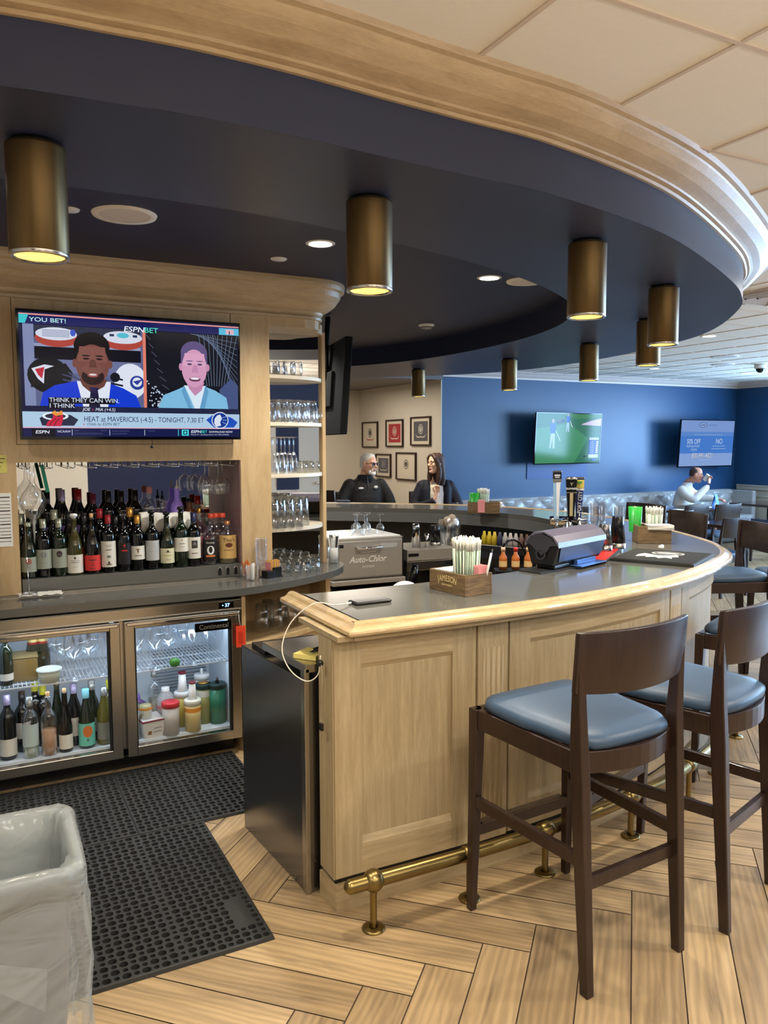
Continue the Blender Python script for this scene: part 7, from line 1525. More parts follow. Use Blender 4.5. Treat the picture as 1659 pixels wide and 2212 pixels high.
M = T(-3.55, -4.6, 0); ipp = offset(front, -0.30); ipp = [p for p in ipp if p[1] > 3.25 and p[1] < 6.4 and p[0] > 2.5]
b = MB().at(M).use(dkst).sweep(ipp, [(0.0, 0.70), (0.0, 0.74), (-0.40, 0.74), (-0.42, 0.66), (-0.40, 0.60), (-0.38, 0.70)]); b.build('drain_top', dr_)
t = thing('green_cloth', 'green and white cloth beside the bagged cups', 'cloth', (3.52, 5.42, 0.79)); MB().use(mat('green_stripe_cloth', (24, 120, 84), 0.8)).box(-0.07, 0.06, -0.04, 0.04, 0, 0.02).use(papr).box(-0.09, 0.09, -0.05, 0.05, -0.02, 0).build('folded_cloth', t, bev=0.008)
fc = thing('sink_faucet', 'dark curved sink faucet inside the bar left of the orange bottles', 'faucet', (3.42, 4.72, 0.742)); MB().use(mat('dark_chrome', (70, 70, 74), 0.15, 1.0)).tube(spline([(0, 0, 0), (0, 0, 0.12), (0.02, -0.02, 0.2), (0.09, -0.03, 0.22), (0.16, -0.02, 0.18), (0.2, -0.02, 0.10)], 6), 0.008, 10).build('spout', fc)
sr = thing('bottle_speed_rail', 'dark steel speed rail of small mixer bottles below the far bar edge', 'rail', (3.9, 5.33, 0), R(-65))
MB().use(dkst).box(-0.26, 0.26, -0.03, 0.05, 0.76, 0.785).box(-0.26, 0.26, -0.034, -0.03, 0.76, 0.815).build('rail', sr)
cols = [(190, 168, 40), (190, 168, 40), (196, 172, 50), (50, 54, 84), (170, 168, 168), (180, 176, 176), (170, 168, 170), (110, 86, 80), (80, 50, 42)]
for i in range(9):
    u = -0.20+0.05*i; q = Vector((3.9+math.cos(R(-65))*u, 5.33+math.sin(R(-65))*u)); c = cols[i]; yl = i < 3
    t = thing('mixer_bottle', 'yellow mixer bottle with white base in the speed rail' if yl else 'dark blue mixer bottle between the yellow and the pale bottles' if i == 3 else 'pale grey mixer bottle in the speed rail under the bar edge' if i < 7 else 'brown mixer bottle at the right of the speed rail', 'bottle', (q.x, q.y, 0.786), group='yellow mixer bottles' if yl else 'pale mixer bottles' if 3 < i < 7 else 'brown mixer bottles' if i > 6 else None)
    MB().use(mat('mixer_%d_%d_%d' % c, c, 0.4)).lathe([(0.023, 0.03), (0.023, 0.10), (0.014, 0.12), (0.010, 0.145), (0, 0.145)], 18).build('body', t); MB().use(whitepl).lathe([(0.0235, 0), (0.024, 0.03)], 18).build('base_band', t)
ob = thing('garnish_bottle_tray', 'black tray of small orange-labelled bitters bottles left of the dispenser', 'tray', (2.90, 3.78, 0.86), R(-30)); MB().use(black).box(-0.17, 0.17, -0.06, 0.06, 0, 0.06).build('tray', ob, bev=0.004)
for i in range(4):
    t = thing('bitters_bottle', 'small amber bitters bottle with orange label in the black tray', 'bottle', (2.90+math.cos(R(-30))*(-0.12+0.075*i), 3.78+math.sin(R(-30))*(-0.12+0.075*i), 0.922), group='bitters bottles in the tray')
    MB().use(mat('amber_sauce', (176, 96, 40), 0.3)).lathe([(0.024, 0), (0.024, 0.07), (0.012, 0.09), (0.010, 0.11), (0, 0.11)], 16).build('body', t); MB().use(mat('bitters_label', (226, 190, 130), 0.5)).lathe([(0.0246, 0.015), (0.0246, 0.05)], 16, capb=False, capt=False).build('label', t, recalc=False); MB().use(mat('red_cap_plastic', (186, 40, 36), 0.4) if i % 2 else mat('beige_cap', (206, 176, 140), 0.4)).lathe([(0.013, 0.108), (0.013, 0.13), (0, 0.131)], 14).build('cap', t)
sg = thing('soda_gun', 'black and chrome soda gun in its holder behind the bar corner', 'soda gun', (1.93, 3.42, 0.80)); MB().use(blackgl).tube([(0, 0, 0.0), (0, 0, 0.10), (0, 0, 0.12), (0.005, 0, 0.20), (0.012, -0.01, 0.27)], [0.026, 0.024, 0.014, 0.022, 0.018], 14).build('gun_body', sg); MB().use(chrome).tube([(0.0, 0, 0.11), (0.0, 0, 0.13)], 0.025, 14).sphere((0.018, -0.015, 0.15), 0.01, 10, 6).build('chrome_ring', sg)
MB().use(black).box(-0.045, 0.045, -0.045, 0.045, -0.8, 0.0).build('holder_post', sg)
gb = thing('white_globe_bowl', 'white domed plastic cap just behind the bar top edge left of the wooden caddy', 'plastic cap', (1.73, 3.13, 0.88)); MB().use(whitepl).sphere((0, 0, 0.12), 0.065, 22, 14, (1, 1, 0.72)).build('dome', gb); MB().use(whitepl).cyl((0, 0, 0), 0.045, 0.10, 20).build('stem', gb)

# ------------------------------------------------------------------ floor mats
def rubber_mat(loc, nx_, ny_, label, brand=False):
    """a 3 x 5 ft drainage mat: staggered rows of round holes really cut through"""
    t = thing('drainage_floor_mat', label, 'floor mat', loc, group='black rubber drainage mats')
    W_ = nx_*0.0305*1.0; step = 0.0305; b = MB().use(rubber); h_ = 0.014; n = 8
    lx = nx_*step; ly = ny_*step
    top = []; 
    for j in range(ny_):
        for i in range(nx_):
            x0 = i*step; y0 = j*step; x1 = x0+step; y1 = y0+step; cx, cy = (x0+x1)/2, (y0+y1)/2
            solid = (brand and i >= nx_-3 and i <= nx_-2 and 3 <= j <= 8)
            oy = 0.0
            rx = 0.0112
            if solid: b.add([(x0, y0, h_), (x1, y0, h_), (x1, y1, h_), (x0, y1, h_)], [(0, 1, 2, 3)]); continue
            if (i+j) % 2: rx = 0.0148
            else: rx = 0.0096
            if i % 9 == 8: rx = 0.0085 if j % 2 else 0.0115
            ring = [(cx+rx*math.cos(2*PI*(k+0.5)/n), cy+rx*math.sin(2*PI*(k+0.5)/n), h_) for k in range(n)]; low = [(x, y, 0.0015) for x, y, z in ring]
            sq = [(x1, cy, h_), (x1, y1, h_), (cx, y1, h_), (x0, y1, h_), (x0, cy, h_), (x0, y0, h_), (cx, y0, h_), (x1, y0, h_)]
            # faces between the square's outline and the hole
            vs = sq+ring+low; fs = []
            for k in range(n): fs.append((k, (k+1) % n, 8+k)) ; fs.append((8+k, (k+1) % n, 8+(k+1) % n)) if False else None
            fs = []
            for k in range(n): fs.append((k, (k+1) % 8, 8+k)); fs.append(((k+1) % 8, 8+(k+1) % n, 8+k)); fs.append((8+k, 8+(k+1) % n, 16+(k+1) % n, 16+k))
            b.add(vs, fs)
    e = 0.008
    b.add([(-e, -e, 0), (lx+e, -e, 0), (lx+e, ly+e, 0), (-e, ly+e, 0), (0, 0, h_), (lx, 0, h_), (lx, ly, h_), (0, ly, h_), (-e*0.6, -e*0.6, h_*0.9), (lx+e*0.6, -e*0.6, h_*0.9), (lx+e*0.6, ly+e*0.6, h_*0.9), (-e*0.6, ly+e*0.6, h_*0.9)],
          [(0, 1, 9, 8), (1, 2, 10, 9), (2, 3, 11, 10), (3, 0, 8, 11), (8, 9, 5, 4), (9, 10, 6, 5), (10, 11, 7, 6), (11, 8, 4, 7)])
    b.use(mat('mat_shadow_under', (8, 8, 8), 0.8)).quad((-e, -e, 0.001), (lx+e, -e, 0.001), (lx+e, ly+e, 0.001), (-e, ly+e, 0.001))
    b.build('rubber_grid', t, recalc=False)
    if brand: MB().use(mat('mat_worn_lettering', (58, 58, 58), 0.6)).text('UNICO', 0.03, T((nx_-1.7)*0.0305, 4*0.0305, h_+0.0004) @ RZ(R(90)), 'LEFT', 0.0005, 1.1).build('moulded_lettering', t, recalc=False)
    return t
rubber_mat((0.005, 2.435, 0.0), 27, 30, 'black rubber mat lying nearest the viewer on the plank floor', True)
rubber_mat((-0.06, 3.37, 0.0), 20, 23, 'black rubber mat beyond the near one, in front of the left cooler door')
rubber_mat((0.562, 3.37, 0.0), 20, 23, 'black rubber mat beyond the near one, in front of the right cooler door')

# ------------------------------------------------------------------ waste bin with liner
bn_ = thing('waste_bin', 'grey rectangular waste bin with a clear plastic liner at the bottom left', 'waste bin', (-0.03, 2.02, 0))
binm = mat('bin_grey_plastic', (104, 112, 116), 0.45); X0, X1, Y0, Y1, ZT = -0.235, 0.205, -0.145, 0.20, 0.70
def rrect(x0, x1, y0, y1, r, n=5):
    out = []
    for cx, cy, a0 in ((x1-r, y1-r, 0), (x0+r, y1-r, 90), (x0+r, y0+r, 180), (x1-r, y0+r, 270)):
        for i in range(n+1): a = R(a0+90*i/n); out.append((cx+r*math.cos(a), cy+r*math.sin(a)))
    return out
def shell(b, rings, close=False):
    n = len(rings[0]); vs = [p for r_ in rings for p in r_]; fs = []
    for j in range(len(rings)-1):
        for i in range(n): fs.append((j*n+i, j*n+(i+1) % n, (j+1)*n+(i+1) % n, (j+1)*n+i))
    b.add(vs, fs, True)
def rr3(ins, z, r=0.05): return [(x, y, z) for x, y in rrect(X0+ins, X1-ins, Y0+ins, Y1-ins, r)]
b = MB().use(binm); shell(b, [rr3(0.05, 0.0), rr3(0.01, ZT-0.03), rr3(-0.012, ZT-0.03), rr3(-0.012, ZT), rr3(0.012, ZT), rr3(0.055, 0.02)]); b.add(rr3(0.055, 0.02), [tuple(range(24))]); b.build('bin_body', bn_, recalc=False)
lin_m = bpy.data.materials.new('clear_bin_liner'); lin_m.use_nodes = True; nt_ = lin_m.node_tree; nt_.nodes.clear()
o_ = nt_.nodes.new('ShaderNodeOutputMaterial'); tr = nt_.nodes.new('ShaderNodeBsdfTransparent'); tr.inputs[0].default_value = (0.93, 0.95, 0.95, 1)
pb = nt_.nodes.new('ShaderNodeBsdfPrincipled'); pb.inputs['Base Color'].default_value = hx(196, 202, 204); pb.inputs['Roughness'].default_value = 0.22; mx_ = nt_.nodes.new('ShaderNodeMixShader'); mx_.inputs['Fac'].default_value = 0.34
nz_ = nt_.nodes.new('ShaderNodeTexNoise'); nz_.inputs['Scale'].default_value = 4.5; nz_.inputs['Detail'].default_value = 2; nz_.inputs['Distortion'].default_value = 1.6; mpn = nt_.nodes.new('ShaderNodeMapping'); mpn.inputs['Scale'].default_value = (1.2, 1.2, 2.2); mpn.inputs['Rotation'].default_value = (0.3, 0.9, 0)
tcn = nt_.nodes.new('ShaderNodeTexCoord'); bpn = nt_.nodes.new('ShaderNodeBump'); bpn.inputs['Strength'].default_value = 0.9; bpn.inputs['Distance'].default_value = 0.02
for a_, b_ in ((tcn.outputs['Object'], mpn.inputs['Vector']), (mpn.outputs[0], nz_.inputs['Vector']), (nz_.outputs['Fac'], bpn.inputs['Height']), (bpn.outputs[0], pb.inputs['Normal']), (tr.outputs[0], mx_.inputs[1]), (pb.outputs[0], mx_.inputs[2]), (mx_.outputs[0], o_.inputs[0])): nt_.links.new(a_, b_)
MATS['clear_bin_liner'] = lin_m
rr = random.Random(12)
def fold(ins, z, amp, ph, zamp=0.0):
    out = []; base = rrect(X0+ins, X1-ins, Y0+ins, Y1-ins, 0.055, 12); n = len(base)
    cx, cy = (X0+X1)/2, (Y0+Y1)/2
    for i, (x, y) in enumerate(base):
        a = 2*PI*i/n; k_ = amp*(math.sin(a*7+ph)+0.7*math.sin(a*13+ph*2.3)+0.5*math.sin(a*23+ph*1.1)); d = Vector((x-cx, y-cy)).normalized(); out.append((x+d.x*k_, y+d.y*k_, z+zamp*math.sin(a*3+ph)+zamp*0.5*math.sin(a*8+1.0)))
    return out
b = MB().use(lin_m)
shell(b, [fold(-0.012, 0.10, 0.010, 0.3, 0.03), fold(-0.012, 0.18, 0.012, 1.3, 0.012), fold(-0.02, 0.28, 0.006, 2.2), fold(-0.02, 0.38, 0.009, 0.9), fold(-0.026, 0.47, 0.005, 0.2), fold(-0.024, 0.55, 0.008, 1.1), fold(-0.020, 0.62, 0.006, 1.9), fold(-0.020, 0.66, 0.003, 0.4), fold(-0.020, 0.70, 0.002, 0.4), fold(-0.010, 0.714, 0.002, 0.4, 0.002), fold(0.016, 0.708, 0.003, 2.0, 0.003), fold(0.022, 0.62, 0.008, 2.4), fold(0.03, 0.45, 0.010, 1.1), fold(0.045, 0.2, 0.006, 0.2)])
b.build('plastic_liner', bn_, recalc=False)

# ------------------------------------------------------------------ small things on the dining tables
t = thing('dinner_plate', 'white plate on the table in front of the man in white', 'plate', (9.15, 7.85, 0.736)); MB().use(whitepl).lathe([(0, 0.004), (0.08, 0.004), (0.15, 0.02), (0.152, 0.023), (0.08, 0.009), (0, 0.009)], 30).build('plate_dish', t)
t = thing('table_card', 'bright blue folded table card beside the plate', 'card', (9.75, 8.1, 0.736), R(20)); MB().use(mat('blue_card', (70, 140, 220), 0.4)).add([(-0.05, -0.04, 0), (0.05, -0.04, 0), (0.05, 0, 0.17), (-0.05, 0, 0.17), (-0.05, 0.04, 0), (0.05, 0.04, 0)], [(0, 1, 2, 3), (3, 2, 5, 4)]).build('folded_card', t, recalc=False)
t = thing('napkin', 'white napkin at the left edge of the man’s table'.replace('’', "'"), 'napkin', (8.6, 7.8, 0.736), R(10)); MB().use(papr).box(-0.12, 0.12, -0.05, 0.05, 0, 0.012).build('folded_napkin', t, bev=0.004)
t = thing('phone', 'small blue-grey device lying on the far left bar rail', 'phone', (3.37, 7.42, 1.073), R(-42)); MB().use(mat('device_blue_grey', (80, 96, 120), 0.3)).box(-0.07, 0.07, -0.02, 0.02, 0.0035, 0.018).build('body', t, bev=0.003)
# ------------------------------------------------------------------ people
def ring_loft(b, rings, n=20):
    """rings: (centre, rx, ry, axis matrix columns) -> closed skin"""
    vs = []; fs = []
    for (c, u, v) in rings:
        for i in range(n): a = 2*PI*i/n; vs.append(Vector(c)+Vector(u)*math.cos(a)+Vector(v)*math.sin(a))
    k = len(rings)
    for j in range(k-1):
        for i in range(n): fs.append((j*n+i, j*n+(i+1) % n, (j+1)*n+(i+1) % n, (j+1)*n+i))
    fs.append(tuple(range(n))[::-1]); fs.append(tuple(range((k-1)*n, k*n))); b.add(vs, fs, True)
def limb(b, pts, rad, n=14):
    P = spline([tuple(p) for p in pts], 5); k = len(pts)-1; rs = []
    for i in range(len(P)):
        t = i/5; j = min(int(t), k-1); f = t-j; rs.append(rad[j]*(1-f)+rad[j+1]*f)
    b.tube(P, rs, n); b.sphere(tuple(P[0]), rs[0]*0.99, n, 8); b.sphere(tuple(P[-1]), rs[-1]*0.99, n, 8)
def stack(b, rows, n=28):
    ring_loft(b, [((x, y, z), (rx, 0, 0), (0, ry, 0)) for (x, y, z, rx, ry) in rows], n)
def head_mesh(b, M, sc_=1.0):
    """face towards local -Y; origin at the skull centre"""
    keep = b.M; b.M = keep @ M @ Matrix.Scale(sc_, 4)
    rows = [(0, 0.004, 0.118, 0.02, 0.025), (0, 0.006, 0.110, 0.046, 0.056), (0, 0.008, 0.092, 0.063, 0.078), (0, 0.008, 0.065, 0.073, 0.091), (0, 0.006, 0.03, 0.076, 0.096), (0, 0.003, 0.005, 0.075, 0.093), (0, 0.0, -0.02, 0.073, 0.089), (0, -0.004, -0.045, 0.069, 0.083), (0, -0.010, -0.07, 0.062, 0.074), (0, -0.022, -0.092, 0.050, 0.060), (0, -0.036, -0.108, 0.036, 0.042), (0, -0.045, -0.118, 0.020, 0.022)]
    stack(b, rows[::-1], 28)
    b.tube([(0, -0.082, 0.022), (0, -0.094, 0.002), (0, -0.105, -0.018), (0, -0.100, -0.028), (0, -0.086, -0.030)], [0.007, 0.010, 0.0135, 0.012, 0.008], 12)   # nose
    for s in (-1, 1):
        b.sphere((s*0.011, -0.092, -0.024), 0.008, 10, 8); b.sphere((s*0.030, -0.077, 0.030), 0.020, 12, 8, (1.2, 0.6, 0.4)); b.sphere((s*0.038, -0.066, -0.018), 0.024, 12, 8, (1, 0.8, 0.9))
        b.sphere((s*0.077, 0.008, -0.002), 0.028, 12, 10, (0.32, 0.75, 1.15)); b.sphere((s*0.076, 0.004, -0.022), 0.012, 10, 8, (0.5, 0.8, 1.2))
    b.sphere((0, -0.089, -0.052), 0.017, 14, 8, (1.35, 0.5, 0.32)); b.sphere((0, -0.087, -0.061), 0.016, 14, 8, (1.2, 0.55, 0.36)); b.sphere((0, -0.082, -0.095), 0.02, 12, 8, (1.1, 0.7, 0.8))
    b.M = keep
def face_parts(root, M, iris=(70, 60, 50), brow=(90, 76, 66), lip=(170, 100, 90), sc_=1.0):
    b = MB().at(M @ Matrix.Scale(sc_, 4))
    for s in (-1, 1): b.use(mat('eye_white', (226, 220, 214), 0.3)).sphere((s*0.029, -0.078, 0.010), 0.0105, 12, 8, (1.25, 0.8, 0.62)).use(mat('iris_%d' % iris[0], iris, 0.2)).sphere((s*0.029, -0.0845, 0.010), 0.0052, 10, 6, (1, 0.6, 1))
    b.build('eyes', root)
    b = MB().at(M @ Matrix.Scale(sc_, 4)).use(mat('eyebrow_%d_%d' % brow[:2], brow, 0.9))
    for s in (-1, 1): b.tube([(s*0.014, -0.091, 0.028), (s*0.03, -0.090, 0.034), (s*0.046, -0.078, 0.029)], [0.003, 0.0035, 0.002], 6)
    b.build('eyebrows', root)
    b = MB().at(M @ Matrix.Scale(sc_, 4)).use(mat('lip_%d' % lip[0], lip, 0.5)).sphere((0, -0.0975, -0.053), 0.012, 12, 6, (1.7, 0.35, 0.28)).sphere((0, -0.0965, -0.0605), 0.012, 12, 6, (1.5, 0.35, 0.32)); b.build('lips', root)
def hand(b, M, curl=0.9, side=1, s_=1.0):
    """palm centre at origin, fingers towards +Y, palm facing -Z, thumb on side*X"""
    keep = b.M; b.M = keep @ M @ Matrix.Scale(s_, 4)
    ring_loft(b, [((0, -0.045, 0), (0.026, 0, 0), (0, 0, 0.017)), ((0, -0.02, 0), (0.034, 0, 0), (0, 0, 0.016)), ((0, 0.015, 0), (0.040, 0, 0), (0, 0, 0.014)), ((0, 0.042, 0), (0.038, 0, 0), (0, 0, 0.011))], 14)
    for i, (x, l, c) in enumerate(((0.029, 0.068, 1.0), (0.010, 0.078, 1.05), (-0.010, 0.072, 1.1), (-0.028, 0.056, 1.2))):
        x *= side; p = Vector((x, 0.036, 0.0)); a = 0.25*curl; P = [tuple(p-Vector((0, 0.02, 0))), tuple(p)]
        for f in (0.42, 0.32, 0.26): p = p+Vector((0, math.cos(a), -math.sin(a)))*l*f; P.append(tuple(p)); a += 0.85*curl*c
        b.tube(P, [0.0088, 0.0092, 0.0085, 0.0078, 0.0062], 10); b.sphere(P[-1], 0.0064, 8, 6)
    P = [(side*0.022, -0.03, -0.002), (side*0.042, -0.005, -0.010), (side*0.050, 0.022, -0.022), (side*0.040, 0.042, -0.036)]; b.tube(P, [0.013, 0.0115, 0.0098, 0.0075], 10); b.sphere(P[-1], 0.0076, 8, 6)
    b.M = keep
def skinm(name, c): return mat(name, c, 0.5, noise=0.05, nscale=30)
def aim(loc, y_dir, z_dir):
    y = Vector(y_dir).normalized(); z = Vector(z_dir); x = y.cross(z).normalized(); z = x.cross(y).normalized()
    m = Matrix.Identity(4)
    for i in range(3): m[i][0] = x[i]; m[i][1] = y[i]; m[i][2] = z[i]; m[i][3] = loc[i]
    return m
VS = 0.0055
# --- white-haired man in black quarter-zip. local frame: faces -Y, origin on the floor below the hips
pm = thing('person', 'person with short white hair, glasses and black zip pullover seated behind the far bar', 'person', (3.845, 7.86, 0), R(-10))
sk = skinm('ruddy_skin', (222, 172, 148)); HM = T(0.02, -0.05, 1.445) @ RZ(R(38)) @ RX(R(4))
b = MB().use(sk); head_mesh(b, HM, 1.0); b.tube([(0, 0.03, 1.26), (0.005, 0.01, 1.34), (0.012, -0.02, 1.42)], [0.066, 0.06, 0.056], 18)
stack(b, [(0, 0.03, 0.86, 0.15, 0.11), (0, 0.03, 1.0, 0.165, 0.12), (0, 0.03, 1.15, 0.175, 0.12), (0, 0.03, 1.24, 0.13, 0.09), (0, 0.03, 1.28, 0.07, 0.06)])
for s in (-1, 1): limb(b, [(s*0.18, 0.02, 1.20), (s*0.27, -0.03, 0.98), (s*0.20, -0.24, 0.98)], [0.05, 0.042, 0.03]); hand(b, aim((s*0.17, -0.30, 0.985), (-s*0.45, -1, 0.0), (0, 0, 1)), 0.8, -s)
for s in (-1, 1): limb(b, [(s*0.09, 0.02, 0.84), (s*0.13, -0.40, 0.82), (s*0.13, -0.42, 0.42)], [0.085, 0.065, 0.045])
b.build('body', pm, remesh=VS)
face_parts(pm, HM, (60, 50, 46), (200, 190, 180), (176, 110, 100))
wh = mat('white_hair', (224, 220, 214), 0.9, bump=0.6, bscale=120)
b = MB().at(HM).use(wh); stack(b, [(0, 0.038, -0.045, 0.066, 0.058), (0, 0.026, -0.01, 0.0775, 0.078), (0, 0.018, 0.03, 0.0805, 0.088), (0, 0.012, 0.06, 0.0785, 0.092), (0, 0.010, 0.09, 0.068, 0.081), (0, 0.008, 0.112, 0.05, 0.06), (0, 0.008, 0.1225, 0.02, 0.026)]); b.build('hair', pm, remesh=0.005)
b = MB().at(HM).use(wh); b.sphere((0, -0.070, -0.096), 0.034, 14, 10, (1.15, 0.85, 0.8))
for s in (-1, 1): b.sphere((s*0.036, -0.052, -0.082), 0.024, 12, 8, (1, 1, 1.2)).sphere((s*0.014, -0.094, -0.042), 0.010, 10, 6, (1.8, 0.6, 0.6)).sphere((s*0.034, -0.082, -0.06), 0.010, 10, 6, (0.8, 0.6, 1.8))
b.build('beard', pm, remesh=0.004)
b = MB().at(HM).use(black)
for s in (-1, 1): b.tube([(s*(0.012+0.0), -0.100, 0.014), (s*0.018, -0.101, 0.022), (s*0.044, -0.096, 0.022), (s*0.052, -0.09, 0.012), (s*0.046, -0.094, -0.006), (s*0.02, -0.101, -0.008)], 0.0022, 6, closed=True).tube([(s*0.052, -0.09, 0.014), (s*0.076, -0.05, 0.012), (s*0.08, 0.02, 0.008)], 0.0022, 6)
b.tube([(-0.014, -0.101, 0.014), (0.014, -0.101, 0.014)], 0.002, 6); g_ = b.build('glasses', pm)
b = MB().at(HM).use(mat('tinted_lens', (40, 34, 44), 0.1))
for s in (-1, 1): b.add([(s*0.014, -0.0995, 0.014), (s*0.018, -0.100, 0.020), (s*0.043, -0.095, 0.020), (s*0.05, -0.0895, 0.011), (s*0.045, -0.093, -0.005), (s*0.02, -0.100, -0.007)], [(0, 1, 2, 3, 4, 5)])
b.build('lens', g_)
jk = mat('black_fleece', (22, 23, 27), 0.75, bump=0.3, bscale=60)
b = MB().use(jk); stack(b, [(0, 0.03, 0.84, 0.205, 0.155), (0, 0.02, 0.95, 0.205, 0.16), (0, 0.02, 1.08, 0.205, 0.15), (0, 0.025, 1.18, 0.20, 0.132), (0, 0.03, 1.25, 0.155, 0.10), (0, 0.03, 1.295, 0.095, 0.078), (0, 0.02, 1.33, 0.078, 0.074)])
for s in (-1, 1): limb(b, [(s*0.175, 0.03, 1.21), (s*0.255, 0.0, 1.08), (s*0.285, -0.05, 0.965), (s*0.25, -0.17, 0.955), (s*0.19, -0.26, 0.975)], [0.078, 0.07, 0.062, 0.055, 0.044])
b.build('pullover', pm, remesh=0.007)
b = MB().use(mat('zip_grey', (120, 118, 116), 0.4)).tube([(0.0, -0.072, 1.315), (0.0, -0.088, 1.26), (0.0, -0.116, 1.20)], 0.0035, 6); b.build('zip', pm)
b = MB().use(whitepl).sphere((-0.085, -0.112, 1.185), 0.02, 12, 8, (1.6, 0.25, 0.6)).sphere((0.085, -0.112, 1.195), 0.02, 12, 8, (1.2, 0.25, 0.8)); b.build('chest_logo', pm)
b = MB().use(mat('dark_trousers', (30, 30, 36), 0.8))
for s in (-1, 1): limb(b, [(s*0.10, 0.04, 0.86), (s*0.13, -0.38, 0.84), (s*0.135, -0.42, 0.45)], [0.115, 0.085, 0.065])
b.build('trousers', pm, remesh=0.012)
# --- woman in navy blazer
pw = thing('person', 'person with long brown hair, glasses and navy blazer seated behind the far bar', 'person', (4.52, 7.47, 0), R(-22))
sk2 = skinm('fair_skin', (232, 190, 168)); HM = T(-0.01, -0.05, 1.452) @ RZ(R(-62))
b = MB().use(sk2); head_mesh(b, HM, 0.93); b.tube([(0, 0.02, 1.26), (0, 0.01, 1.33), (-0.006, -0.02, 1.40)], [0.052, 0.046, 0.044], 16)
stack(b, [(0, 0.03, 0.86, 0.14, 0.10), (0, 0.03, 1.0, 0.135, 0.10), (0, 0.03, 1.15, 0.15, 0.10), (0, 0.03, 1.23, 0.12, 0.08), (0, 0.03, 1.27, 0.06, 0.05)])
limb(b, [(-0.15, 0.02, 1.19), (-0.23, -0.02, 1.0), (-0.08, -0.22, 1.03), (-0.03, -0.25, 1.12)], [0.042, 0.036, 0.03, 0.026]); hand(b, aim((-0.025, -0.245, 1.165), (0.15, -0.1, 1.0), (0.4, 1, 0.1)), 1.25, 1, 0.9)
limb(b, [(0.15, 0.02, 1.19), (0.24, -0.02, 1.0), (0.14, -0.25, 1.0)], [0.042, 0.036, 0.026]); hand(b, aim((0.07, -0.28, 1.005), (-1, -0.25, 0.0), (0, 0, 1)), 0.8, 1, 0.9)
for s in (-1, 1): limb(b, [(s*0.09, 0.02, 0.84), (s*0.11, -0.38, 0.82), (s*0.11, -0.4, 0.42)], [0.08, 0.06, 0.04])
b.build('body', pw, remesh=VS)
face_parts(pw, HM, (66, 52, 44), (76, 54, 44), (176, 86, 84), 0.93)
hr = mat('long_brown_hair', (62, 42, 36), 0.55, noise=0.25, nscale=14)
b = MB().at(HM).use(hr); stack(b, [(0, 0.050, -0.24, 0.075, 0.045), (0, 0.048, -0.17, 0.092, 0.060), (0, 0.045, -0.10, 0.092, 0.064), (0, 0.042, -0.05, 0.086, 0.066), (0, 0.034, 0.0, 0.084, 0.076), (0, 0.024, 0.04, 0.083, 0.086), (0, 0.016, 0.075, 0.078, 0.086), (0, 0.010, 0.10, 0.062, 0.070), (0, 0.008, 0.118, 0.03, 0.036)])
for s in (-1, 1): b.tube([(s*0.02, -0.055, 0.098), (s*0.06, -0.052, 0.06), (s*0.078, -0.03, 0.0), (s*0.083, -0.015, -0.07), (s*0.085, -0.02, -0.15), (s*0.075, -0.03, -0.235)], [0.018, 0.024, 0.024, 0.028, 0.03, 0.018], 12)
b.build('hair', pw, remesh=0.006)
b = MB().at(HM @ Matrix.Scale(0.93, 4)).use(mat('amber_glasses', (90, 60, 50), 0.3))
for s in (-1, 1): b.tube([(s*(0.014+0.016*(1+math.cos(a)*1.05)), -0.101+0.006*(1+math.cos(a)), 0.008+0.016*math.sin(a)) for a in [2*PI*i/14 for i in range(14)]], 0.0018, 6, closed=True).tube([(s*0.048, -0.09, 0.014), (s*0.074, -0.05, 0.012), (s*0.078, 0.0, 0.008)], 0.0018, 6)
b.tube([(-0.014, -0.101, 0.012), (0.014, -0.101, 0.012)], 0.0018, 6); b.build('glasses', pw)
b = MB().use(mat('cream_blouse', (226, 218, 208), 0.7)); stack(b, [(0, 0.0, 0.86, 0.12, 0.115), (0, 0.0, 1.0, 0.11, 0.115), (0, 0.005, 1.12, 0.115, 0.112), (0, 0.01, 1.2, 0.10, 0.095), (0, 0.02, 1.245, 0.07, 0.065)]); b.build('blouse', pw, remesh=0.007)
nb = mat('navy_blazer_cloth', (22, 25, 42), 0.7, bump=0.2, bscale=80)
b = MB().use(nb)
for s in (-1, 1):
    ring_loft(b, [((s*0.11, 0.03, z), (rx, 0, 0), (0, ry, 0)) for z, rx, ry in ((0.85, 0.085, 0.145), (0.97, 0.08, 0.14), (1.08, 0.078, 0.13), (1.17, 0.078, 0.115), (1.235, 0.06, 0.085), (1.27, 0.04, 0.06))], 20)
stack(b, [(0, 0.075, 0.85, 0.16, 0.10), (0, 0.075, 1.05, 0.15, 0.095), (0, 0.07, 1.2, 0.14, 0.075), (0, 0.06, 1.28, 0.07, 0.05)])
limb(b, [(-0.155, 0.02, 1.205), (-0.215, 0.0, 1.08), (-0.235, -0.04, 0.985), (-0.15, -0.16, 1.0), (-0.07, -0.235, 1.05)], [0.062, 0.058, 0.054, 0.05, 0.042])
limb(b, [(0.155, 0.02, 1.205), (0.225, 0.0, 1.07), (0.25, -0.05, 0.97), (0.18, -0.20, 0.985), (0.12, -0.265, 1.0)], [0.062, 0.058, 0.052, 0.046, 0.040])
b.build('blazer', pw, remesh=0.007)
b = MB().use(mat('dark_trousers', None))
for s in (-1, 1): limb(b, [(s*0.09, 0.04, 0.86), (s*0.115, -0.36, 0.84), (s*0.115, -0.40, 0.45)], [0.10, 0.075, 0.055])
b.build('trousers', pw, remesh=0.012)
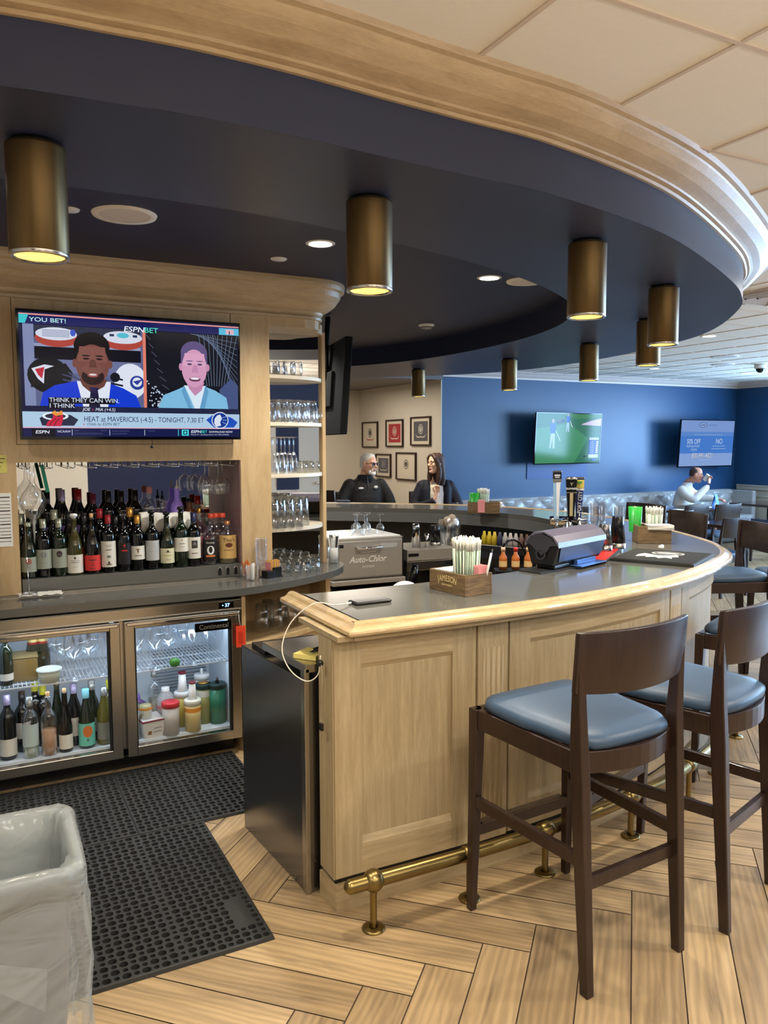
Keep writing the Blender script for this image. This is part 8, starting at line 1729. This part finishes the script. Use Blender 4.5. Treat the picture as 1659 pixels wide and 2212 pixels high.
for loc, rz, lab in (((3.86, 8.0, 0), R(170), 'bar stool under the person with white hair, mostly hidden'), ((4.56, 7.60, 0), R(158), 'bar stool under the person in the navy blazer, mostly hidden')):
    o = dup(st, loc, rz, lab, 'bar stools along the counter')
# --- man in white drinking at the booth table
pd = thing('person', 'person in white jacket seated at the tufted bench drinking from a paper cup', 'person', (9.98, 8.93, 0), R(28))
sk3 = skinm('tan_skin', (196, 136, 112)); HM = T(0.0, -0.20, 1.165) @ RZ(R(12)) @ RX(R(8))
b = MB().use(sk3); head_mesh(b, HM, 1.0); b.tube([(0, -0.04, 0.97), (0, -0.09, 1.04), (0, -0.17, 1.11)], [0.066, 0.06, 0.056], 16)
ring_loft(b, [((0, 0.0, 0.50), (0.15, 0, 0), (0, 0.11, 0)), ((0, -0.01, 0.68), (0.15, 0, 0), (0, 0.11, 0)), ((0, -0.04, 0.85), (0.165, 0, 0), (0, 0.11, 0)), ((0, -0.06, 0.95), (0.12, 0, 0), (0, 0.08, 0))], 22)
limb(b, [(-0.18, -0.05, 0.93), (-0.26, -0.22, 0.80), (-0.10, -0.40, 0.99)], [0.05, 0.042, 0.03]); hand(b, aim((-0.035, -0.405, 1.072), (0.45, 0.0, 1), (0.5, 1, 0)), 1.15, 1)
limb(b, [(0.18, -0.05, 0.93), (0.26, -0.22, 0.78), (0.22, -0.45, 0.78)], [0.05, 0.042, 0.03]); hand(b, aim((0.21, -0.52, 0.775), (-0.1, -1, 0), (0, 0, 1)), 0.9, -1)
for s in (-1, 1): limb(b, [(s*0.09, -0.02, 0.52), (s*0.11, -0.42, 0.52), (s*0.11, -0.44, 0.06)], [0.085, 0.065, 0.045])
b.build('body', pd, remesh=VS)
face_parts(pd, HM, (60, 50, 46), (60, 48, 42), (160, 92, 84))
dh = mat('thinning_dark_hair', (58, 48, 44), 0.8, bump=0.5, bscale=150)
b = MB().at(HM).use(dh); stack(b, [(0, 0.046, -0.03, 0.064, 0.056), (0, 0.030, 0.0, 0.078, 0.073), (0, 0.022, 0.035, 0.0805, 0.083), (0, 0.020, 0.06, 0.078, 0.083), (0, 0.018, 0.085, 0.067, 0.073), (0, 0.016, 0.105, 0.05, 0.056), (0, 0.014, 0.119, 0.02, 0.026)]); b.build('hair', pd, remesh=0.005)
wj = mat('white_knit_jacket', (214, 212, 210), 0.75, bump=0.3, bscale=40)
b = MB().use(wj)
ring_loft(b, [((0, 0.02, 0.48), (0.20, 0, 0), (0, 0.15, 0)), ((0, 0.0, 0.62), (0.205, 0, 0), (0, 0.155, 0)), ((0, -0.02, 0.76), (0.215, 0, 0), (0, 0.15, 0)), ((0, -0.035, 0.88), (0.215, 0, 0), (0, 0.135, 0)), ((0, -0.05, 0.96), (0.16, 0, 0), (0, 0.10, 0)), ((0, -0.065, 1.0), (0.095, 0, 0), (0, 0.08, 0)), ((0, -0.09, 1.05), (0.082, 0, 0), (0, 0.078, 0))], 26)
limb(b, [(-0.19, -0.04, 0.92), (-0.255, -0.12, 0.85), (-0.27, -0.24, 0.80), (-0.19, -0.32, 0.89), (-0.115, -0.385, 0.97)], [0.078, 0.07, 0.062, 0.055, 0.046])
limb(b, [(0.19, -0.04, 0.92), (0.26, -0.12, 0.84), (0.275, -0.24, 0.785), (0.24, -0.36, 0.785), (0.22, -0.45, 0.785)], [0.078, 0.07, 0.062, 0.054, 0.046])
b.build('jacket', pd, remesh=0.007)
b = MB().use(mat('dark_collar_line', (60, 60, 66), 0.7)).tube([(0.085*math.cos(a), -0.093+0.081*math.sin(a), 1.052) for a in [2*PI*i/20 for i in range(20)]], 0.004, 6, closed=True); b.build('collar_edge', pd)
b = MB().use(mat('dark_trousers', None))
for s in (-1, 1): limb(b, [(s*0.10, 0.02, 0.56), (s*0.12, -0.40, 0.56), (s*0.125, -0.42, 0.10)], [0.105, 0.085, 0.06])
b.build('trousers', pd, remesh=0.012)
cu = thing('paper_cup', 'white paper cup raised to the mouth of the person in the white jacket', 'cup', (0, 0, 0)); Mc = T(9.98, 8.93, 0) @ RZ(R(28)) @ T(0.0, -0.352, 1.118) @ RX(R(38)); cu.location = Mc.to_translation(); cu.rotation_euler = Mc.to_euler()
MB().use(papr).lathe([(0.028, -0.05), (0.038, 0.05), (0.040, 0.052), (0.037, 0.05), (0.027, -0.046)], 24, capb=True, capt=False).build('cup_wall', cu, recalc=False)
MB().use(whitepl).lathe([(0.041, 0.048), (0.041, 0.056), (0.036, 0.062), (0, 0.062)], 24, capb=False).build('lid', cu, recalc=False)
